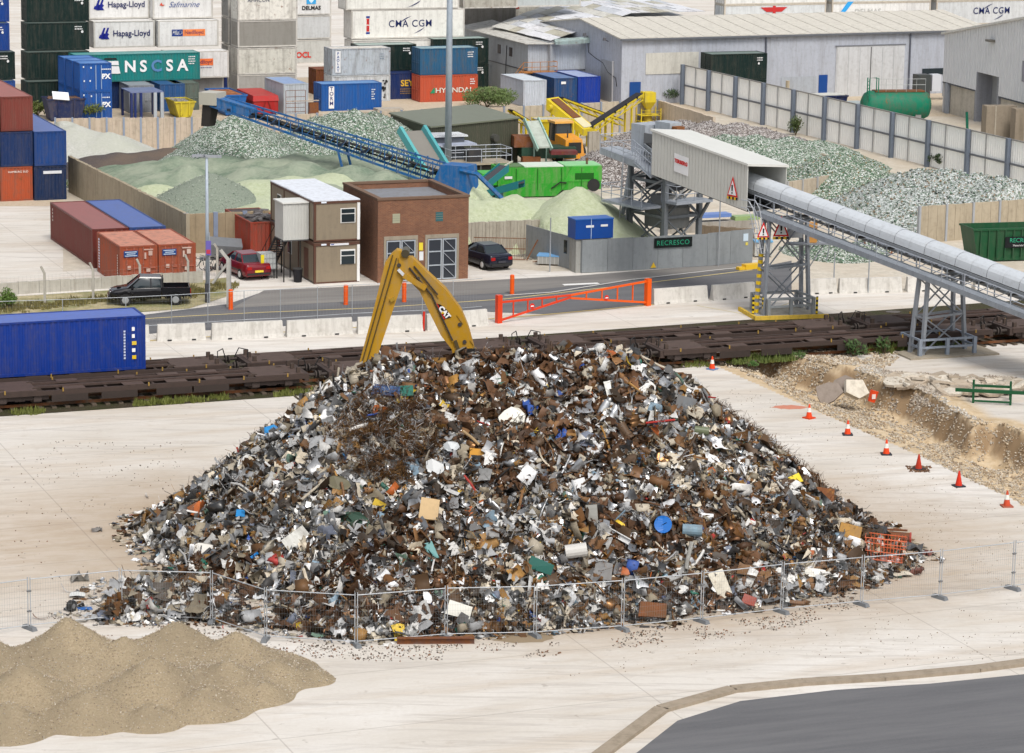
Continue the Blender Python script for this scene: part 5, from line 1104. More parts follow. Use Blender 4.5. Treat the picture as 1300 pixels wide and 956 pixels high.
MB().bx(-.05,.0,10,10.7,.1,2.2).build('door','paint',t,(.3,.33,.35)); MB().tube([(-.06,5.6,4.6),(-.08,5.7,3.0),(-.06,5.9,.5)],.04,5).build('cable','rubber',t,(.03,.03,.03))
def rp(x,y,z): v=t.matrix_basis.inverted()@P(x,y,z); return v
t.matrix_basis=Matrix.Translation(p)@Matrix.Rotation(rzc,4,'Z')
MB().hexa([(-.5,-.5,5.3),(3.4,-.7,5.25),(3.4,Dy,5.95),(-.5,Dy,5.3),(-.5,-.5,5.38),(3.4,-.7,5.33),(3.4,Dy,6.03),(-.5,Dy,5.38)]).build('lean_to_roof','worn',t,(.50,.49,.45))
# patchwork roof: overlapping sheets on a quad with a shallow ridge, local coords
m2=random.Random(5); Mi=t.matrix_basis.inverted()
cols=[(.62,.63,.66),(.56,.55,.50),(.68,.69,.72),(.44,.42,.34),(.60,.60,.60),(.66,.66,.68),(.50,.52,.55)]
qa,qb,qd,qe=[Mi@P(*v) for v in ((624,34,5.9),(699,52,5.6),(896,15,6.4),(800,-8,6.6))]
hallp=[(v.x,v.y) for v in (qb,qd,qe,qa)]
def bl(u,v): r=(qb.lerp(qd,u)).lerp(qa.lerp(qe,u),v); r.z+=1.3*(1-abs(2*u-1)); return r
NU,NV=16,7
for i in range(NU):
    for j in range(NV):
        u0,u1,v0,v1=i/NU,(i+1)/NU-.002,j/NV,(j+1)/NV; e=Vector((0,0,.03*((i+j)%2)+.01)); c4=[bl(u0,v0)+e,bl(u1,v0)+e,bl(u1,v1)+e,bl(u0,v1)+e]
        MB().hexa(c4+[q_+Vector((0,0,.04)) for q_ in c4]).build('roof_sheet','worn' if m2.random()<.35 else 'paint',t,m2.choice(cols))
MB().prism(hallp,0,5.5).build('rear_hall','paint',t,(.42,.44,.46)); 
MB().hexa([(2.5,-1.1,5.25),(6.4,-1.1,5.35),(6.4,-.6,5.5),(2.5,-.6,5.5),(2.5,-1.1,5.55),(6.4,-1.1,5.75),(6.4,-.6,5.95),(2.5,-.6,5.8)]).build('fascia','worn',t,(.28,.36,.35))
st=thing('steel_stairs','orange steel stairs and landing on the front of the grey cabins','staircase',p+Matrix.Rotation(rzc,3,'Z')@Vector((-1.0,-1.35,0)),rzc); ORS=(.42,.17,.04)
MB().bx(0,3.6,0,1.3,2.5,2.6).build('landing','paint',st,ORS); MB().bar((0,.6,2.5),(-2.0,.3,.1),.8,.12).build('flight','paint',st,ORS)
for z in (3.1,3.6): MB().tube([(0,0,z),(3.6,0,z),(3.6,1.3,z)],.03,5).tube([(0,0,z),(-2.0,-.1,z-2.4)],.03,5).build('handrail','paint',st,ORS)
for x in (0,.9,1.8,2.7,3.6): MB().tube([(x,0,2.6),(x,0,3.6)],.03,5).build('baluster','paint',st,ORS)
for x in (.1,3.5): MB().tube([(x,.1,0),(x,.1,2.5)],.05,6).build('leg','paint',st,ORS)
# right warehouse (side wall runs towards the viewer)
p=P(1195,142,0); t=thing('warehouse','light grey corrugated warehouse at the right edge with a shuttered recess','warehouse',p,R(-74)); GWW=(.66,.67,.68)
n=150; f=lambda x:7.6+3.8*(x/22) if x<22 else 11.4-3.8*(x-22)/22
mb=MB(); zb=lambda x:4.75 if 7.6<x<12.4 else 3.0
for k in range(n):
    x0=k*44/n;x1=(k+1)*44/n; d0=.05 if k%2 else 0; z0=zb((x0+x1)/2)
    mb.add([(x0,-d0,z0),(x1,-d0,z0),(x1,-d0,f(x1)),(x0,-d0,f(x0))],[(0,1,2,3)]); mb.add([(x1,-.05,z0),(x1,0,z0),(x1,0,f(x1)),(x1,-.05,f(x1))],[(0,1,2,3)])
mb.build('wall','clean',t,GWW)
MB().bx(0,7.4,.25,.5,0,2.95).build('lower_wall','conc',t,(.50,.46,.39)); MB().bx(12.6,44,.25,.5,0,2.95).build('lower_wall','conc',t,(.50,.46,.39))
MB().bx(0,7.4,-.02,.25,2.85,2.98).build('steel_beam','galv',t,(.08,.09,.11)); MB().bx(12.6,44,-.02,.25,2.85,2.98).build('steel_beam','galv',t,(.08,.09,.11))
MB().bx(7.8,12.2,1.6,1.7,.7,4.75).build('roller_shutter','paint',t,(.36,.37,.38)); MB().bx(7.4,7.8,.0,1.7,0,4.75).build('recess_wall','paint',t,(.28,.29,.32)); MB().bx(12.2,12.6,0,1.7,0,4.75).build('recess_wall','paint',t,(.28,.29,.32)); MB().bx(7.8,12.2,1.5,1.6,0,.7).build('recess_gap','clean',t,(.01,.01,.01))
MB().bx(.8,1.4,-.1,.2,0,2.9).build('column','galv',t,(.3,.33,.38)); MB().bx(17.4,20.5,-.08,-.055,4.9,6.8).build('louvre_window','galv',t,(.3,.3,.33)); MB().bx(10.4,11.4,-.6,-.055,7.9,8.1).build('floodlight','clean',t,(.15,.14,.12))
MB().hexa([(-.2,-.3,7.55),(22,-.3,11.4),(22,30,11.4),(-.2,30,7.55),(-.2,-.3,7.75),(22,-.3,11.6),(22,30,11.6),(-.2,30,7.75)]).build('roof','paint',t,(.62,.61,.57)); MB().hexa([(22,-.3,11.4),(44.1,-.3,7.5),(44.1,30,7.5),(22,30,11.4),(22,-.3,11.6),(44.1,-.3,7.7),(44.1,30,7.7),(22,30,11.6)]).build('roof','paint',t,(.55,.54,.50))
MB().bx(0,.1,.1,30,0,7.5).build('rear_wall','paint',t,GWW)
# dark kiosk, cupboard by the right warehouse
p=P(1167,112+18,0); 
t=thing('lean_to','dark slatted lean-to against the corner of the two warehouses','lean-to',P(1165,128,0),A); MB().bx(0,1.4,0,1.2,0,2.6).build('body','paint',t,(.06,.07,.07)); MB().bx(1.6,2.6,0,.8,.9,2.6).build('white_cupboard','clean',t,(.6,.62,.66)); MB().corr((2.8,0),(4.2,0),.4,2.5,.4,.1).build('slats','galv',t,(.18,.2,.22))
# concrete block stacks far right
for i,(x0,x1) in enumerate(((1251,1287),(1288,1340))):
    a=P(x0,176 if i==0 else 180,0); t=thing('concrete_block',('tall stained concrete slab box behind the white fence, left one','tall stained concrete slab box behind the white fence at the right edge')[i],'concrete block',a,R(12)); MB().bx(0,2.9 if i==0 else 4.2,0,1.2,0,2.95).build('slab','conc',t,(.26,.22,.17)); MB().bx(.8,.95,-.06,.0,0,2.95).build('edge','conc',t,(.36,.32,.26))
t=thing('green_post','short leaning green pipe standing behind the white fence','pipe',P(1228,164,0),0); MB().tube([(0,0,0),(-.12,0,1.6)],.13,8).build('pipe','clean',t,(.01,.13,.08)); MB().tube([(-.12,0,1.6),(-.121,0,1.62)],.1,8).build('pipe_mouth','clean',t,(.02,.02,.02))
# green tank
p=P(1099,158,0); t=thing('storage_tank','big green cylindrical tank lying behind the white fence','tank',p,R(10)); t.scale=(1.1,1.1,1.1); TG=(.006,.16,.09)
prof=[(0,.6),(.25,1.05),(.6,1.25),(5.4,1.25),(5.8,1.05),(6.0,.6)]
MB().tube([(x,1.3,1.5) for x,_ in prof],[r for _,r in prof],22).build('shell','worn',t,TG,smooth=True)
MB().bx(1.0,5.4,.75,1.85,2.66,2.78).build('top_walkway','rusty',t,(.15,.08,.04)); MB().bx(.9,1.4,.3,2.3,0,.8).bx(4.5,5.0,.3,2.3,0,.8).build('saddle','conc',t,(.25,.25,.25))
MB().tube([(.3,.3,0),(.3,.3,3.9),(1.1,.3,3.9),(1.1,.3,2.7)],.05,6).build('ladder_rail','clean',t,TG); MB().tube([(.3,.9,0),(.3,.9,3.9),(1.1,.9,3.9),(1.1,.9,2.7)],.05,6).build('ladder_rail','clean',t,TG)
mb=MB()
for k in range(12): mb.bar((.3,.3,.3+k*.3),(.3,.9,.3+k*.3),.04)
mb.build('rungs','clean',t,TG)
for z in (3.3,3.8): MB().tube([(1.1,.7,z),(5.4,.7,z)],.02,5).build('handrail','galv',t,(.4,.42,.42))
for x in (1.9,2.8,3.7,4.6,5.4): MB().tube([(x,.7,2.7),(x,.7,3.8)],.02,5).build('baluster','galv',t,(.4,.42,.42))
t=thing('grey_tray','flat grey and dark green box between the tank and the blue skip','box',P(1065,146,0),A); MB().bx(0,3.2,0,2.2,0,1.0).build('body','paint',t,(.02,.08,.06)); MB().bx(-.05,3.25,-.05,2.25,1.0,1.06).build('lid','paint',t,(.35,.40,.40))
# ================================================================= glass and aggregate heaps
granular('cullet_white',(.38,.38,.34),(.55,.55,.51),(.44,.45,.38),scale=5,big=.4,bstr=.6)
granular('cullet_black',(.045,.042,.045),(.11,.10,.105),(.16,.12,.09),scale=8,big=.15,bstr=.6)
granular('cullet_green',(.11,.165,.115),(.25,.31,.225),(.36,.39,.30),scale=3,big=.3,bstr=.9)
granular('cullet_pale',(.38,.43,.26),(.55,.59,.42),(.47,.51,.37),scale=3,big=.35,bstr=.9)
granular('cullet_greygreen',(.17,.21,.165),(.31,.345,.28),(.24,.275,.22),scale=7,big=.6,bstr=.8)
SPK=[(.0,(.10,.12,.09)),(.15,(.07,.16,.09)),(.33,(.30,.33,.27)),(.5,(.05,.06,.045)),(.62,(.52,.55,.50)),(.78,(.15,.22,.15)),(.9,(.70,.72,.70))]
def spk(l): return l
granular('glass_mixed',(.10,.15,.10),(.30,.34,.28),(.20,.24,.18),scale=4,big=.4,bstr=.9,speck=(11,[(.10,.12,.09)]+[(a,b_) for a,b_ in SPK[1:]],.85))
granular('glass_white',(.18,.20,.17),(.40,.42,.38),(.27,.29,.25),scale=4,big=.4,bstr=.9,speck=(10,[(.26,.30,.27)]+[(.2,(.60,.63,.62)),(.4,(.12,.16,.13)),(.5,(.45,.48,.46)),(.72,(.75,.77,.77)),(.85,(.20,.27,.2)),(.95,(.32,.22,.15))],.85))
granular('glass_brown',(.12,.10,.09),(.30,.27,.25),(.20,.17,.15),scale=4,big=.4,bstr=.9,speck=(11,[(.11,.09,.08)]+[(.25,(.30,.27,.25)),(.5,(.08,.06,.06)),(.65,(.45,.42,.40)),(.85,(.62,.60,.58))],.8))
gh='glass and aggregate heaps in the recycling yard'
def pile(mat,label,cs,k=.6,nst=0,scol=None,ss=(.02,.07),**kw):
    o,X_,Y_,Z_=cones('aggregate_heap',mat,label,'heap',cs,k=k,res=kw.pop('res',.4),floor=.01,**kw)
    if nst: stones('s',X_,Y_,Z_,nst,ss[0],ss[1],scol,parent=o)
    return o
pile('cullet_white','fine white aggregate heap beside the left edge stack',[(80,152,3.2),(98,158,3.1),(120,166,2.6),(138,167,2.7),(155,172,2.2),(170,180,1.3),(60,170,2.5)],k=.5,flatten=.5,clipf=lambda x,y:inside((x,y),[tuple(g0(*q)[:2]) for q in ((70,151.5,2.8),(640,137,2.8),(700,400,0),(236,272,2.8),(86,197,2.8),(70,170,2.8))]))
FR=lambda x,y:~inside((x-.8,y-.75),[tuple(g0(*q)[:2]) for q in ((500,290,2.3),(590,284,2.3),(668,281,2.3),(669,287,2.2),(740,307,2.2),(899,299,2.2),(960,294,2.2),(1000,420,0),(400,500,0))])
yardclip=lambda x,y:inside((x,y-.6),[tuple(g0(*q)[:2]) for q in ((70,151.5,2.8),(640,137,2.8),(900,300,0),(590,282,2.3),(348,267,2.7),(236,271,2.7),(88,197,2.8),(70,170,2.8))])
pile('cullet_black','low dark grey heap between the white and green heaps',[(120,196,1.6),(150,192,1.8),(185,189,1.9),(215,186,2.0),(245,184,2.1),(275,182,2.2),(305,184,1.9),(330,189,1.0)],k=.42,flatten=1.,clipf=yardclip,nz=.3)
pile('glass_mixed','grey green heap under the head of the blue conveyor',[(298,143,5.2),(275,152,4.),(320,152,4.),(345,165,3.),(250,175,2.2),(360,175,2.4)],k=.64,clipf=yardclip,nst=2500,scol=[(.5,.52,.47),(.12,.16,.12),(.3,.35,.28),(.65,.66,.62)],ss=(.02,.07))
pile('cullet_white','small white mound at the foot of the grey green heap',[(281,176,1.3),(272,179,1.1),(291,178,1.0)],k=.45,flatten=.4)
pile('glass_mixed','broad mixed glass heap behind the blue conveyor',[(400,146,4.4),(425,140,4.8),(450,138,5.),(475,140,4.6),(495,150,4.),(380,160,3.2),(440,165,3.)],k=.6,clipf=yardclip,nst=4500,scol=[(.5,.52,.47),(.06,.09,.06),(.3,.35,.28),(.65,.68,.66),(.1,.2,.12)],ss=(.025,.085))
pile('cullet_pale','small cream mound under the middle of the blue conveyor',[(374,178,2.0),(385,182,1.6)],k=.6,nz=.2)
pile('cullet_green','long dark green glass heap filling the middle of the yard',[(150,208,1.6),(190,203,2.3),(230,199,2.6),(280,197,2.8),(330,196,3.),(380,193,3.2),(430,193,3.3),(480,196,3.2),(510,208,2.8),(180,222,1.8),(220,225,1.9),(330,212,2.3),(400,214,2.8),(450,222,2.8),(500,228,2.8),(350,232,2.6),(420,240,2.6),(240,245,1.6),(310,250,2.),(190,240,1.2),(470,245,2.6),(520,240,2.2),(205,214,2.7,.5),(240,209,3.0,.5),(315,207,3.3,.5),(385,203,3.6,.5),(445,207,3.7,.5),(490,215,3.5,.5),(410,228,3.3,.5),(355,221,3.0,.5)],k=.36,flatten=.7,clipf=yardclip,nz=.8,ns=.45)
pile('cullet_greygreen','conical grey green heap in front, right behind the lamp post',[(268,219,3.6),(255,230,2.9),(290,233,2.6)],k=.5,flatten=.3,clipf=yardclip,nst=3000,scol=[(.3,.34,.28),(.45,.48,.42),(.2,.25,.2)],ss=(.03,.07))
pile('cullet_pale','pale green ridge on the near side of the green heap',[(330,226,2.9),(375,222,3.2),(420,218,3.3),(200,232,2.),(215,246,1.6),(345,250,2.6)],k=.36,flatten=.8,clipf=yardclip,nz=.4)
pile('cullet_pale','pale yellow green glass heap behind the brick building',[(597,252,3.4),(625,249,3.5),(655,245,3.6),(680,248,3.3),(640,268,2.6),(610,275,2.4),(670,270,2.4)],k=.55,flatten=.5,clipf=FR,nz=.5)
pile('cullet_pale','pale green white heap behind the blue generator',[(735,234,4.6),(720,240,4.),(752,244,3.8),(700,252,3.2),(775,266,2.2),(745,262,3.)],k=.72,nz=.3,clipf=FR)
pile('glass_brown','grey brown heap right of the wheel loader',[(776,181,3.0),(800,184,2.8),(752,192,2.)],k=.62,nst=2500,scol=[(.3,.27,.25),(.5,.48,.46),(.1,.08,.07)],ss=(.025,.08))
pile('glass_brown','brown and white crushed glass heap behind the conveyor box',[(835,152,2.8),(865,150,3.),(900,151,3.2),(935,154,3.2),(965,160,2.8),(990,166,2.4),(1010,172,1.8)],k=.5,flatten=.6,nz=.4,nst=3500,scol=[(.4,.37,.35),(.6,.58,.56),(.1,.08,.07)],ss=(.025,.08))
pile('glass_mixed','green mixed glass heap above the conveyor box',[(925,168,2.8),(960,170,2.9),(1000,173,2.7),(1040,178,2.3),(975,182,2.2),(1060,184,1.9)],k=.45,flatten=.6,nz=.4,nst=3000,scol=[(.1,.25,.14),(.3,.4,.3),(.6,.64,.6),(.05,.1,.06)],ss=(.025,.08))
pile('glass_mixed','rounded green bottle glass mound in front of the white fence',[(1060,193,3.0),(1085,195,2.8),(1035,201,2.4)],k=.6,flatten=.6,nst=4200,scol=[(.08,.2,.1),(.3,.4,.3),(.6,.64,.6),(.04,.08,.05),(.3,.2,.08)],ss=(.025,.085))
pile('glass_white','large clear bottle glass heap at the right behind the conveyor',[(1140,217,3.4),(1170,211,4.),(1205,211,4.2),(1240,216,4.2),(1270,222,4.1),(1300,228,4.),(1340,238,3.8),(1190,232,3.2),(1250,240,3.),(1125,228,2.6)],k=.56,flatten=.6,nz=.45,nst=11000,scol=[(.45,.5,.48),(.66,.7,.7),(.12,.2,.14),(.3,.34,.3),(.05,.07,.06),(.30,.22,.14),(.2,.24,.2)],ss=(.03,.11),clipf=lambda x,y:~inside((x,y-1.1),[tuple(g0(*q)[:2]) for q in ((1060,300,0),(1168,264,2.6),(1420,247,2.6),(1500,420,0),(1100,420,0))]))
pile('glass_mixed','small glass heap glimpsed below the conveyor deck',[(1040,300,1.2),(1070,303,1.3),(1095,303,1.0),(1020,303,.8)],k=.5,nst=1800,scol=[(.5,.55,.5),(.08,.15,.09),(.7,.72,.7)],ss=(.025,.08))
# ================================================================= big covered conveyor
T1=P(993,399); T2=P(1190,447); cd=(T2-T1); SP=cd.length; cd.normalize(); crz=math.atan2(cd.y,cd.x); cn=Vector((-cd.y,cd.x,0))
zs=-.118; Z1=6.75
cv=thing('covered_conveyor','long pale grey covered conveyor running on steel trestles down to the right edge','conveyor',T1,crz,None)
CG=(.35,.38,.41); x0c,x1c=-11.5,40.
zz=lambda x:Z1+zs*x
# rounded cover
mb=MB(); n=9; prof=[(-.72*math.cos(PI*i/n)*1.0,.50*math.sin(PI*i/n)+.12) for i in range(n+1)]; prof=[(-.76,-.12)]+prof+[(.76,-.12)]
xs=list(np.arange(-12.2,x1c,1.25))
for k in range(len(xs)-1):
    a,b_=xs[k],xs[k+1]-.02; e=.012*(k%2)
    vs=[];fs=[]
    for x in (a,b_):
        for (y,z) in prof: vs.append((x,y*(1+e),zz(x)+.55+z*(1+e)))
    m_=len(prof)
    for i in range(m_-1): fs.append((i,i+1,m_+i+1,m_+i))
    mb.add(vs,fs)
mb.build('cover','matte',cv,(.46,.49,.52))
MB().bar((x0c,0,zz(x0c)+.32),(x1c,0,zz(x1c)+.32),1.0,.06).build('belt','rubber',cv,(.03,.03,.03))
for y in (-.78,.78):
    fr=MB().bar((x0c,y,zz(x0c)+.28),(x1c,y,zz(x1c)+.28),.08,.2).bar((x0c,y,zz(x0c)-.55),(x1c,y,zz(x1c)-.55),.08,.16)
    for k,x in enumerate(np.arange(x0c,x1c-.6,1.25)):
        fr.bar((x,y,zz(x)-.5),(x,y,zz(x)+.25),.06); fr.bar((x,y,zz(x)-.5),(x+1.25,y,zz(x+1.25)+.25),.045)
    fr.build('side_truss','galv',cv,(.24,.26,.28))
for k,x in enumerate(np.arange(x0c+1,x1c,2.5)):
    if k<100: MB().tube([(x,-.7,zz(x)-.1),(x,.7,zz(x)-.1)],.08,6).build('roller','galv',cv,(.12,.12,.12))
for s_,a in ((-1,-1.),(1,3.)):
    w0,w1=.85*s_,1.65*s_; mb=MB(); mb.hexa([(a,min(w0,w1),zz(a)-.62),(x1c,min(w0,w1),zz(x1c)-.62),(x1c,max(w0,w1),zz(x1c)-.62),(a,max(w0,w1),zz(a)-.62),(a,min(w0,w1),zz(a)-.5),(x1c,min(w0,w1),zz(x1c)-.5),(x1c,max(w0,w1),zz(x1c)-.5),(a,max(w0,w1),zz(a)-.5)]); mb.build('walkway','galv',cv,(.30,.33,.37))
    MB().bar((a,w1,zz(a)-.58),(x1c,w1,zz(x1c)-.58),.05,.3).build('toe_board','galv',cv,(.30,.33,.37))
    for h_ in (.05,.5): MB().tube([(a,w1,zz(a)+h_),(x1c,w1,zz(x1c)+h_)],.028,5).build('handrail','galv',cv,(.42,.45,.5))
    for x in np.arange(a,x1c,1.8): MB().tube([(x,w1,zz(x)-.6),(x,w1,zz(x)+.52)],.028,5).build('rail_post','galv',cv,(.38,.41,.46))
# enclosure box around the upper part
bx0,bx1=-10.9,-1.6
t=thing('conveyor_housing','big pale box housing around the upper conveyor with a red lettered plate','housing',T1,crz); hb=2.75
def q8(a,b_,y0,y1,za,zb,zc,zd): return [(a,y0,za),(b_,y0,zb),(b_,y1,zb),(a,y1,za),(a,y0,zc),(b_,y0,zd),(b_,y1,zd),(a,y1,zc)]
lo=lambda x:zz(x)-.62; hi_=lambda x:zz(x)+2.15; HCOL=(.53,.53,.49)
mb=MB(); n=30
for k in range(n):
    a=bx0+(bx1-bx0)*k/n; b_=bx0+(bx1-bx0)*(k+1)/n-.03
    mb.hexa(q8(a,b_,-1.75,-1.69,lo(a),lo(b_),hi_(a),hi_(b_)))
mb.build('near_wall','clean',t,HCOL); MB().hexa(q8(bx0,bx1,1.35,1.4,lo(bx0),lo(bx1),hi_(bx0)-.3,hi_(bx1)-.3)).build('far_wall','clean',t,HCOL)
MB().hexa([(bx0-.1,-1.85,hi_(bx0)),(bx1+.1,-1.85,hi_(bx1)),(bx1+.1,1.5,hi_(bx1)-.3),(bx0-.1,1.5,hi_(bx0)-.3),(bx0-.1,-1.85,hi_(bx0)+.14),(bx1+.1,-1.85,hi_(bx1)+.14),(bx1+.1,1.5,hi_(bx1)-.16),(bx0-.1,1.5,hi_(bx0)-.16)]).build('roof','clean',t,(.60,.60,.56))
MB().hexa(q8(bx0+.02,bx1-.02,-1.68,1.34,lo(bx0)-.06,lo(bx1)-.06,lo(bx0)+.02,lo(bx1)+.02)).build('floor','galv',t,(.05,.05,.05)); MB().hexa(q8(bx0+.0,bx0+.05,-1.68,-.85,lo(bx0)+.03,lo(bx0)+.03,hi_(bx0)-.3,hi_(bx0)-.3)).build('end_wall','clean',t,(.3,.3,.3))  # unseen floor and end wall, added to keep daylight out of the housing
def wallp(x,z): return (x,-1.80,zz(x)+z)
pl=MB().slab([wallp(-8.6,.15),wallp(-7.2,.15),wallp(-7.2,1.3),wallp(-8.6,1.3)],(0,.02,0)).build('plate','clean',t,(.72,.72,.72)); 
o=text('TERBERG',t,(-7.9,-1.83,zz(-7.9)+.85),(PI/2,math.atan(-zs),0),.31,(.55,.03,.03),'clean',.02)
def wtri(parent,mbo,s,o_=Vector((0,0,0)),M=None):
    """red bordered white triangle facing -y with exclamation mark, origin bottom centre"""
    def pl(n,pts,y,c):
        m_=MB(); m_.M=M; m_.slab([(x+o_.x,y+o_.y,z+o_.z) for x,z in pts],(0,.01,0)); return m_.build(n,'clean',parent,c)
    pl('red_border',[(-.5*s,0),(.5*s,0),(0,1.25*s)],-.02,(.62,.02,.015)); pl('white_field',[(-.36*s,.1*s),(.36*s,.1*s),(0,1.0*s)],-.04,(.75,.75,.75)); pl('pictogram',[(-.05*s,.35*s),(.05*s,.35*s),(.07*s,.72*s),(-.07*s,.72*s)],-.06,(.02,.02,.02)); pl('pictogram',[(-.05*s,.18*s),(.05*s,.18*s),(.05*s,.28*s),(-.05*s,.28*s)],-.06,(.02,.02,.02))
    for i in range(6): pl('hazard_stripe',[(-.5*s+i*s/6,-.18*s),(-.5*s+(i+1)*s/6,-.18*s),(-.5*s+(i+1)*s/6,-.02*s),(-.5*s+i*s/6,-.02*s)],-.03,(.7,.42,.02) if i%2==0 else (.02,.02,.02))
ts=thing('warning_sign','red bordered triangle warning sign on the pale housing wall','sign',T1+cd*(-2.9)-cn*1.80+Vector((0,0,zz(-2.9)-.05)),crz); wtri(ts,None,1.0)
# trestles
def trestle(base,label,ztop,w0=3.0,w1=1.9,dl=.9,extra=None,hatch=False):
    t=thing('trestle',label,'trestle',base,crz); c=(.27,.29,.32)
    for sx in (-1,1):
        for sy in (-1,1):
            leg=MB().bar((sx*dl*.5,sy*w0/2,0),(sx*dl*.35,sy*w1/2,ztop),.2,.2).build('leg','galv',t,c)
            if hatch and sy==-1 and sx==-1:
                for k in range(9):
                    f0=k*.09+.05;f1=f0+.045; pa=Vector((sx*dl*.5,sy*w0/2,0)).lerp(Vector((sx*dl*.35,sy*w1/2,ztop)),f0*.8);pb=Vector((sx*dl*.5,sy*w0/2,0)).lerp(Vector((sx*dl*.35,sy*w1/2,ztop)),f1*.8); MB().bar(pa,pb,.215,.215).build('hazard_stripe','clean',leg,(.75,.5,.02))
    def at_(sx,sy,f): return Vector((sx*dl*.5,sy*w0/2,0)).lerp(Vector((sx*dl*.35,sy*w1/2,ztop)),f)
    br=MB()
    lv=[.03,.5,1.]
    for sx in (-1,1):
        for a,b_ in zip(lv[:-1],lv[1:]):
            br.bar(at_(sx,-1,a),at_(sx,1,b_),.07).bar(at_(sx,1,a),at_(sx,-1,b_),.07)
        for a in lv[1:]: br.bar(at_(sx,-1,a),at_(sx,1,a),.12)
    for sy in (-1,1):
        for a in lv[1:]: br.bar(at_(-1,sy,a),at_(1,sy,a),.1)
    br.build('bracing','galv',t,c)
    for sx in (-1,1): MB().bar(at_(sx,0,1)+Vector((0,0,0)),(sx*2.2,0,ztop+.1),.12).build('strut','galv',t,c)
    for sx in (-1,1):
        for sy in (-1,1): MB().bx(sx*dl*.5-.25,sx*dl*.5+.25,sy*w0/2-.25,sy*w0/2+.25,0,.08).build('base_plate','galv',t,c)
    return t
trestle(T1,'steel lattice trestle with a black and yellow striped leg on the apron',Z1-.75,3.7,3.0,.7,hatch=True)
trestle(T2,'steel lattice trestle on a concrete pad beside the railway and rubble',Z1+zs*SP-.75,3.4,2.7,1.0)
trestle(T1+cd*28.5,'steel lattice trestle under the lower end of the conveyor beyond the right edge',Z1+zs*28.5-.75,2.9,2.4,1.9)
# plinth and guards
t=thing('plinth','low concrete plinth with a yellow edge under the striped trestle','plinth',T1,R(14)); MB().bx(-2.2,2.3,-1.5,1.6,0,.18).build('slab','conc',t,(.35,.33,.28)); MB().bx(-2.3,2.4,-1.65,-1.48,0,.24).build('edge','conc',t,(.62,.42,.06)); MB().bx(-2.32,-2.16,-1.48,1.6,0,.24).build('edge','conc',t,(.62,.42,.06))
for (x,y) in ((-1.9,-1.3),(2.0,-1.0),(-1.3,-1.35)):
    t=thing('bollard','black and yellow striped bollard on the trestle plinth, '+{-1.9:'left corner',2.0:'right corner',-1.3:'second from the left'}[x],'bollard',T1+Vector((x,y,.18)),0,'striped bollards at the trestle')
    MB().tube([(0,0,0),(0,0,1.15)],.07,8).build('post','clean',t,(.02,.02,.02))
    for k in range(4): MB().tube([(0,0,.12+k*.28),(0,0,.26+k*.28)],.075,8).build('stripe','clean',t,(.7,.5,.02))
def guard(base,label,hx_,hy_,h,col,rz):
    t=thing('guard_rail',label,'guard rail',base,rz)
    for (a,b_) in (((-hx_,-hy_),(hx_,-hy_)),((hx_,-hy_),(hx_,hy_)),((hx_,hy_),(-hx_,hy_)),((-hx_,hy_),(-hx_,-hy_))):
        for z in (h,h*.55): MB().bar((*a,z),(*b_,z),.1,.12).build('rail','galv',t,col)
    for (a,b_) in ((-hx_,-hy_),(hx_,-hy_),(hx_,hy_),(-hx_,hy_),(0,-hy_)): MB().bx(a-.1,a+.1,b_-.1,b_+.1,0,h+.05).build('post','galv',t,col)
guard(T2,'blue grey steel crash frame around the foot of the near trestle',1.75,1.15,1.0,(.28,.32,.38),R(20)); guard(T1+Vector((0,0,.18)),'steel guard frame around the foot of the striped trestle',1.5,1.2,1.0,(.3,.32,.33),R(20))
t=thing('plinth','flat concrete pad under the near trestle','plinth',T2,R(20)); MB().bx(-2.6,3.1,-1.7,1.7,0,.1).build('slab','conc',t,(.32,.28,.22))
# signs and boxes hanging at trestle 1
for i,(px,py,ht) in enumerate(((967,302,2.2),(991,303,2.2))):
    q=T1+cn*(-1.9)+Vector((0,0,0)); s_=thing('warning_sign',('smaller triangle warning sign on the left of the striped trestle top','triangle warning sign with striped foot on the striped trestle top')[i],'sign',P(px,py,4.55 if i else 4.6),R(8)); s_.location=q.lerp(q,1)+U*(-.2 if i==0 else 1.0)-V*.3+Vector((.15,0,5.0)); wtri(s_,None,1.0 if i else .75)
t=thing('control_panel','orange and grey electrical panels on the platform beside the striped trestle','electrical panel',T1+U*2.0+Vector((0,0,Z1-1.7)),R(10)); MB().bx(-.4,.2,0,.3,-.7,.55).build('orange_panel','clean',t,(.55,.27,.07)); MB().bx(-1.6,-.7,.1,.5,-.4,.5).build('grey_panel','galv',t,(.4,.42,.44)); MB().bx(-1.6,1.0,-.2,.6,-.82,-.72).build('platform','galv',t,(.3,.32,.35))
mb=MB(); mb.bar((-1.5,0,-2.4),(.6,0,-.3),.07).bar((-.4,.2,-2.6),(1.1,.2,-.2),.06).bar((.9,.2,-1.9),(1.3,.2,.5),.06); mb.build('brackets','galv',t,(.3,.32,.34))

t=thing('steel_ladder','curved grey handrail and ladder by the mouth of the housing','ladder',T1+cd*(-1.2)-cn*1.7+Vector((0,0,Z1-.7)),crz)
for y in (-.5,.0): MB().tube([(-.4,y,1.0),(.3,y,1.0),(.7,y,.6),(1.6,y,-2.0)],.035,6).tube([(-.4,y,.55),(.2,y,.55),(.5,y,.2),(1.3,y,-2.2)],.03,6).build('handrail','galv',t,(.45,.47,.5))
mb=MB()
for k in range(8): mb.bar((.3+k*.16,-.5,-.1-k*.28),(.3+k*.16,0,-.1-k*.28),.12,.03)
mb.build('treads','galv',t,(.35,.37,.4))
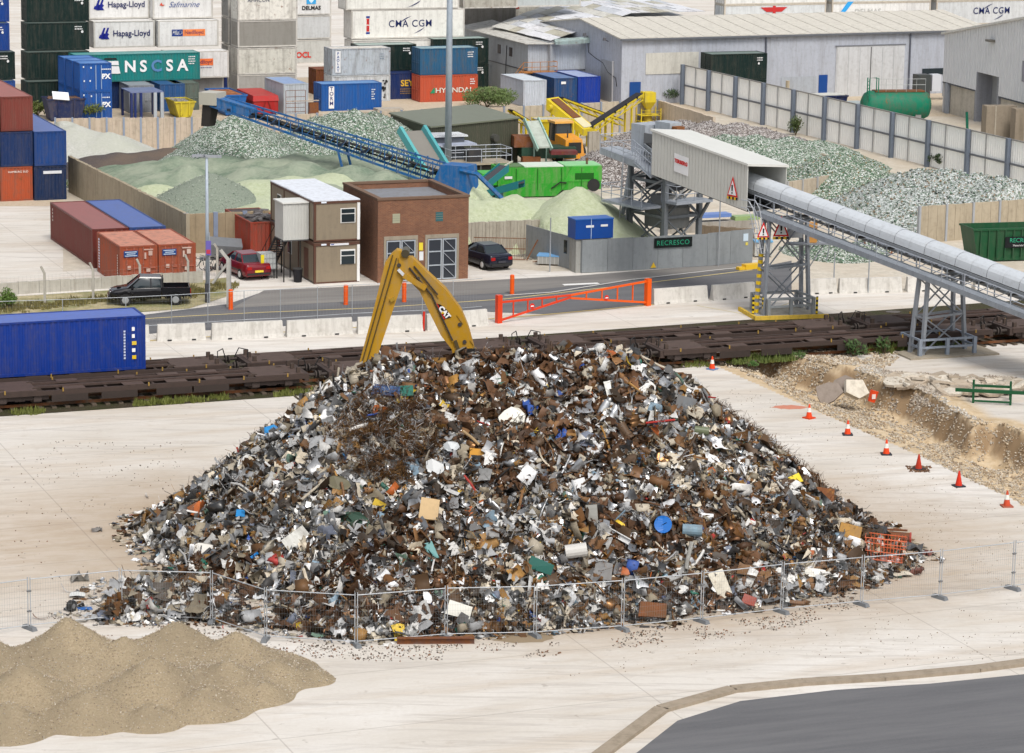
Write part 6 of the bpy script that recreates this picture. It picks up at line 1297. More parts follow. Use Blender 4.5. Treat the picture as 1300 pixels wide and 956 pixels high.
# ================================================================= head tower
def platform(parent,x0,x1,y0,y1,z,sides,col=(.33,.36,.40)):
    MB().bx(x0,x1,y0,y1,z-.16,z).build('platform','galv',parent,col)
    for (a,b_) in sides:
        for h_ in (.55,1.1): MB().tube([(a[0],a[1],z+h_),(b_[0],b_[1],z+h_)],.03,5).build('handrail','galv',parent,(.42,.45,.5))
        a_=Vector((*a,z));b__=Vector((*b_,z));n_=max(1,int((b__-a_).length/1.1))
        for i in range(n_+1): q_=a_.lerp(b__,i/n_); MB().tube([q_,q_+Vector((0,0,1.1))],.03,5).build('rail_post','galv',parent,(.42,.45,.5))

tb=P(842,323); tw=thing('conveyor_tower','grey steel tower with platforms and a hopper at the head of the conveyor','tower',tb,crz); TC=(.20,.215,.23); z_h=7.2
for x in (-1.9,1.9):
    for y in (-1.5,1.5): MB().bx(x-.16,x+.16,y-.16,y+.16,0,z_h-.6).build('column','galv',tw,TC)
br=MB()
for z0,z1 in ((.4,2.9),(2.9,5.2),(5.2,z_h-.8)):
    for y in (-1.5,1.5): br.bar((-1.9,y,z0),(1.9,y,z1),.1).bar((1.9,y,z0),(-1.9,y,z1),.1).bar((-1.9,y,z1),(1.9,y,z1),.16,.2)
    for x in (-1.9,1.9): br.bar((x,-1.5,z0),(x,1.5,z1),.1).bar((x,1.5,z0),(x,-1.5,z1),.1).bar((x,-1.5,z1),(x,1.5,z1),.16,.2)
br.build('bracing','galv',tw,TC)
MB().bx(-1.0,1.0,-.9,.9,4.5,5.9).build('bin','galv',tw,(.05,.05,.055)); MB().bx(-.9,1.5,-1.0,1.0,2.0,3.4).build('hopper','galv',tw,(.27,.27,.255)); MB().hexa([(-.9,-1.0,3.4),(1.5,-1.,3.4),(1.5,1.,3.4),(-.9,1.,3.4),(-.5,-.6,4.2),(1.0,-.6,4.2),(1.0,.6,4.2),(-.5,.6,4.2)]).build('hopper_top','galv',tw,(.22,.22,.21)); MB().tube([(.3,0,4.2),(.3,0,4.6)],.3,10).build('spout','galv',tw,(.1,.1,.1)); MB().bar((1.9,-1.5,5.6),(-1.0,-2.9,3.8),.12).bar((1.9,-1.5,3.6),(2.6,1.5,6.2),.1).build('pipe','galv',tw,(.35,.35,.34)); platform(tw,1.6,3.2,-1.6,1.6,4.1,[((3.2,-1.6),(3.2,1.6)),((1.6,-1.6),(3.2,-1.6))])
platform(tw,-2.8,1.6,-3.3,-1.5,3.7,[((-2.8,-3.3),(1.6,-3.3)),((-2.8,-3.3),(-2.8,-1.5))])
MB().hexa([(-4.2,-2.4,z_h-.9+.3),(2.6,-2.4,z_h-.9-.5),(2.6,-.8,z_h-.9-.5),(-4.2,-.8,z_h-.9+.3),(-4.2,-2.4,z_h-.45+.3),(2.6,-2.4,z_h-.45-.5),(2.6,-.8,z_h-.45-.5),(-4.2,-.8,z_h-.45+.3)]).build('upper_platform','galv',tw,(.36,.39,.43))
for h_ in (.4,.95): MB().tube([(-4.2,-2.4,z_h-.2+h_),(2.6,-2.4,z_h-1.0+h_)],.03,5).build('handrail','galv',tw,(.42,.45,.5)); MB().tube([(-4.2,-2.4,z_h-.2+h_),(-4.2,1.0,z_h-.2+h_)],.03,5).build('handrail','galv',tw,(.42,.45,.5))
for k in range(6): MB().tube([(-4.2+k*1.3,-2.4,z_h-.4-.12*k-.15),(-4.2+k*1.3,-2.4,z_h+.75-.14*k)],.03,5).build('rail_post','galv',tw,(.42,.45,.5))
MB().bx(-2.7,-1.2,-.9,.9,z_h-.5,z_h+1.6).build('head_box','galv',tw,(.40,.43,.47)); MB().bx(-1.2,1.4,-1.0,-.9,z_h+.1,z_h+1.1).build('mesh_guard','galv',tw,(.16,.165,.17)); MB().bx(-1.0,.6,-.2,.8,z_h+1.0,z_h+1.9).build('motor_cover','galv',tw,(.42,.46,.50)); MB().bx(.7,1.2,-.1,.6,z_h+.9,z_h+1.7).build('rusty_duct','rusty',tw,(.3,.12,.04))
MB().bx(-2.3,-1.95,-2.9,-1.6,0,z_h-.8).build('ladder_cage','galv',tw,(.27,.29,.32)) if False else None
lad=MB(); 
for y in (-1.95,-2.5): lad.bar((-1.9,y,0),(-1.5,y,z_h-.6),.07)
for k in range(26): lad.bar((-1.9+.015*k,-1.95,.3+k*.28),(-1.9+.015*k,-2.5,.3+k*.28),.04)
lad.build('ladder','galv',tw,(.4,.42,.45)); MB().bar((-3.2,-1.5,.3),(-1.9,-1.5,6.0),.22).build('raking_leg','galv',tw,(.4,.43,.47)); MB().bar((3.4,1.5,4.6),(1.9,1.5,2.6),.18).bar((1.9,1.5,4.7),(3.5,1.5,4.7),.18).build('outrigger','galv',tw,TC)
MB().bx(-2.8,2.8,-2.2,2.2,0,.35).build('base_frame','galv',tw,(.26,.27,.28))
tw.matrix_basis=Matrix.Translation(tb)@Matrix.Rotation(crz,4,'Z'); he=tw.matrix_basis.inverted()@(T1+cd*(-11.0)+Vector((0,0,zz(-11.0)+.3)))
hs_=Vector((-1.5,0,z_h+.35)); MB().bar(hs_,he,1.0,.08).build('upper_belt','rubber',tw,(.03,.03,.03))
for y in (-.75,.75):
    o_=Vector((0,y,-.1)); m_=MB().bar(hs_+o_,he+o_,.1,.2).bar(hs_+o_-Vector((0,0,.75)),he+o_-Vector((0,0,.75)),.1,.16)
    for k in range(8): a_=hs_.lerp(he,k/8)+o_; b__=hs_.lerp(he,(k+1)/8)+o_; m_.bar(a_-Vector((0,0,.75)),b__,.05).bar(a_-Vector((0,0,.75)),a_,.06)
    m_.build('upper_truss','galv',tw,(.24,.26,.28))
a_=hs_.lerp(he,.45)+Vector((0,0,.3)); MB().tube([a_,he+Vector((0,0,.25))],.6,12).build('upper_cover','clean',tw,(.6,.64,.68))
for h_ in (-.55,.35,.9):
    MB().tube([hs_+Vector((0,-1.7,h_-.6)),he+Vector((0,-1.7,h_-.6))],.05 if h_<0 else .03,5).build('handrail','galv',tw,(.40,.43,.48))
MB().slab([hs_+Vector((0,-.9,-1.15)),he+Vector((0,-.9,-1.15)),he+Vector((0,-1.7,-1.15)),hs_+Vector((0,-1.7,-1.15))],(0,0,.12)).build('walkway','galv',tw,(.33,.36,.4))
for k in range(8): a_=hs_.lerp(he,k/7)+Vector((0,-1.7,-1.1)); MB().tube([a_,a_+Vector((0,0,1.4))],.03,5).build('rail_post','galv',tw,(.40,.43,.48))
t=thing('pallet_items','orange and blue clutter on the ground at the foot of the tower','clutter',P(845,297,0),A); t['kind']='stuff'; MB().bx(0,2.2,0,.8,1.2,1.5).build('orange_frame','clean',t,(.6,.25,.03)); MB().bx(2.6,5.2,0,1.,1.0,1.25).build('blue_sheet','clean',t,(.12,.2,.45)); MB().bx(5.5,7.5,0,.8,.7,1.0).build('green_sheet','clean',t,(.25,.35,.15)); MB().bx(0,7,-.1,.9,.0,.7).build('blocks','conc',t,(.3,.28,.25))
# ================================================================= long blue stockpile conveyor
hdp=P(272,129,6.9); tlp=P(600,232,2.2); d3=tlp-hdp; L3=math.hypot(d3.x,d3.y); brz=math.atan2(d3.y,d3.x); sl_=(tlp.z-hdp.z)/L3
t=thing('blue_conveyor','long blue lattice conveyor sloping up to the left over the heaps','conveyor',Vector((hdp.x,hdp.y,0)),brz); BB=(.008,.10,.28)
zc=lambda x:hdp.z+sl_*x; print('blue conv',L3,math.degrees(brz))
for y in (-.62,.62):
    f_=MB()
    f_.bar((0,y,zc(0)+.45),(L3,y,zc(L3)+.45+.25),.12,.12); f_.bar((0,y,zc(0)-.25),(L3,y,zc(L3)-.95),.14,.16)
    n=22
    for k in range(n):
        a=L3*k/n;b_=L3*(k+1)/n; top=lambda x:zc(x)+.45+.45*x/L3; bot=lambda x:zc(x)-.25-.9*x/L3
        f_.bar((a,y,bot(a)),(a,y,top(a)),.06); f_.bar((a,y,bot(a)),(b_,y,top(b_)),.05)
    f_.build('side_truss','dusty',t,BB)
MB().bar((-.3,0,zc(0)+.1),(L3,0,zc(L3)+.1),.6,.05).build('belt','rubber',t,(.02,.02,.02)); MB().bar((.0,0,zc(0)-.1),(L3,0,zc(L3)-.25),.4,.05).build('return_belt','rubber',t,(.015,.015,.015))
for k in range(11): x=1.5+k*L3/11.5; MB().bx(x,x+.3,-.7,.7,zc(x)-.25,zc(x)-.05).build('idler','clean',t,(.02,.03,.05))
MB().bx(-.9,.6,-.8,.8,zc(0)-.2,zc(0)+.75).build('head_box','clean',t,(.42,.40,.34)); MB().hexa([(-.9,-.5,zc(0)-1.9),(-.2,-.5,zc(0)-1.9),(-.2,.5,zc(0)-1.9),(-.9,.5,zc(0)-1.9),(-.7,-.6,zc(0)-.2),(.1,-.6,zc(0)-.2),(.1,.6,zc(0)-.2),(-.7,.6,zc(0)-.2)]).build('chute','rubber',t,(.035,.03,.028)); MB().hexa(q8(.6,3.4,-.65,.65,zc(.6)-.2,zc(3.4)-.2,zc(.6)+.45,zc(3.4)+.38)).build('head_cover','dusty',t,(.01,.12,.34))
MB().hexa([(L3-3.5,-.9,.9),(L3+.2,-.9,.9),(L3+.2,.9,.9),(L3-3.5,.9,.9),(L3-2.2,-.9,zc(L3)+1.3),(L3-.1,-.9,zc(L3)+1.3),(L3-.1,.9,zc(L3)+1.3),(L3-2.2,.9,zc(L3)+1.3)]).build('tail_hopper','dusty',t,(.01,.11,.32)); MB().tube([(L3-.6,-.9,3.2),(L3+.8,-.9,3.0),(L3+4.0,-1.0,.4)],.17,6).build('drawbar','dusty',t,BB)
for (x,a) in ((L3*.55,0),): MB().bar((x,-.7,0.5),(x-1.,-.7,zc(x)-.4),.14).bar((x,.7,.5),(x-1.,.7,zc(x)-.4),.14).build('support_leg','dusty',t,BB); MB().tube([(x,-1.0,.5),(x,-.7,.5)],.5,12).build('wheel','rubber',t,(.03,.03,.03))
# ================================================================= teal screener and feed
TE=(.05,.33,.33)
t=thing('screening_feeder','turquoise sided inclined belt feeder in front of the olive shed','feeder',P(545,246,0),A+R(8)); 
for x in (-1.1,1.0): MB().bar((x,-2.2,1.4),(x-.55,1.9,4.9),.28,.6).build('side_plate','clean',t,(.10,.36,.37) if x<0 else (.08,.31,.33))
MB().hexa([(-1.0,-2.2,1.2),(.9,-2.2,1.2),(.35,1.9,4.6),(-1.5,1.9,4.6),(-1.0,-2.2,1.3),(.9,-2.2,1.3),(.35,1.9,4.7),(-1.5,1.9,4.7)]).build('belt','rubber',t,(.20,.19,.17)); MB().bx(-1.0,2.6,-2.4,-2.2,1.9,2.1).bx(-1.0,-.8,-2.4,-2.2,0,2.1).bx(2.4,2.6,-2.4,-2.2,0,2.1).build('frame','dusty',t,TE); MB().bx(.6,2.6,-1.2,1.4,.6,1.4).build('hopper','paint',t,(.02,.14,.14))
for x in (-1.4,1.4): MB().bar((x*.8,1.2,0),(x*.6,1.2,3.8),.16).build('leg','dusty',t,TE)
t=thing('engine_house','small grey machine cabin with a white corrugated roof before the shed','machine',P(552,226,0),A); MB().bx(0,2.5,0,1.6,1.2,3.2).build('cabinet','paint',t,(.13,.14,.16)); MB().corr((-.3,-.3),(2.6,-.3),3.42,3.5,.2,.02).bx(-.3,2.7,-.3,1.9,3.3,3.42).build('roof','paint',t,(.62,.64,.66)); MB().bx(-.6,3.2,-1.,1.0,2.7,2.82).build('canopy','paint',t,(.38,.42,.52)); MB().bx(.1,2.4,.1,1.5,0,1.2).build('chassis','galv',t,(.05,.05,.05))
# platform with railings
t=thing('work_platform','railed work platform with dusty boards in front of the olive shed','platform',P(572,234,0),A); platform(t,0,5.2,0,2.4,1.6,[((0,0),(5.2,0)),((5.2,0),(5.2,2.4)),((0,2.4),(5.2,2.4)),((0,0),(0,2.4))],(.42,.36,.27))
for x in (.1,2.6,5.1): MB().bx(x-.06,x+.06,.1,.2,0,1.45).build('leg','galv',t,(.1,.1,.1))
MB().bx(1.8,3.0,.8,1.8,1.6,2.6).build('motor','paint',t,(.04,.04,.045)); MB().bx(.2,5,.3,2.2,0,1.3).build('machinery','oldsteel',t,(.03,.028,.025))
pile('cullet_pale','small pale heap spilling beside the teal hopper',[(603,222,2.6),(596,232,2.2)],k=1.0,res=.25,nz=.2)
# teal transfer conveyors
for i,(a,b_,lab) in enumerate(((P(600,243,1.2),P(640,212,2.8),'short dark teal conveyor rising towards the bright green machine'),(P(606,248,1.0),P(662,233,2.2),'teal conveyor with a rounded end above the pale green heap'))):
    d=b_-a; L_=math.hypot(d.x,d.y); t=thing('small_conveyor',lab,'conveyor',Vector((a.x,a.y,0)),math.atan2(d.y,d.x)); s2=(b_.z-a.z)/L_
    MB().hexa(q8(0,L_,-.45,.45,a.z,b_.z,a.z+.12,b_.z+.12)).build('belt','rubber',t,(.06,.06,.07))
    for y in (-.55,.5): MB().hexa(q8(0,L_,y,y+.06,a.z-.35,b_.z-.3,a.z+.2,b_.z+.25)).build('side_plate','clean',t,(.02,.16,.18))
    MB().bx(L_*.5-.08,L_*.5+.08,-.5,.5,0,a.z+s2*L_*.5-.2).build('leg','clean',t,(.02,.12,.13))
# bright green machine
p=P(627,250,0); t=thing('green_screener','long bright green screening machine behind the pale green heap','machine',P(632,252,0),R(14)); GG=(.025,.28,.02)
MB().bx(0,8.2,0,2.4,.55,2.35).build('body','dusty',t,GG); MB().hexa([(5.2,-.04,1.2),(8.25,-.04,1.2),(8.25,2.44,1.2),(5.2,2.44,1.2),(5.9,-.04,2.37),(8.25,-.04,2.37),(8.25,2.44,2.37),(5.9,2.44,2.37)]).build('engine_cover','dusty',t,(.035,.32,.028))
MB().bx(2.1,5.2,.05,2.35,2.36,2.44).build('white_lid','clean',t,(.55,.62,.52)); MB().bx(5.3,8.2,.05,2.35,2.375,2.45).build('pale_lid','clean',t,(.22,.52,.22)); MB().bx(-1.2,-.01,.2,2.2,1.0,1.9).build('green_hopper','clean',t,(.04,.38,.03)); MB().bx(.2,2.0,.2,2.2,2.36,2.42).build('screen_deck','paint',t,(.08,.16,.05)); MB().bar((.5,0,2.5),(1.7,2.4,2.5),.12).build('beam','clean',t,(.5,.5,.4))
for x in (1.2,5.0): MB().bx(x-.9,x+2.,.3,2.1,0,.55).build('track','rubber',t,(.04,.04,.04))
for x in (7.6,): MB().tube([(x,-.1,.9),(x,.5,.9)],.5,14).build('wheel','rubber',t,(.025,.025,.025))
MB().hexa([(.2,-.05,.1),(4.6,-.05,.1),(4.6,-.002,.1),(.2,-.002,.1),(.2,-.05,1.1),(5.6,-.05,1.1),(5.6,-.002,1.1),(.2,-.002,1.1)]).build('side_plate','dusty',t,(.02,.26,.018))
for x in (1.4,3.1,5.0,6.6): MB().bx(x,x+.05,-.07,-.05,.6,2.3).build('panel_seam','clean',t,(.01,.12,.01))
MB().bx(6.1,7.6,-.06,-.045,1.35,1.85).build('grille','clean',t,(.01,.09,.01)); MB().bx(.5,1.1,-.07,-.055,1.5,1.7).build('sticker','clean',t,(.6,.6,.6)); MB().tube([(4.2,-.12,.7),(4.9,-.2,1.2),(5.4,-.1,1.1)],.05,6).build('hydraulic_hose','rubber',t,(.02,.02,.02)); MB().tube([(7.2,.6,2.4),(7.2,.6,2.95)],.09,8).build('exhaust','rusty',t,(.1,.08,.06))
# clutter between shed and loader
t=thing('rusty_hopper','rusty brown and green hopper machine between the shed and the loader','machine',P(662,212,0),R(10)); MB().bx(0,4.6,0,2.,.7,1.6).build('body','paint',t,(.02,.06,.04)); MB().bx(-.6,1.8,.2,1.8,1.6,2.5).build('rusty_tray','rusty',t,(.2,.09,.06)); MB().bx(2.2,4.4,-1.6,-.4,1.2,1.5).build('red_grid','worn',t,(.14,.03,.03)); MB().bx(0,1.5,-.6,.4,.1,.9).build('scrap','rusty',t,(.2,.07,.03))
t=thing('small_feeder','small pale green belt feeder standing before the wheel loader','feeder',P(686,212,0),R(22)); MB().hexa([(-.6,-1,1.7),(.6,-1,1.7),(.3,1,3.6),(-.9,1,3.6),(-.6,-1,1.85),(.6,-1,1.85),(.3,1,3.75),(-.9,1,3.75)]).build('belt','paint',t,(.38,.42,.37))
for x in (-.75,.5): MB().bar((x,-1.2,1.6),(x-.3,1.2,3.9),.12,.35).build('side_plate','clean',t,(.28,.42,.36))
for x in (-.6,.5): MB().bar((x,0,0),(x,0,2.6),.12).build('leg','clean',t,(.2,.3,.26))
# ================================================================= yellow screening plant
YC=(.62,.47,.015)
def yconv(a,b_,label,w=.8,leg=(.35,.75),name='yellow_conveyor',dark=True):
    d=b_-a; L_=math.hypot(d.x,d.y); t=thing(name,label,'conveyor',Vector((a.x,a.y,0)),math.atan2(d.y,d.x),'yellow belt conveyors of the screening plant'); zf=lambda x:a.z+(b_.z-a.z)*x/L_
    MB().bar((0,0,zf(0)+.12),(L_,0,zf(L_)+.12),w,.07).build('belt','rubber',t,(.025,.025,.03))
    for y in (-w/2-.03,w/2+.03):
        f_=MB().bar((0,y,zf(0)),(L_,y,zf(L_)),.09,.14).bar((0,y,zf(0)-.45),(L_,y,zf(L_)-.45),.08,.09)
        n=int(L_/.9)
        for k in range(n): f_.bar((k*L_/n,y,zf(k*L_/n)-.45),((k+1)*L_/n,y,zf((k+1)*L_/n)),.045)
        f_.build('side_frame','dusty',t,YC)
    for k in range(int(L_/1.5)): x=.6+k*1.5; MB().bx(x,x+.16,-w/2-.12,-w/2-.05,zf(x)+.05,zf(x)+.3).build('idler_bracket','clean',t,(.03,.03,.03))
    for f in leg:
        x=L_*f; MB().bar((x,-w/2,0),(x,-w/2,zf(x)-.4),.14).build('leg','dusty',t,YC); MB().bar((x,w/2,0),(x,w/2,zf(x)-.4),.14).build('leg','dusty',t,YC)
    return t
yconv(P(741,166,1.5),P(812,120,4.1),'yellow conveyor climbing right to the yellow hopper',.75,(.45,.8))
yconv(P(788,153,1.5),P(712,125,3.9),'yellow conveyor crossing behind, rising to the left',.7,(.3,.75))
yconv(P(690,166,1.6),P(648,141,3.6),'short yellow conveyor rising left towards the shed',.6,(.6,))
t=thing('yellow_screen','tilted yellow vibrating screen box with a brown deck on a yellow frame','screen',P(727,186,0),R(-35)); t.scale=(.66,.72,.72); 
MB().hexa([(-3.4,-1.3,4.3),(2.6,-1.3,1.6),(2.6,1.3,1.6),(-3.4,1.3,4.3),(-3.4,-1.3,5.7),(2.6,-1.3,2.4),(2.6,1.3,2.4),(-3.4,1.3,5.7)]).build('screen_box','dusty',t,YC); MB().hexa([(-3.0,-.8,5.55),(.6,-.8,3.55),(.6,.8,3.55),(-3.0,.8,5.55),(-3.0,-.8,5.62),(.6,-.8,3.62),(.6,.8,3.62),(-3.0,.8,5.62)]).build('deck','rusty',t,(.13,.075,.04)); MB().hexa([(.7,-.9,3.5),(2.4,-.9,2.55),(2.4,.9,2.55),(.7,.9,3.5),(.7,-.9,3.56),(2.4,-.9,2.61),(2.4,.9,2.61),(.7,.9,3.56)]).build('chute','clean',t,(.6,.55,.35))
for (x,y) in ((-2.6,-1.2),(-2.6,1.2),(1.4,-1.2),(1.4,1.2)): MB().bx(x-.1,x+.1,y-.1,y+.1,0,4.2 if x<0 else 2.2).build('leg','dusty',t,YC)
MB().tube([(-2.6,-1.9,4.7),(-2.6,-1.3,4.7)],.35,10).build('motor','dusty',t,YC)
t=thing('yellow_bin','yellow framed feed bin with an open grid top behind the wheel loader','bin',P(683,190,0),R(18)); t.scale=(.6,.6,.6); MB().hexa([(1.0,.6,1.6),(4.0,.6,1.6),(4.0,2.4,1.6),(1.0,2.4,1.6),(0,0,4.2),(5.4,0,4.2),(5.4,3,4.2),(0,3,4.2)]).build('bin','clean',t,(.55,.42,.02)); MB().bx(0,5.4,0,3,4.2,4.3).build('grid_top','clean',t,(.42,.43,.40)); MB().bx(-.1,5.5,-.1,0,4.0,4.35).bx(-.1,5.5,3,3.1,4.0,4.35).build('rim','dusty',t,YC)
for (x,y) in ((0,0),(5.3,0),(5.3,2.9),(0,2.9)): MB().bx(x-.12,x+.12,y-.12,y+.12,0,4.2).build('leg','dusty',t,YC)
t=thing('yellow_hopper','tall yellow hopper at the top of the climbing conveyor','hopper',P(822,168,0),R(20)); t.scale=(.56,.56,.56); MB().bx(-.95,.95,-.95,.95,5.0,6.6).build('upper_bin','dusty',t,YC); MB().hexa([(-.4,-.4,3.9),(.4,-.4,3.9),(.4,.4,3.9),(-.4,.4,3.9),(-.95,-.95,5.0),(.95,-.95,5.0),(.95,.95,5.0),(-.95,.95,5.0)]).build('cone','dusty',t,YC); MB().bx(-1.2,-.95,-.5,.5,5.6,6.7).build('inlet','dusty',t,YC)
MB().tube([(0,0,1.0),(0,0,3.9)],[.9,.45],12).build('crusher','paint',t,(.40,.30,.03)); MB().bx(-1.3,1.3,-1.,1.,.2,1.1).build('base','dusty',t,YC)
for z in (1.8,2.8): MB().bx(-1.6,1.8,-1.1,1.1,z,z+.08).build('deck','dusty',t,YC)
for (x,y) in ((-1.6,-1.1),(1.8,-1.1),(1.8,1.1),(-1.6,1.1)): MB().bx(x-.07,x+.07,y-.07,y+.07,0,4.0).build('leg','dusty',t,YC)
for z in (3.2,3.7): MB().tube([(-1.6,-1.1,z),(1.8,-1.1,z)],.03,5).build('handrail','dusty',t,YC)
# ================================================================= wheel loader
def wheel(parent,x,y0,y1,r,rim=(.6,.6,.6),z=None,name='wheel'):
    z=r if z is None else z
    w_=MB().tube([(x,y0,z),(x,y0+(y1-y0)*.12,z),(x,y1-(y1-y0)*.12,z),(x,y1,z)],[r*.88,r,r,r*.88],18).build(name,'rubber',parent,(.018,.018,.018),smooth=False)
    yo=y0 if abs(y0)>abs(y1) else y1; s_=-1 if yo==min(y0,y1) else 1
    MB().tube([(x,yo+s_*.0,z),(x,yo+s_*.02,z)],[r*.58,r*.5],12).build('rim','clean',w_,rim); return w_
t=thing('wheel_loader','orange yellow wheel loader with a glazed cab beside the yellow plant','wheel loader',P(710,203,0),R(112)); LY=(.68,.28,.015)
# x axis = length, rear towards viewer (-x)
MB().hexa([(-3.3,-.85,.9),(-.9,-.85,.9),(-.9,.85,.9),(-3.3,.85,.9),(-3.1,-.75,2.1),(-.9,-.8,2.35),(-.9,.8,2.35),(-3.1,.75,2.1)]).build('engine_bonnet','dusty',t,LY); MB().bx(-3.36,-3.3,-.55,.55,1.0,1.9).build('grille','clean',t,(.03,.03,.03)); MB().bx(-3.5,-3.1,-.9,.9,.55,.95).build('counterweight','dusty',t,LY)
MB().bx(-.9,.8,-.75,.75,1.0,1.7).bx(.8,2.2,-.5,.5,.8,1.5).build('chassis','dusty',t,LY)
c_=MB().hexa([(-.9,-.75,1.7),(.7,-.75,1.7),(.7,.75,1.7),(-.9,.75,1.7),(-.75,-.68,3.2),(.5,-.68,3.2),(.5,.68,3.2),(-.75,.68,3.2)]).build('cab','glass',t); MB().bx(-.95,.7,-.85,.85,3.2,3.38).build('cab_roof','clean',c_,(.72,.40,.10))
for (x,y) in ((-.82,-.72),(-.82,.72),(.6,-.72),(.6,.72),(-.1,-.74)): MB().bar((x,y,1.7),(x*.9,y*.93,3.2),.1).build('cab_pillar','clean',c_,(.03,.03,.03))
for x in (-2.0,1.6):
    for s_ in (-1,1): wheel(t,x,s_*.75,s_*1.3,.78,(.65,.35,.03))
for y in (-.55,.55): MB().bar((1.2,y,1.7),(3.6,y,.6),.18,.3).build('lift_arm','dusty',t,LY)
MB().hexa([(3.4,-1.35,.1),(4.4,-1.35,.1),(4.4,1.35,.1),(3.4,1.35,.1),(3.3,-1.35,1.2),(3.6,-1.35,1.2),(3.6,1.35,1.2),(3.3,1.35,1.2)]).build('bucket','worn',t,(.3,.2,.05)); MB().tube([(-2.4,.3,2.2),(-2.4,.3,2.9)],.06,6).build('exhaust','clean',t,(.05,.05,.05))
# ================================================================= excavator (material handler) behind the heap
EY=(.40,.215,.012); Ye=P(520,570,0).y
def ve(x,y,dy=0): return atY(x,y,Ye+dy)
mt=thing('excavator','yellow excavator arm raised behind the scrap heap, body hidden by the heap','excavator',Vector((0,0,0)),0)
foot=ve(598,470); apex=ve(519,326); tip=ve(463,470)
bm=MB(); th_=.75
def beam(name,pl,w,parent,col=EY,mat='gloss'):
    """flat-sided box beam: pl = outline polygon in pixels on the arm plane"""
    pts=[ve(x,y) for x,y in pl]; o=MB().slab([p-Vector((0,w/2,0)) for p in pts],(0,w,0)).build(name,mat,parent,col); return o
bo=beam('boom',[(506,326),(524,326),(541,343),(566,366),(586,393),(595,415),(602,441),(600,462),(578,466),(574,442),(560,424),(547,398),(533,368),(517,352),(509,345)],.75,mt,EY,'dusty')
sk=beam('stick',[(512,318),(504,316),(497,322),(489,333),(482,362),(472,402),(456,461),(454,472),(474,472),(478,455),(500,390),(513,352),(520,332)],.62,mt,(.44,.24,.015),'dusty')
for (a,b_) in (((499,322),(459,462)),((504,326),(465,462))):
    p1,p2=ve(*a,),ve(*b_); MB().tube([p1-Vector((0,.4,0)),(p1+p2)/2-Vector((0,.45,0)),p2-Vector((0,.4,0))],.035,6).build('hydraulic_hose','rubber',sk,(.09,.06,.02))
MB().bar(ve(513,347)-Vector((0,.42,0)),ve(541,364)-Vector((0,.42,0)),.26).build('ram_body','dusty',bo,EY); MB().bar(ve(506,340)-Vector((0,.42,0)),ve(514,348)-Vector((0,.42,0)),.14).build('ram_rod','gloss',bo,(.6,.62,.65))
MB().tube([ve(515,320)-Vector((0,.5,0)),ve(515,320)+Vector((0,.5,0))],.2,12).build('pivot_pin','clean',bo,(.06,.05,.03)); MB().bar(ve(496,380)-Vector((0,.36,0)),ve(501,377)-Vector((0,.36,0)),.16).build('bracket','clean',sk,(.35,.22,.03))
lo_=MB().slab([ve(x,y)-Vector((0,.40,0)) for x,y in ((553,383),(560,385),(568,392),(573,401),(565,403))],(0,.02,0)).build('logo','clean',bo,(.01,.01,.01)); MB().slab([ve(x,y)-Vector((0,.42,0)) for x,y in ((552,382),(556,384),(566,403),(563,403))],(0,.015,0)).build('red_flash','clean',bo,(.5,.03,.02))
tx=text('CAT',bo,ve(564.5,394.5)-Vector((0,.44,0)),(PI/2,R(50),0),.34,(.8,.8,.8),'clean',.02); MB().slab([ve(x,y)-Vector((0,.45,0)) for x,y in ((560.5,396),(564.5,396),(562.5,392.5))],(0,.01,0)).build('yellow_mark','clean',bo,(.7,.45,.02))
MB().bar(ve(578,430)-Vector((0,.42,0)),ve(585,449)-Vector((0,.42,0)),.16).build('boom_ram','clean',bo,(.08,.06,.03)); MB().bx(*(lambda a,b_:(a.x,b_.x,a.y-.5,a.y+.4,b_.z,a.z))(ve(583,440),ve(603,453))).build('boom_foot','clean',bo,(.02,.02,.02))
# body hidden behind the crest
bp=Vector((foot.x+1.6,Ye,0))
MB().bx(bp.x-2.3,bp.x+2.9,Ye-1.4,Ye+1.4,1.25,3.0).build('house','dusty',mt,EY); MB().bx(bp.x-2.2,bp.x-.6,Ye-1.4,Ye-.3,3.0,3.9).build('cab','glass',mt)
for y in (-1.55,1.0): MB().hexa([(bp.x-2.6,Ye+y,0),(bp.x+2.6,Ye+y,0),(bp.x+2.6,Ye+y+.6,0),(bp.x-2.6,Ye+y+.6,0),(bp.x-2.9,Ye+y,.95),(bp.x+2.9,Ye+y,.95),(bp.x+2.9,Ye+y+.6,.95),(bp.x-2.9,Ye+y+.6,.95)]).build('track','rubber',mt,(.03,.03,.03))
MB().tube([(bp.x,Ye,.9),(bp.x,Ye,1.3)],1.0,16).build('slew_ring','oldsteel',mt,(.05,.05,.05)); MB().slab([ve(596,440)-Vector((0,.4,0)),ve(575,440)-Vector((0,.4,0)),Vector((bp.x-1.9,Ye-.4,2.0)),Vector((bp.x+.4,Ye-.4,2.4))],(0,.8,0)).build('boom_base','dusty',mt,EY)
for k in range(4):
    a=k*PI/2+.5; q=tip+Vector((0,0,-.6)); MB().tube([q,q+Vector((math.cos(a)*.9,math.sin(a)*.9,-.6)),q+Vector((math.cos(a)*.5,math.sin(a)*.5,-1.5))],[.14,.12,.05],6).build('grapple_tine','worn',mt,(.12,.08,.04))

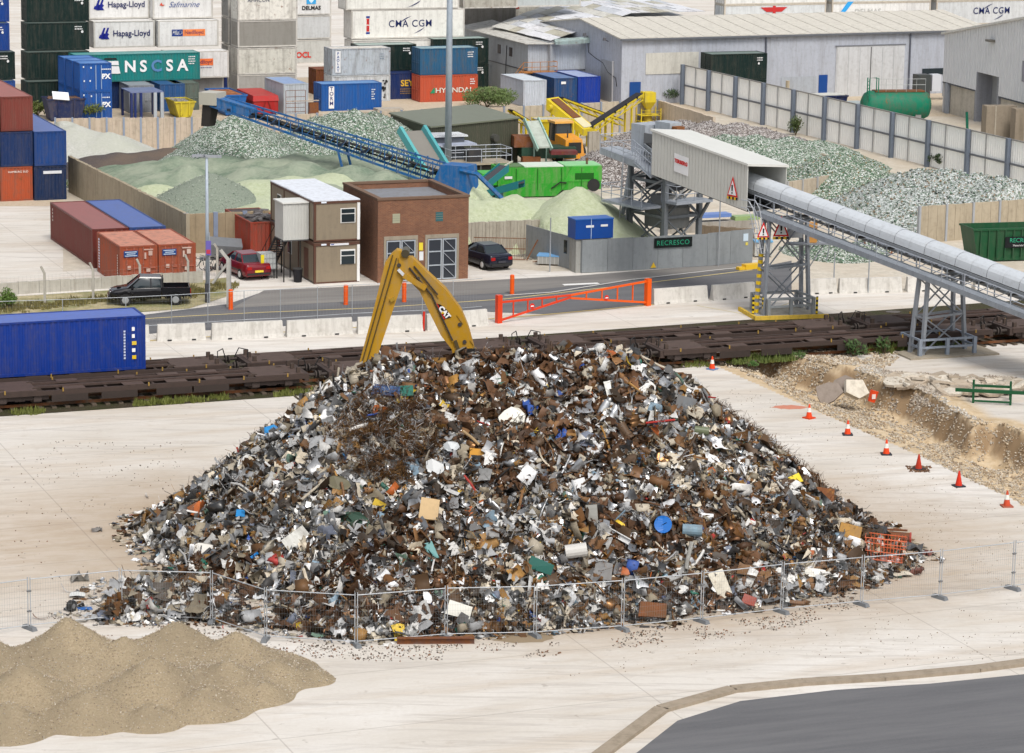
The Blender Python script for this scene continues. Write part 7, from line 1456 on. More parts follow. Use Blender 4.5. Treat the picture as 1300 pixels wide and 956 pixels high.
for (a,b_,r_) in (((520,338),(548,372),.05),((548,372),(575,430),.045),((526,336),(556,372),.04)): MB().tube([ve(*a)-Vector((0,.43,0)),ve(*b_)-Vector((0,.47,0))],r_,6).build('hydraulic_hose','rubber',bo,(.05,.04,.03))
for (x,y) in ((507,335),(531,352),(590,432),(584,410)): MB().tube([ve(x,y)-Vector((0,.43,0)),ve(x,y)-Vector((0,.37,0))],.1,10).build('pin','oldsteel',bo,(.05,.045,.04))
for (x,y) in ((549,366),(580,398),(597,430)): MB().bar(ve(x,y)-Vector((0,.4,0)),ve(x+8,y+11)-Vector((0,.4,0)),.05,.02).build('weld_plate','dusty',bo,(.33,.18,.01))
# ================================================================= vehicles
def hull(secs,n=None):
    """loft: list of (x, [(y,z)...]) cross sections joined; symmetric outline given as half (y>=0) from bottom to top"""
    mb=MB(); vs=[];fs=[]; m_=None
    for x,half in secs:
        ring=[(x,y,z) for y,z in half]+[(x,-y,z) for y,z in half[::-1]]; m_=len(ring); vs+=ring
    for i in range(len(secs)-1):
        for j in range(m_): fs.append((i*m_+j,i*m_+(j+1)%m_,(i+1)*m_+(j+1)%m_,(i+1)*m_+j))
    fs.append(tuple(range(m_))[::-1]); fs.append(tuple(range((len(secs)-1)*m_,len(secs)*m_))); return mb.add(vs,fs)
def softobj(o,lv=2):
    for p in o.data.polygons: p.use_smooth=True
    mo=o.modifiers.new('bevel','BEVEL'); mo.width=.05; mo.segments=2; mo.limit_method='ANGLE'; mo.angle_limit=R(25); return o
def saloon(label,loc,rz,col,plate,tail=(.35,.01,.01)):
    t=thing('saloon_car',label,'car',loc,rz); t.scale=(1.1,1.1,1.1); W_=.86
    def S(x,wl,wu,zb,zt): return (x,[(wl*.9,zb),(wl,zb+.12),(wl,zb+.38),(wu,zt)])
    b=hull([S(-2.2,.70,.62,.32,.80),S(-2.12,.82,.74,.24,.96),S(-1.5,W_,.78,.2,1.0),S(-1.0,W_,.80,.2,.98),S(.9,W_,.80,.2,.96),S(1.6,W_,.74,.2,.86),S(2.05,.80,.66,.22,.74),S(2.2,.68,.55,.3,.62)]).build('body','gloss',t,col); softobj(b)
    g_=hull([(-1.55,[(.74,.95),(.70,1.0)]),(-1.0,[(.76,.95),(.58,1.38)]),(.1,[(.76,.95),(.59,1.42)]),(1.15,[(.74,.90),(.70,.95)])]).build('glasshouse','glass',t); softobj(g_)
    r_=MB().hexa([(-1.02,-.585,1.36),(.22,-.595,1.39),(.22,.595,1.39),(-1.02,.585,1.36),(-.95,-.52,1.42),(.12,-.53,1.46),(.12,.53,1.46),(-.95,.52,1.42)]).build('roof','gloss',t,col)
    for s_ in (-1,1):
        for (xa,za,xb,zb_) in ((-1.55,.97,-1.0,1.38),(-.35,.96,-.35,1.40),(1.12,.95,.2,1.40)): MB().bar((xa,s_*.745,za),(xb,s_*.60,zb_),.07,.06).build('pillar','gloss',t,col)
        MB().bx(-2.22,-2.12,min(s_*.45,s_*.72),max(s_*.45,s_*.72),.66,.84).build('tail_lamp','clean',t,tail); MB().bx(2.08,2.2,min(s_*.4,s_*.64),max(s_*.4,s_*.64),.52,.66).build('headlight','clean',t,(.6,.62,.62))
        MB().bx(.72,.86,min(s_*.86,s_*1.0),max(s_*.86,s_*1.0),.92,1.04).build('door_mirror','gloss',t,col)
        MB().bx(-1.2,1.0,s_*.862-.01,s_*.862+.01,.5,.56).build('side_trim','clean',t,(.02,.02,.02))
        for x in (-1.35,1.35): wheel(t,x,s_*.66,s_*.885,.32)
    MB().bx(-2.27,-2.19,-.26,.26,.5,.62).build('number_plate','clean',t,plate); MB().bx(-2.25,-2.17,-.72,.72,.36,.46).build('bumper_strip','clean',t,(.03,.03,.03)); return t
saloon('dark red saloon car parked beside the orange open container',P(316,352,0)+V*1.0,R(118),(.16,.008,.015),(.7,.55,.05))
saloon('dark navy saloon car parked right of the brick building',P(621,340,0)+V*1.0,R(120),(.008,.010,.022),(.05,.05,.06))
# pickup
t=thing('pickup_truck','black double cab pickup truck parked on the verge by the low wall','pickup truck',P(189,385,0),R(180+9)); BK=(.006,.006,.008)
def S(x,wl,wu,zb,zt): return (x,[(wl*.92,zb),(wl,zb+.15),(wl,zb+.45),(wu,zt)])
softobj(hull([S(-.75,.88,.84,.42,1.12),S(.3,.88,.84,.42,1.12),S(1.1,.88,.83,.42,1.10),S(1.45,.88,.78,.42,1.08),S(2.1,.85,.70,.42,.98),S(2.38,.72,.60,.45,.82)]).build('body','gloss',t,BK))
bed=MB().bx(-2.5,-.78,-.87,-.79,.55,1.12).bx(-2.5,-.78,.79,.87,.55,1.12).bx(-2.5,-2.42,-.79,.79,.55,1.12).bx(-2.42,-.78,-.79,.79,.55,.68).build('load_bed','gloss',t,BK); MB().bx(-2.42,-.8,-.7,.7,.68,.7).build('bed_liner','rubber',bed,(.02,.02,.02)); MB().bx(-2.58,-2.5,-.8,.8,.45,.62).build('rear_bumper','clean',t,(.04,.04,.04))
softobj(hull([(-.78,[(.80,1.08),(.78,1.12)]),(-.70,[(.80,1.08),(.66,1.66)]),(.55,[(.80,1.08),(.66,1.70)]),(1.32,[(.78,1.02),(.74,1.08)])]).build('cab_glass','glass',t)); MB().hexa([(-.78,-.67,1.62),(.66,-.67,1.66),(.66,.67,1.66),(-.78,.67,1.62),(-.72,-.6,1.72),(.52,-.6,1.76),(.52,.6,1.76),(-.72,.6,1.72)]).build('cab_roof','gloss',t,BK)
MB().bx(1.7,1.95,-.25,.25,1.03,1.1).build('bonnet_scoop','gloss',t,BK); MB().tube([(-.85,-.75,1.1),(-.85,-.68,1.62),(-.85,.68,1.62),(-.85,.75,1.1)],.035,6).build('roll_bar','clean',t,(.03,.03,.03))
for s_ in (-1,1):
    for (xa,za,xb,zb_) in ((-.76,1.1,-.72,1.66),(-.12,1.1,-.1,1.68),(1.3,1.08,.58,1.68)): MB().bar((xa,s_*.81,za),(xb,s_*.67,zb_),.08,.06).build('pillar','gloss',t,BK)
    for x in (-1.6,1.45): wheel(t,x,s_*.66,s_*.93,.37,(.28,.29,.30))
    for x in (-1.6,1.45): MB().tube([(x-.5,s_*.9,.45),(x-.42,s_*.9,.78),(x,s_*.9,.9),(x+.42,s_*.9,.78),(x+.5,s_*.9,.45)],.05,5).build('wheel_arch','gloss',t,BK)
    MB().bx(2.2,2.36,min(s_*.42,s_*.68),max(s_*.42,s_*.68),.68,.86).build('headlight','clean',t,(.65,.67,.68)); MB().bx(-2.54,-2.48,min(s_*.7,s_*.86),max(s_*.7,s_*.86),.75,1.05).build('tail_lamp','clean',t,(.3,.01,.01)); MB().bx(.95,1.1,min(s_*.9,s_*1.05),max(s_*.9,s_*1.05),1.08,1.25).build('door_mirror','gloss',t,BK)
MB().bx(2.3,2.5,-.8,.8,.42,.62).build('front_bumper','gloss',t,BK); MB().bx(2.34,2.42,-.35,.35,.64,.82).build('grille','clean',t,(.1,.1,.1)); MB().bx(2.5,2.52,-.26,.26,.45,.56).build('number_plate','clean',t,(.7,.7,.68))
# ================================================================= roadside: barriers, bollards, gate
gb='pale concrete barriers along the road'
def jersey(a,b,label):
    L=(b-a).length; t=thing('concrete_barrier',label,'barrier',a,angp(a,b),gb)
    MB().hexa([(0,-.3,.0),(L,-.3,0),(L,.3,0),(0,.3,0),(0.02,-.22,.22),(L-.02,-.22,.22),(L-.02,.22,.22),(.02,.22,.22)]).hexa([(0.02,-.22,.222),(L-.02,-.22,.222),(L-.02,.22,.222),(.02,.22,.222),(0.05,-.11,.95),(L-.05,-.11,.95),(L-.05,.11,.95),(.05,.11,.95)]).build('block','conc',t,(.56,.54,.50))
    for x in (L*.25,L*.75): MB().bx(x-.12,x+.12,-.315,-.29,.02,.1).build('lifting_slot','clean',t,(.03,.03,.03))
bars=[((-240,447),(-160,443)),((-155,442.5),(-75,439.5)),((-70,439),(10,437)),((16,437),(98,435)),((104,435),(190,433)),((199,432.5),(261,430.5)),((268,431),(359,427)),((363,427.5),(447,423)),((453,423),(536,419.5)),((540,419),(618,412)),((828,386),(897,381)),((903,381),(957,376.5)),((1026,373),(1061,371.5)),((1064,372),(1144,370)),((1150,370),(1231,367)),((1236,367),(1316,364)),((1320,364),(1400,361))]
wh=['far beyond the left edge','beyond the left edge of the photo','just outside the left edge','behind the left half of the blue container','behind the right half of the blue container','first one right of the blue container','second one right of the blue container','below the left orange bollard, third from the blue container','behind the excavator stick','just left of the red barrier gate','first right of the orange gate post','left of the striped trestle','just right of the striped trestle','in the middle between the two trestles','behind the top of the near trestle','under the right part of the conveyor','beyond the right edge']
for (a,b_),l_ in zip(bars,wh): jersey(P(*a),P(*b_),'pale concrete road barrier '+l_)
# slim mesh panels standing on the road side of the barriers
gm='slim mesh fence panels along the road barriers'
mp=[(-10,424),(80,421),(160,418),(218,415),(264,412),(310,409),(356,407),(403,404),(447,401),(493,399),(536,397),(575,395),(612,392)]
for i in range(len(mp)-1):
    a,b_=P(*mp[i]),P(*mp[i+1]); L=(b_-a).length; t=thing('mesh_fence','thin grey mesh fence panel behind the road barriers, '+('first','second','third','fourth','fifth','sixth','seventh','eighth','ninth','tenth','eleventh','twelfth')[i]+' from the left','fence',a,angp(a,b_),gm)
    MB().tube([(0,0,0),(0,0,1.9)],.025,5).tube([(0,0,1.9),(L,0,1.9)],.018,5).tube([(0,0,.15),(L,0,.15)],.018,5).build('outer_frame','galv',t,(.38,.4,.42))
    mb=MB()
    for k in range(1,int(L/.2)): mb.bar((k*.2,0,.15),(k*.2,0,1.9),.004)
    for k in range(1,5): mb.bar((0,0,.15+k*.35),(L,0,.15+k*.35),.004)
    mb.build('mesh','galv',t,(.3,.32,.33))
for i,(px,py,l_) in enumerate(((293,393,'left one by the tall fence post'),(439,387,'in front of the brown cabins'),(513,383.5,'behind the excavator arm'),(650,373.5,'right of the brick building'))):
    t=thing('orange_bollard','orange plastic bollard on the road edge, '+l_,'bollard',P(px,py),0,'orange bollards on the road edge'); MB().tube([(0,0,0),(0,0,1.18),(0,0,1.25)],[.14,.14,.11],12).build('post','clean',t,(.75,.10,.012)); MB().tube([(0,0,1.0),(0,0,1.08)],.142,12).build('band','clean',t,(.8,.16,.03))
t=thing('red_post','thin leaning red post in front of the excavator arm','post',P(537.5,420),0); MB().tube([(0,0,0),(.03,0,1.15)],.07,8).build('post','clean',t,(.55,.03,.015)); MB().bx(-.12,.12,-.12,.12,0,.05).build('foot','clean',t,(.1,.02,.02))
# gate
RG=(.62,.05,.015); OG=(.75,.10,.01)
ga,gb_,gc=P(633,410),P(724,401),P(822,388)
def leaf(a,b,label,col,flip):
    L=(b-a).length; t=thing('barrier_gate',label,'gate',a,angp(a,b)); m_=MB(); 
    if not flip: m_.bar((0,0,1.25),(L,0,1.28),.1,.12).bar((0,0,.12),(L,0,1.15),.1,.12)
    else: m_.bar((0,0,1.28),(L,0,1.55),.1,.12).bar((0,0,1.1),(L,0,.2),.1,.12)
    m_.build('frame','clean',t,col)
    for k in (1,2,3,4):
        x=L*k/5; lo_=.12+1.03*k/5 if not flip else 1.1-.9*k/5; MB().bar((x,0,lo_),(x,0,1.27+ (.27*k/5 if flip else 0)),.07).build('upright','clean',t,col)
    px=0 if not flip else L; MB().bx(px-.16,px+.16,-.16,.16,0,1.7).build('hinge_post','clean',t,col)
    MB().tube([(L*.45,-.08,.85),(L*.45,-.1,.85)],.17,12).build('round_sign','clean',t,(.6,.03,.02)); MB().bx(L*.45-.1,L*.45+.1,-.12,-.10,.82,.88).build('bar','clean',t,(.8,.8,.8)); return t
leaf(ga,gb_,'red left leaf of the road barrier gate',RG,False); leaf(gb_,gc,'orange right leaf of the road barrier gate',OG,True)
t=thing('yellow_kerb_block','short yellow painted kerb end beside the grey gate','kerb block',P(947,343),A+R(10)); MB().bx(0,1.4,0,.5,0,.35).bx(-.5,0,.05,.45,0,.2).build('block','clean',t,(.72,.45,.03))
# low wall and concrete post fence on the left
t=panel_wall('low concrete wall in front of the brown and orange containers',P(-140,384),P(258,359),.75,(.42,.40,.35),None,2.0,name='low_wall')
gp='concrete fence posts on the verge'
for i,(px,py,l_) in enumerate(((-65,392,'outside the left edge'),(57,386,'first from the left edge'),(118.5,381,'second from the left edge'),(178,376,'third, above the pickup cab'),(239,370,'fourth, behind the pickup tail'))):
    t=thing('concrete_post','pale concrete fence post with a cranked top, '+l_,'fence post',P(px,py),0,gp); MB().bar((0,0,0),(0,0,1.95),.14,.14).bar((0,0,1.9),(-.18,-.1,2.35),.12,.12).build('post','conc',t,(.42,.40,.35))
for i,(a,b_) in enumerate((((-65,392),(57,386)),((57,386),(118.5,381)),((118.5,381),(178,376)),((178,376),(239,370)),((239,370),(290,376)))):
    a,b_=P(*a),P(*b_); L=(b_-a).length; t=thing('wire_mesh','chain link mesh between the concrete posts, '+('outside the left edge','at the left edge','before the brown container','before the orange containers','right of the orange containers')[i],'mesh',a,angp(a,b_),'chain link mesh on the concrete posts'); m_=MB()
    for k in range(1,int(L/.25)): m_.bar((k*.25,0,.1),(k*.25,0,1.8),.004)
    for k in range(8): m_.bar((0,0,.1+k*.24),(L,0,.1+k*.24),.004)
    m_.build('wires','galv',t,(.3,.3,.28))
t=thing('corner_post','tall grey cranked corner post with a raking brace beside the red car','fence post',P(290,390),0); MB().bar((0,0,0),(0,0,3.0),.22,.22).bar((0,0,2.95),(-.45,-.1,3.55),.2,.2).build('post','conc',t,(.42,.41,.38)); MB().bar((-.05,0,2.7),(-1.0,.4,1.4),.14,.14).build('brace','conc',t,(.45,.44,.40)); MB().bar((.14,.1,0),(.14,.1,3.1),.05).build('steel_pole','galv',t,(.4,.4,.4))
t=thing('concrete_post','pale concrete post behind the corner post by the bicycles','fence post',P(276,352),0,gp); MB().bar((0,0,0),(0,0,1.9),.14,.14).bar((0,0,1.9),(-.2,0,2.2),.12,.12).build('post','conc',t,(.42,.40,.36))
# lamp posts and poles
def lamp(px,py,h,r0,r1,label,top=True,col=(.36,.41,.47)):
    t=thing('lamp_post',label,'lamp post',P(px,py),0); MB().tube([(0,0,0),(0,0,h*.5),(0,0,h)],[r0,(r0+r1)/2,r1],12).build('pole','galv',t,col,smooth=True); MB().tube([(0,0,0),(0,0,1.2)],r0*1.25,10).build('base','galv',t,(.08,.08,.09))
    if top: MB().bx(-.18,.9,-.12,.12,h,h+.14).bx(-.9,-.1,-.12,.12,h+.02,h+.16).build('lamp_head','galv',t,(.35,.37,.4))
    return t
lamp(263.5,384,9.0,.13,.085,'slim grey lamp post beside the orange containers')
lamp(568.5,229,22.,.29,.2,'very tall thick grey lamp mast rising out of the top of the photo')
for (px,py,h,l_) in ((912,338,5.0,'thin grey pole standing in front of the grey fence'),(698,345,3.6,'thin grey pole at the corner of the grey fence'),(1058,371,2.6,'thin grey pole on the barriers between the trestles'),(1102,372,2.6,'second thin grey pole on the barriers between the trestles'),(266,385,4.4,'thin grey sign pole with a blue and red notice by the lamp post')):
    t=thing('thin_pole',l_,'pole',P(px,py),0); MB().tube([(0,0,0),(0,0,h)],.045,6).build('pole','galv',t,(.34,.36,.38))
    if px==266: MB().bx(-.2,.12,-.08,-.05,3.0,3.9).build('notice','clean',t,(.15,.12,.4)); MB().bx(-.16,.08,-.09,-.08,3.1,3.35).build('notice_mark','clean',t,(.5,.05,.08))
# ================================================================= cones
def cone(px,py,label,rc=(.70,.06,.012),white=True,base=(.03,.035,.045),bc=None):
    t=thing('traffic_cone',label,'traffic cone',P(px,py)+Vector((0,0,.0)),random.uniform(0,1),'traffic cones along the excavation')
    MB().prism([(-.25,-.25),(.25,-.25),(.25,.25),(-.25,.25)],0,.06).build('base','rubber',t,base)
    MB().tube([(0,0,.06),(0,0,.75)],[.17,.035],14).build('body','clean',t,rc)
    if white: MB().tube([(0,0,.34),(0,0,.56)],[.12,.075],14).build('white_band','clean',t,(.68,.68,.64))
cone(904,469,'traffic cone with a blue base at the top corner of the slab',base=(.12,.2,.35)); cone(1027,531,'battered traffic cone slumped beside an orange stain',base=(.55,.06,.015)); cone(1076,552,'clean striped traffic cone, second along the excavation edge'); cone(1125,577,'striped traffic cone, middle of the row along the excavation')
cone(1166,596,'dirty traffic cone standing in a patch of rusty debris',rc=(.40,.035,.015),white=False); cone(1217,617.5,'all red traffic cone without a white band',rc=(.55,.03,.012),white=False); cone(1278,643,'faded orange traffic cone nearest the right edge',rc=(.50,.07,.03),base=(.35,.10,.06))
t=thing('orange_drum','orange plastic tub lying on the sandy slope of the excavation','tub',P(1106,510,-.3),.4); MB().at(Matrix.Rotation(.3,4,'Y')).tube([(0,0,0),(0,0,.62)],[.2,.24],14).build('tub','clean',t,(.62,.06,.015)); MB().bx(-.1,.12,-.25,-.22,.2,.45).build('label_patch','clean',t,(.7,.6,.55))
# green steel frame
t=thing('steel_trestle','dark green steel trestle frame standing beside the broken slabs','frame',P(1258,511),R(-9)); GF=(.012,.075,.03); MB().bx(-1.9,1.9,-.55,-.45,.62,.8).build('long_beam','clean',t,GF); MB().bx(-1.0,1.0,.9,1.0,.62,.75).build('rear_beam','clean',t,GF)
for x in (-1.0,.95): MB().bx(x,x+.12,-.45,.9,.62,.75).build('cross_beam','clean',t,GF); MB().bx(x,x+.12,-.5,-.4,0,.62).build('leg','clean',t,GF); MB().bx(x,x+.12,.88,.98,0,1.0).build('leg','clean',t,GF)
MB().bx(-1.,1.,-.48,-.42,.1,.2).build('tie','clean',t,GF)
# rubble: broken slabs
gr='broken concrete slabs by the excavation'
def slabpiece(name,label,px,py,s,c,z=0,rot=None,grp=gr,th=.14):
    po=[]; rr=random.Random(int(px*13+py)); n=rr.choice((5,6,7))
    for i in range(n): a=2*PI*i/n; r_=s*rr.uniform(.6,1.1)*.5; po.append((r_*math.cos(a)*1.3,r_*math.sin(a)))
    o=MB().prism(po,0,th).build(name,'conc',None,c); o.location=P(px,py,z)+Vector((0,0,.02)); e=rot or (rr.uniform(-.3,.3),rr.uniform(-.3,.3),rr.uniform(0,3)); o.rotation_euler=e; return tag(o,label,'rubble',grp)
slabpiece('concrete_slab','large grey tilted slab leaning in the excavation below the bank',1052,500,1.6,(.24,.20,.17),-.3,(.7,-.65,.5)); slabpiece('concrete_slab','smaller dark grey tilted slab beside the large one in the excavation',1070,492,1.1,(.24,.20,.17),-.1,(.9,-.6,.1)); slabpiece('concrete_slab','pale cream broken block in the excavation',1085,497,1.3,(.60,.55,.46),-.2,(1.0,.3,.2),th=.3)
for i in range(110):
    u=random.random(); px=1128+u*165+random.uniform(-6,6); py=478+u*8+random.uniform(-2,22)*(1-abs(2*u-1)*.5); 
    slabpiece('rubble_piece','broken flat concrete slab in the pale heap beside the green frame',px,py,random.uniform(.4,1.5),random.choice([(.42,.35,.27),(.50,.44,.36),(.32,.27,.21),(.55,.50,.42)]),random.uniform(0,.18))
def strew(name,label,poly,n,s0,s1,cols,z0=0):
    q=[P(*a) for a in poly]; x0=min(p.x for p in q);x1=max(p.x for p in q);y0=min(p.y for p in q);y1=max(p.y for p in q); Xs=np.arange(x0,x1,.15);Ys=np.arange(y0,y1,.15);X_,Y_=np.meshgrid(Xs,Ys); ins=inside((X_,Y_),[(p.x,p.y) for p in q]); zg,_=gz(X_,Y_); ins&=fbm(X_,Y_,.9,3)>.38
    Zt=np.where(ins,1.,-1.); ok=np.argwhere(ins); o=stones(label,X_,Y_,Zt,n,s0,s1,cols); me=o.data; follow(o); o.name=name; return tag(o,label,'rubble',kind='stuff')
EC=[(.42,.33,.22),(.52,.44,.33),(.3,.22,.14),(.55,.48,.38),(.46,.42,.36)]
strew('rubble','stones and soil strewn over the excavation',[(930,462),(1035,455),(1100,470),(1230,530),(1330,560),(1330,655),(1180,585),(1045,525)],16000,.02,.09,EC)
strew('rubble','white broken stone along the top of the bank',[(1060,460),(1140,474),(1240,534),(1236,540),(1140,486),(1060,468)],1500,.02,.09,[(.52,.50,.46),(.42,.38,.32),(.6,.57,.52)])
strew('rubble','loose stones on the railway side of the excavation',[(910,458),(1035,446),(1150,448),(1120,470),(1030,468),(960,480)],3500,.03,.12,EC)
strew('rubble','grey rubble around the broken slabs',[(1120,472),(1290,480),(1300,500),(1180,508),(1130,495)],5000,.03,.12,[(.4,.34,.27),(.52,.46,.38),(.3,.25,.2)])
# scatter of small debris on the concrete
def debris(label,pts,n,s0,s1,cols):
    mb=MB(); vs=[]
    q=[P(*a) for a in pts]; x0=min(p.x for p in q);x1=max(p.x for p in q);y0=min(p.y for p in q);y1=max(p.y for p in q); X_,Y_=np.meshgrid(np.arange(x0,x1,.2),np.arange(y0,y1,.2)); ins=inside((X_,Y_),[(p.x,p.y) for p in q]); i2=ins&(fbm(X_,Y_,.6,2)>.5); ins=i2 if i2.sum()>20 else ins
    o=stones(label,X_,Y_,np.where(ins,1.,-1.),n,s0,s1,cols); me=o.data; co_=np.zeros(len(me.vertices)*3,np.float32); me.vertices.foreach_get('co',co_); co_=co_.reshape(-1,3); co_[:,2]-=1.; me.vertices.foreach_set('co',co_.ravel()); o.name='debris'; return tag(o,label,'debris',kind='stuff')
debris('small bits of scrap littering the concrete before the heap',[(60,775),(450,822),(680,815),(1000,780),(1180,720),(1190,735),(1000,800),(680,835),(450,840),(60,800)],1500,.015,.06,[(.2,.1,.05),(.3,.28,.25),(.1,.08,.06)])
debris('small bits of scrap on the concrete left of the heap',[(20,560),(260,560),(150,690),(60,780),(0,780)],260,.015,.05,[(.2,.12,.07),(.35,.32,.28),(.1,.08,.06)])
debris('rusty debris around the dirty cone',[(1150,592),(1180,592),(1182,600),(1152,600)],260,.02,.07,[(.12,.06,.03),(.2,.1,.05)])
debris('small grit and bits on the concrete right of the heap',[(900,480),(1040,525),(1300,660),(1300,840),(700,860),(1180,720)],900,.012,.035,[(.3,.24,.17),(.2,.15,.1)])
# stains (flat marks with a shape of their own)
def stain(px,py,rx,ry,col,label,z=.006,mat='matte'):
    c=P(px,py); n=26; rr=random.Random(int(px)); vs=[(c.x+rx*math.cos(2*PI*i/n)*rr.uniform(.75,1.1),c.y+ry*math.sin(2*PI*i/n)*rr.uniform(.75,1.1),z) for i in range(n)]; return struct(MB().add(vs,[tuple(range(n))]).build('stain',mat,None,col),label)
stain(658,808,1.6,.9,(.26,.20,.13),'damp brown stain before the heap'); 
# steel beam, tyre, loose pieces
t=thing('steel_beam','long rusty brown steel beam lying in front of the fence','beam',P(504,817),R(4)); MB().bx(0,2.95,0,.05,0,.2).bx(0,2.95,-.09,.14,.2,.23).bx(0,2.95,-.09,.14,-.0,.02).build('girder','rusty',t,(.13,.06,.045))
t=thing('tyre','small black wheel standing on edge at the left of the heap','tyre',P(91,776),R(60)); MB().tube([(0,-.1,.22),(0,.1,.22)],.22,14).build('tyre','rubber',t,(.03,.03,.03)); MB().tube([(0,-.12,.22),(0,-.1,.22)],.1,10).build('hub','galv',t,(.25,.25,.25))
def loose(label,cat,px,py,s,c,kind='plate',mat='worn',name=None):
    tv,tf=random.choice(tm[kind]); mb=MB(); mb.add([(a*s,b_*s,max(0,c_*s+.12*s)) for a,b_,c_ in tv.tolist()],[tuple(f_) for f_ in tf.tolist()]); o=mb.build(name or 'scrap_piece',mat,None,c); o.location=P(px,py)+Vector((0,0,.02)); o.rotation_euler.z=random.uniform(0,3); return tag(o,label,cat,'loose scrap pieces on the concrete')
for i,a in enumerate((('bright blue plastic scrap beside the small black wheel','scrap piece',108,773,.55,(.01,.11,.38),'plate','clean'),('white sheet scrap left of the heap above the small wheel','scrap piece',98,757,.6,(.6,.6,.57),'flat','clean'),('grey crumpled scrap at the left toe of the heap','scrap piece',101,737,.7,(.2,.19,.17),'crump'),('silver scrap bar left of the heap behind the fence','scrap piece',86,752,.9,(.4,.4,.4),'strip'),('small dark scrap lump high on the left concrete','scrap piece',123,674,.45,(.18,.17,.16),'crump'),
 ('pale strip of scrap alone on the left concrete','scrap piece',187,632,.6,(.45,.42,.38),'strip'),('white plate scrap before the right toe of the heap','scrap piece',1142,731,.8,(.62,.56,.45),'flat','clean'),('dark red scrap lump right of the heap','scrap piece',1176,704,.5,(.16,.04,.03),'crump'),('black flat scrap right of the heap behind the fence','scrap piece',1160,697,.9,(.08,.085,.09),'plate'),('rusty tangled scrap right of the fence post','scrap piece',1164,729,.6,(.14,.05,.035),'crump'),
 ('rusty round scrap before the fence feet','scrap piece',1012,768,.6,(.2,.11,.06),'can'),('white ball of scrap at the foot of the fence','scrap piece',995,763,.5,(.6,.6,.58),'crump','clean'),('brown board scrap on the gravel edge','scrap piece',52,787,.7,(.2,.11,.07),'strip'),('pale stick of scrap on the gravel edge','scrap piece',250,787,.8,(.5,.47,.4),'strip'))): loose(*a)
# orange wire cage and rusty roller at the right of the heap
t=thing('wire_cage','orange red wire shopping cage lying at the right end of the heap','wire cage',heap_at(1122,706)+Vector((0,-.5,-.15)),R(-10)); OC=(.55,.12,.05); m_=MB()
for z,s_ in ((.25,.85),(.6,.95),(.95,1.0),(1.15,1.0)): m_.tube([(-.85*s_,-.4,z),(.85*s_,-.4,z-.1),(.85*s_,.4,z-.1),(-.85*s_,.4,z),(-.85*s_,-.4,z)],.02,5)
m_.build('hoops','clean',t,OC); m_=MB()
for i in range(12):
    x=-.8+i*.145; 
    for y in (-.4,.4): m_.bar((x*.85,y,.2),(x,y,1.13),.018)
for i in range(5): m_.bar((-.7,-.4+i*.2,.22),(.7,-.4+i*.2,.15),.018)
m_.build('wires','clean',t,OC)
t=thing('rusty_roller','rusty brown roller with a red end lying behind the orange cage','roller',heap_at(1128,686)+Vector((0,0,.0)),R(-8)); MB().tube([(-1.2,0,.2),(.9,0,.15)],.24,12).build('drum','rusty',t,(.12,.045,.03)); MB().tube([(.9,0,.15),(.98,0,.15)],.26,12).build('end_disc','worn',t,(.35,.04,.03)); MB().bx(-1.3,.8,-.05,.05,.45,.52).build('toothed_bar','rusty',t,(.15,.05,.03))
# ================================================================= yard odds and ends
# yellow skip
def skip(loc,rz,L,Wd,Hs,col,label,mat='worn',fill=None,cat='skip',name='skip'):
    t=thing(name,label,cat,loc,rz); o_=.35
    def pan(i): # outer minus inset
        return [(o_*1.2+i,.12+i,.1),(L-o_*1.2-i,.12+i,.1),(L-o_*1.2-i,Wd-.12-i,.1),(o_*1.2+i,Wd-.12-i,.1),(0+i,i,Hs),(L-i,i,Hs),(L-i,Wd-i,Hs),(i,Wd-i,Hs)]
    a=pan(0); b_=[(x,y,z+(.08 if z<.2 else 0)) for x,y,z in pan(.06)]
    mb=MB(); mb.add(a+b_,[(0,3,2,1),(0,1,5,4),(1,2,6,5),(2,3,7,6),(3,0,4,7),(8,9,10,11),(12,13,9,8),(13,14,10,9),(14,15,11,10),(15,12,8,11),(4,5,13,12),(5,6,14,13),(6,7,15,14),(7,4,12,15)]); mb.build('body',mat,t,col)
    MB().bx(-.04,L+.04,-.06,.0,Hs-.14,Hs+.0).bx(-.04,L+.04,Wd,Wd+.06,Hs-.14,Hs).build('rim',mat,t,col)
    for x in (L*.3,L*.7): MB().bx(x-.06,x+.06,-.07,.1,.3,Hs-.15).build('rib',mat,t,col)
    if fill:
        m_=MB()
        for i in range(22): m_.at(Matrix.Translation((random.uniform(.5,L-.5),random.uniform(.3,Wd-.3),Hs-.1))@Matrix.Rotation(random.uniform(0,3),4,'Z')@Matrix.Rotation(random.uniform(-.6,.6),4,'X')).bx(-.35,.35,-.15,.15,-.05,.05)
        o=m_.build('rubbish','worn',None,fill); o.matrix_world=Matrix.Translation(loc)@Matrix.Rotation(rz,4,'Z'); tag(o,'rubbish heaped inside the '+label[:40].split(' ')[0]+' skip','rubbish',kind='stuff')
    return t
skip(P(222,151,0),A,2.0,3.4,1.6,(.52,.42,.03),'small yellow rusty skip behind the beige wall',fill=(.25,.24,.22)); skip(P(60,155,0),A,3.6,2.3,2.1,(.015,.025,.08),'navy skip full of scrap with a white board on top',fill=(.15,.08,.05))
o=MB().bx(-.75,.75,-.6,.6,0,.05).build('white_board','clean',None,(.72,.74,.76)); o.location=P(77,122,2.3); o.rotation_euler=(.5,.1,.3); tag(o,'white board lying on top of the navy skip','board')
skip(P(1172,330,0) if False else P(1234,334,0),R(14),6.,2.4,2.35,(.012,.075,.03),'large dark green open skip with green lettering at the right edge',mat='paint',cat='skip',name='roll_on_skip')
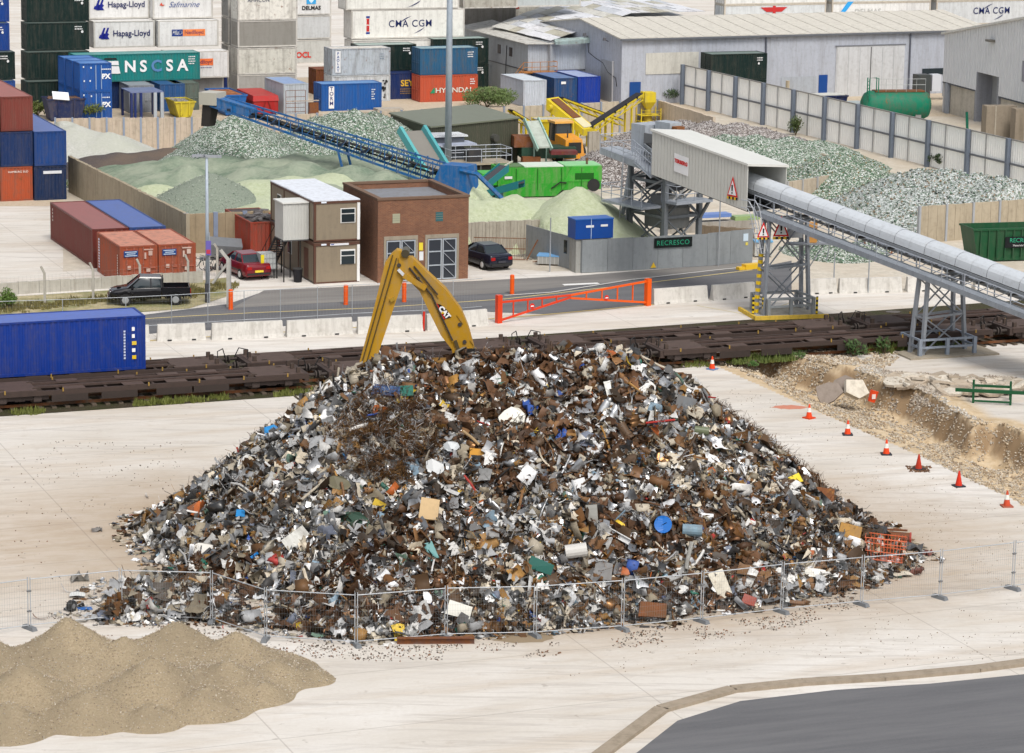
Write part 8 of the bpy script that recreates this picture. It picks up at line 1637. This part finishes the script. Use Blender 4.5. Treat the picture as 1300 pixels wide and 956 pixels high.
rt=bpy.data.objects['roll_on_skip']; MB().bx(2.3,5.0,-.1,-.075,1.0,1.75).build('sign_board','clean',rt,(.008,.01,.012)); text('RECRESCO',rt,(3.65,-.11,1.5),FRANT if False else FRONT,.42,(.03,.32,.18),'clean',.0); text('Materials Recycling',rt,(3.65,-.11,1.15),FRONT,.2,(.6,.6,.6),'clean',.0)
for k in range(9): MB().bx(.5+k*.6,.58+k*.6,-.07,.03,.3,2.2).build('rib','paint',rt,(.012,.07,.03))
# blue and red bins in the yard
t=skip(P(282,148,0),A,2.44,5.8,2.0,(.012,.11,.36),'blue open container with a rusty orange load behind the conveyor head',mat='paint'); 
o=MB().bx(.15,2.3,.2,5.6,0,.1).build('rusty_load','rusty',None,(.45,.16,.06)); o.matrix_world=Matrix.Translation(P(282,148,0)+Vector((0,0,1.8)))@Matrix.Rotation(A,4,'Z'); tag(o,'rusty orange load filling the blue open container','scrap',kind='stuff')
t=thing('lidded_skip','bright red skip with a closed lid beside the blue open container','skip',P(322,147,0),A); RD=(.33,.015,.015); MB().bx(0,2.4,0,5.6,.15,1.35).build('body','paint',t,RD); MB().hexa([(-.08,-.08,1.35),(2.48,-.08,1.35),(2.48,5.7,1.35),(-.08,5.7,1.35),(.0,.1,1.85),(2.4,.1,1.85),(2.4,5.5,1.95),(.0,5.5,1.95)]).build('lid','paint',t,(.38,.02,.02)); MB().bar((.8,-.05,.2),(1.15,-.05,1.3),.09).build('strut','paint',t,(.2,.01,.01)); MB().bar((1.8,-.05,.2),(1.45,-.05,1.3),.09).build('strut','paint',t,(.2,.01,.01))
skip(P(305,125,0),A,2.2,2.0,1.2,(.01,.02,.09),'small navy open box behind the red lidded skip',mat='paint')
# navy open frame
t=thing('open_shelter','navy roofed open frame standing on posts between the blue block and yellow skip','frame',P(166,152,0),A); NV=(.01,.025,.12); MB().bx(0,3.1,0,3.6,2.45,2.55).build('roof','paint',t,(.14,.17,.30))
for x in (0,.35,.9): MB().bx(x,x+.22,0,.25,0,2.45).build('post','paint',t,NV)
for x in (2.2,2.85): MB().bx(x,x+.3,0,.3,0,2.45).build('post','paint',t,(.36,.40,.44))
for x in (0,2.9): MB().bx(x,x+.2,3.3,3.55,0,2.45).build('post','paint',t,NV)
# forklift style attachment frame
t=thing('machine_frame','navy upright frame with green and orange machinery beside the stacks','machine',P(260,131,0),A); 
for x in (0,1.9): MB().bx(x,x+.35,0,.3,0,2.9).build('upright','paint',t,NV)
MB().bx(.3,1.9,0,.3,2.3,2.6).build('crossbeam','paint',t,NV); MB().bx(.4,1.4,.1,.6,2.65,3.1).build('green_drum','clean',t,(.02,.22,.08)); MB().tube([(1.6,.2,2.6),(1.6,.2,3.7)],.1,6).build('orange_post','clean',t,(.6,.3,.03)); MB().tube([(.9,.2,3.0),(.9,.2,3.9)],.08,6).build('lever','clean',t,(.02,.03,.08))
# gate rack before the grey container
t=thing('gate_rack','brown tubular gate rack leaning at the tall grey container','rack',P(363,149,0),A); m_=MB()
for x in (0,.9,1.9): m_.bar((x,0,0),(x,0,2.5),.05)
for z in (.5,.9,1.3,1.9,2.5): m_.bar((0,0,z),(1.9,0,z),.045)
m_.build('rack','rusty',t,(.12,.07,.06)); MB().bx(-.0,3.2,-.1,.02,1.45,1.55).build('long_bar','worn',t,(.4,.35,.3)); MB().bx(2.3,3.2,0,.4,0,1.3).build('bundle','rusty',t,(.1,.05,.045))
t=thing('flat_boards','flat boards on the ground beside the blue container','boards',P(480,142,0),A); MB().bx(0,2.6,0,1.4,.05,.25).build('boards','wood',t,(.4,.36,.3))
# IBC tank, bin, scrap by the cabins, bicycles
t=thing('liquid_tank','white plastic liquid tank in a wire cage with a yellow label by the stairs','tank',P(331,344,.55),A); MB().bx(0,1.0,0,1.0,.12,1.1).build('bottle','clean',t,(.42,.44,.43)); m_=MB()
for k in range(6): m_.bar((k*.2,-.02,.1),(k*.2,-.02,1.15),.025)
for z in (.1,.45,.8,1.15): m_.bar((0,-.02,z),(1.0,-.02,z),.025)
m_.build('cage','galv',t,(.35,.36,.37)); MB().bx(0,.22,-.05,-.03,.2,1.05).build('yellow_label','clean',t,(.7,.58,.02)); MB().bx(0,1,0,1,0,.12).build('pallet','galv',t,(.1,.1,.1)); MB().bx(.05,.12,.05,.12,-.55,0).bx(.88,.95,.05,.12,-.55,0).build('stand','galv',t,(.03,.03,.03))
t=thing('waste_bin','small black round bin beside the brown cabins','bin',P(378,358,0),0); MB().tube([(0,0,0),(0,0,.85)],[.26,.32],14).build('body','clean',t,(.015,.015,.018)); MB().tube([(0,0,.85),(0,0,.9)],.34,14).build('lid','clean',t,(.05,.05,.05))
debris('loose scrap and pipes piled between the wall and the red car',[(255,322),(312,318),(312,338),(258,345)],420,.06,.22,[(.12,.06,.04),(.2,.2,.22),(.06,.05,.05),(.3,.3,.32)])
t=thing('grey_trough','tilted grey sheet metal trough against the wall behind the bicycles','trough',P(268,331,0),R(10)); MB().hexa([(0,0,.3),(1.8,0,.2),(1.8,.8,.2),(0,.8,.3),(-.2,-.2,1.1),(2.1,-.2,.9),(2.1,1.0,1.3),(-.2,1.,1.5)]).build('trough','galv',t,(.2,.21,.22))
t=thing('paint_tub','white tub with an orange lid lying on the scrap near the red car','tub',P(290,329,.5),R(-10)); MB().tube([(0,0,.2),(.55,0,.1)],.17,12).build('tub','clean',t,(.7,.7,.7)); MB().tube([(.55,0,.1),(.68,0,.08)],.175,12).build('lid','clean',t,(.65,.15,.04))
for i,px in enumerate((250,272)):
    t=thing('bicycle',('dark bicycle leaning behind the orange containers','dark bicycle leaning beside the lamp post')[i],'bicycle',P(px,344,0),R(35+i*20),'bicycles near the lamp post')
    for x in (-.5,.5):
        pts=[(x+.33*math.cos(a),0,.34+.33*math.sin(a)) for a in np.linspace(0,2*PI,15)]; MB().tube(pts,.022,5,cap=False).build('wheel','rubber',t,(.02,.02,.02))
    MB().tube([(-.5,0,.34),(-.15,0,.8),(.4,0,.85),(.5,0,.34)],.025,5).tube([(-.5,0,.34),(.05,0,.3),(-.15,0,.8)],.022,5).tube([(.05,0,.3),(.4,0,.85)],.025,5).build('bike_frame','clean',t,(.03,.05,.05)); MB().tube([(.38,-.28,1.0),(.38,.28,1.0)],.02,5).build('handlebar','clean',t,(.03,.03,.03)); MB().bx(-.3,-.05,-.07,.07,.88,.94).build('saddle','rubber',t,(.02,.02,.02))
# pallet crate near grey fence
t=thing('crate','grey mesh crate with a pale blue lid on the dusty ground by the grey fence','crate',P(682,337,0),R(-8)); MB().bx(0,1.5,0,1.1,.12,.62).build('side','galv',t,(.38,.38,.36)); MB().bx(-.04,1.54,-.04,1.14,.62,.7).build('lid','clean',t,(.16,.36,.62))
for k in range(6): MB().bx(.05+k*.27,.1+k*.27,-.03,0,.12,.62).build('bar','galv',t,(.5,.5,.48))
MB().bx(.1,1.4,.1,1.0,0,.12).build('pallet','wood',t,(.1,.08,.06))
t=thing('storage_box','white box with a pale blue lid beside the grey gate','box',P(958,327,0),R(5)); MB().bx(0,1.2,0,.9,.1,1.05).build('body','clean',t,(.45,.45,.42)); MB().bx(-.05,1.25,-.05,.95,1.05,1.15).build('lid','clean',t,(.15,.36,.58)); MB().bx(.1,1.1,.1,.8,0,.1).build('feet','galv',t,(.05,.05,.05))
t=thing('mesh_gate','rusty mesh gate panels leaning on the wall behind the navy car','gate panel',P(601,330,0),R(-2)); m_=MB()
for x in np.arange(0,3.6,.12): m_.bar((x,0,.1),(x,.25,1.5),.015)
for z in (.1,.8,1.5): m_.bar((0,.0+z*.16,z),(3.5,z*.16,z),.05)
m_.build('panel','rusty',t,(.22,.12,.08)); MB().bar((3.6,-.2,.1),(4.3,.4,1.4),.06).bar((4.0,-.4,0),(4.8,-.1,.1),.08).build('leaning_bar','rusty',t,(.2,.09,.05))
debris('small grey stones at the foot of the wall near the crate',[(640,326),(672,322),(690,332),(650,338)],500,.03,.08,[(.2,.2,.17),(.3,.29,.25)])
# behind the white fence
t=skip(P(1024,149,0),A,4.4,2.2,2.0,(.012,.02,.07),'long navy skip with a white load showing above the white fence',mat='paint'); o=MB().bx(.2,4.2,.2,2.0,0,.2).build('white_load','matte',None,(.5,.5,.46)); o.matrix_world=Matrix.Translation(P(1024,149,0)+Vector((0,0,1.85)))@Matrix.Rotation(A,4,'Z'); tag(o,'white load filling the long navy skip','load',kind='stuff')
t=thing('scrap_pile','rusty orange scrap showing above the white fence left of the navy skip','scrap',P(1015,147,0),A); MB().hexa([(-1.5,0,0),(1.5,0,0),(1.5,2,0),(-1.5,2,0),(-1.2,.3,1.6),(1.0,.2,1.9),(.6,1.8,2.1),(-.9,1.7,1.5)]).build('heap','rusty',t,(.45,.17,.07))
t=thing('stub_post','short yellowish concrete post behind the white fence','post',P(999,136,0),0); MB().tube([(0,0,0),(0,0,2.6)],.2,10).build('post','conc',t,(.42,.36,.26)); MB().tube([(0,0,0),(0,0,.9)],.21,10).build('white_foot','clean',t,(.6,.6,.6))
t=thing('rusty_stand','rusty brown frame lying under the conveyor deck beside the glass','frame',P(1096,323,0),R(-2)); MB().bx(0,2.,0,.1,0,.15).bx(0,.12,0,.1,0,1.4).bx(1.9,2.0,0,.1,0,1.0).build('frame','rusty',t,(.25,.09,.04))
# low hedge clutter: manhole, drain marks
stain(1134,396,.5,.4,(.12,.11,.10),'round manhole cover on the apron',z=.02)
stain(1003,517,1.0,.55,(.50,.20,.13),'orange dust stain on the slab near the battered cone')
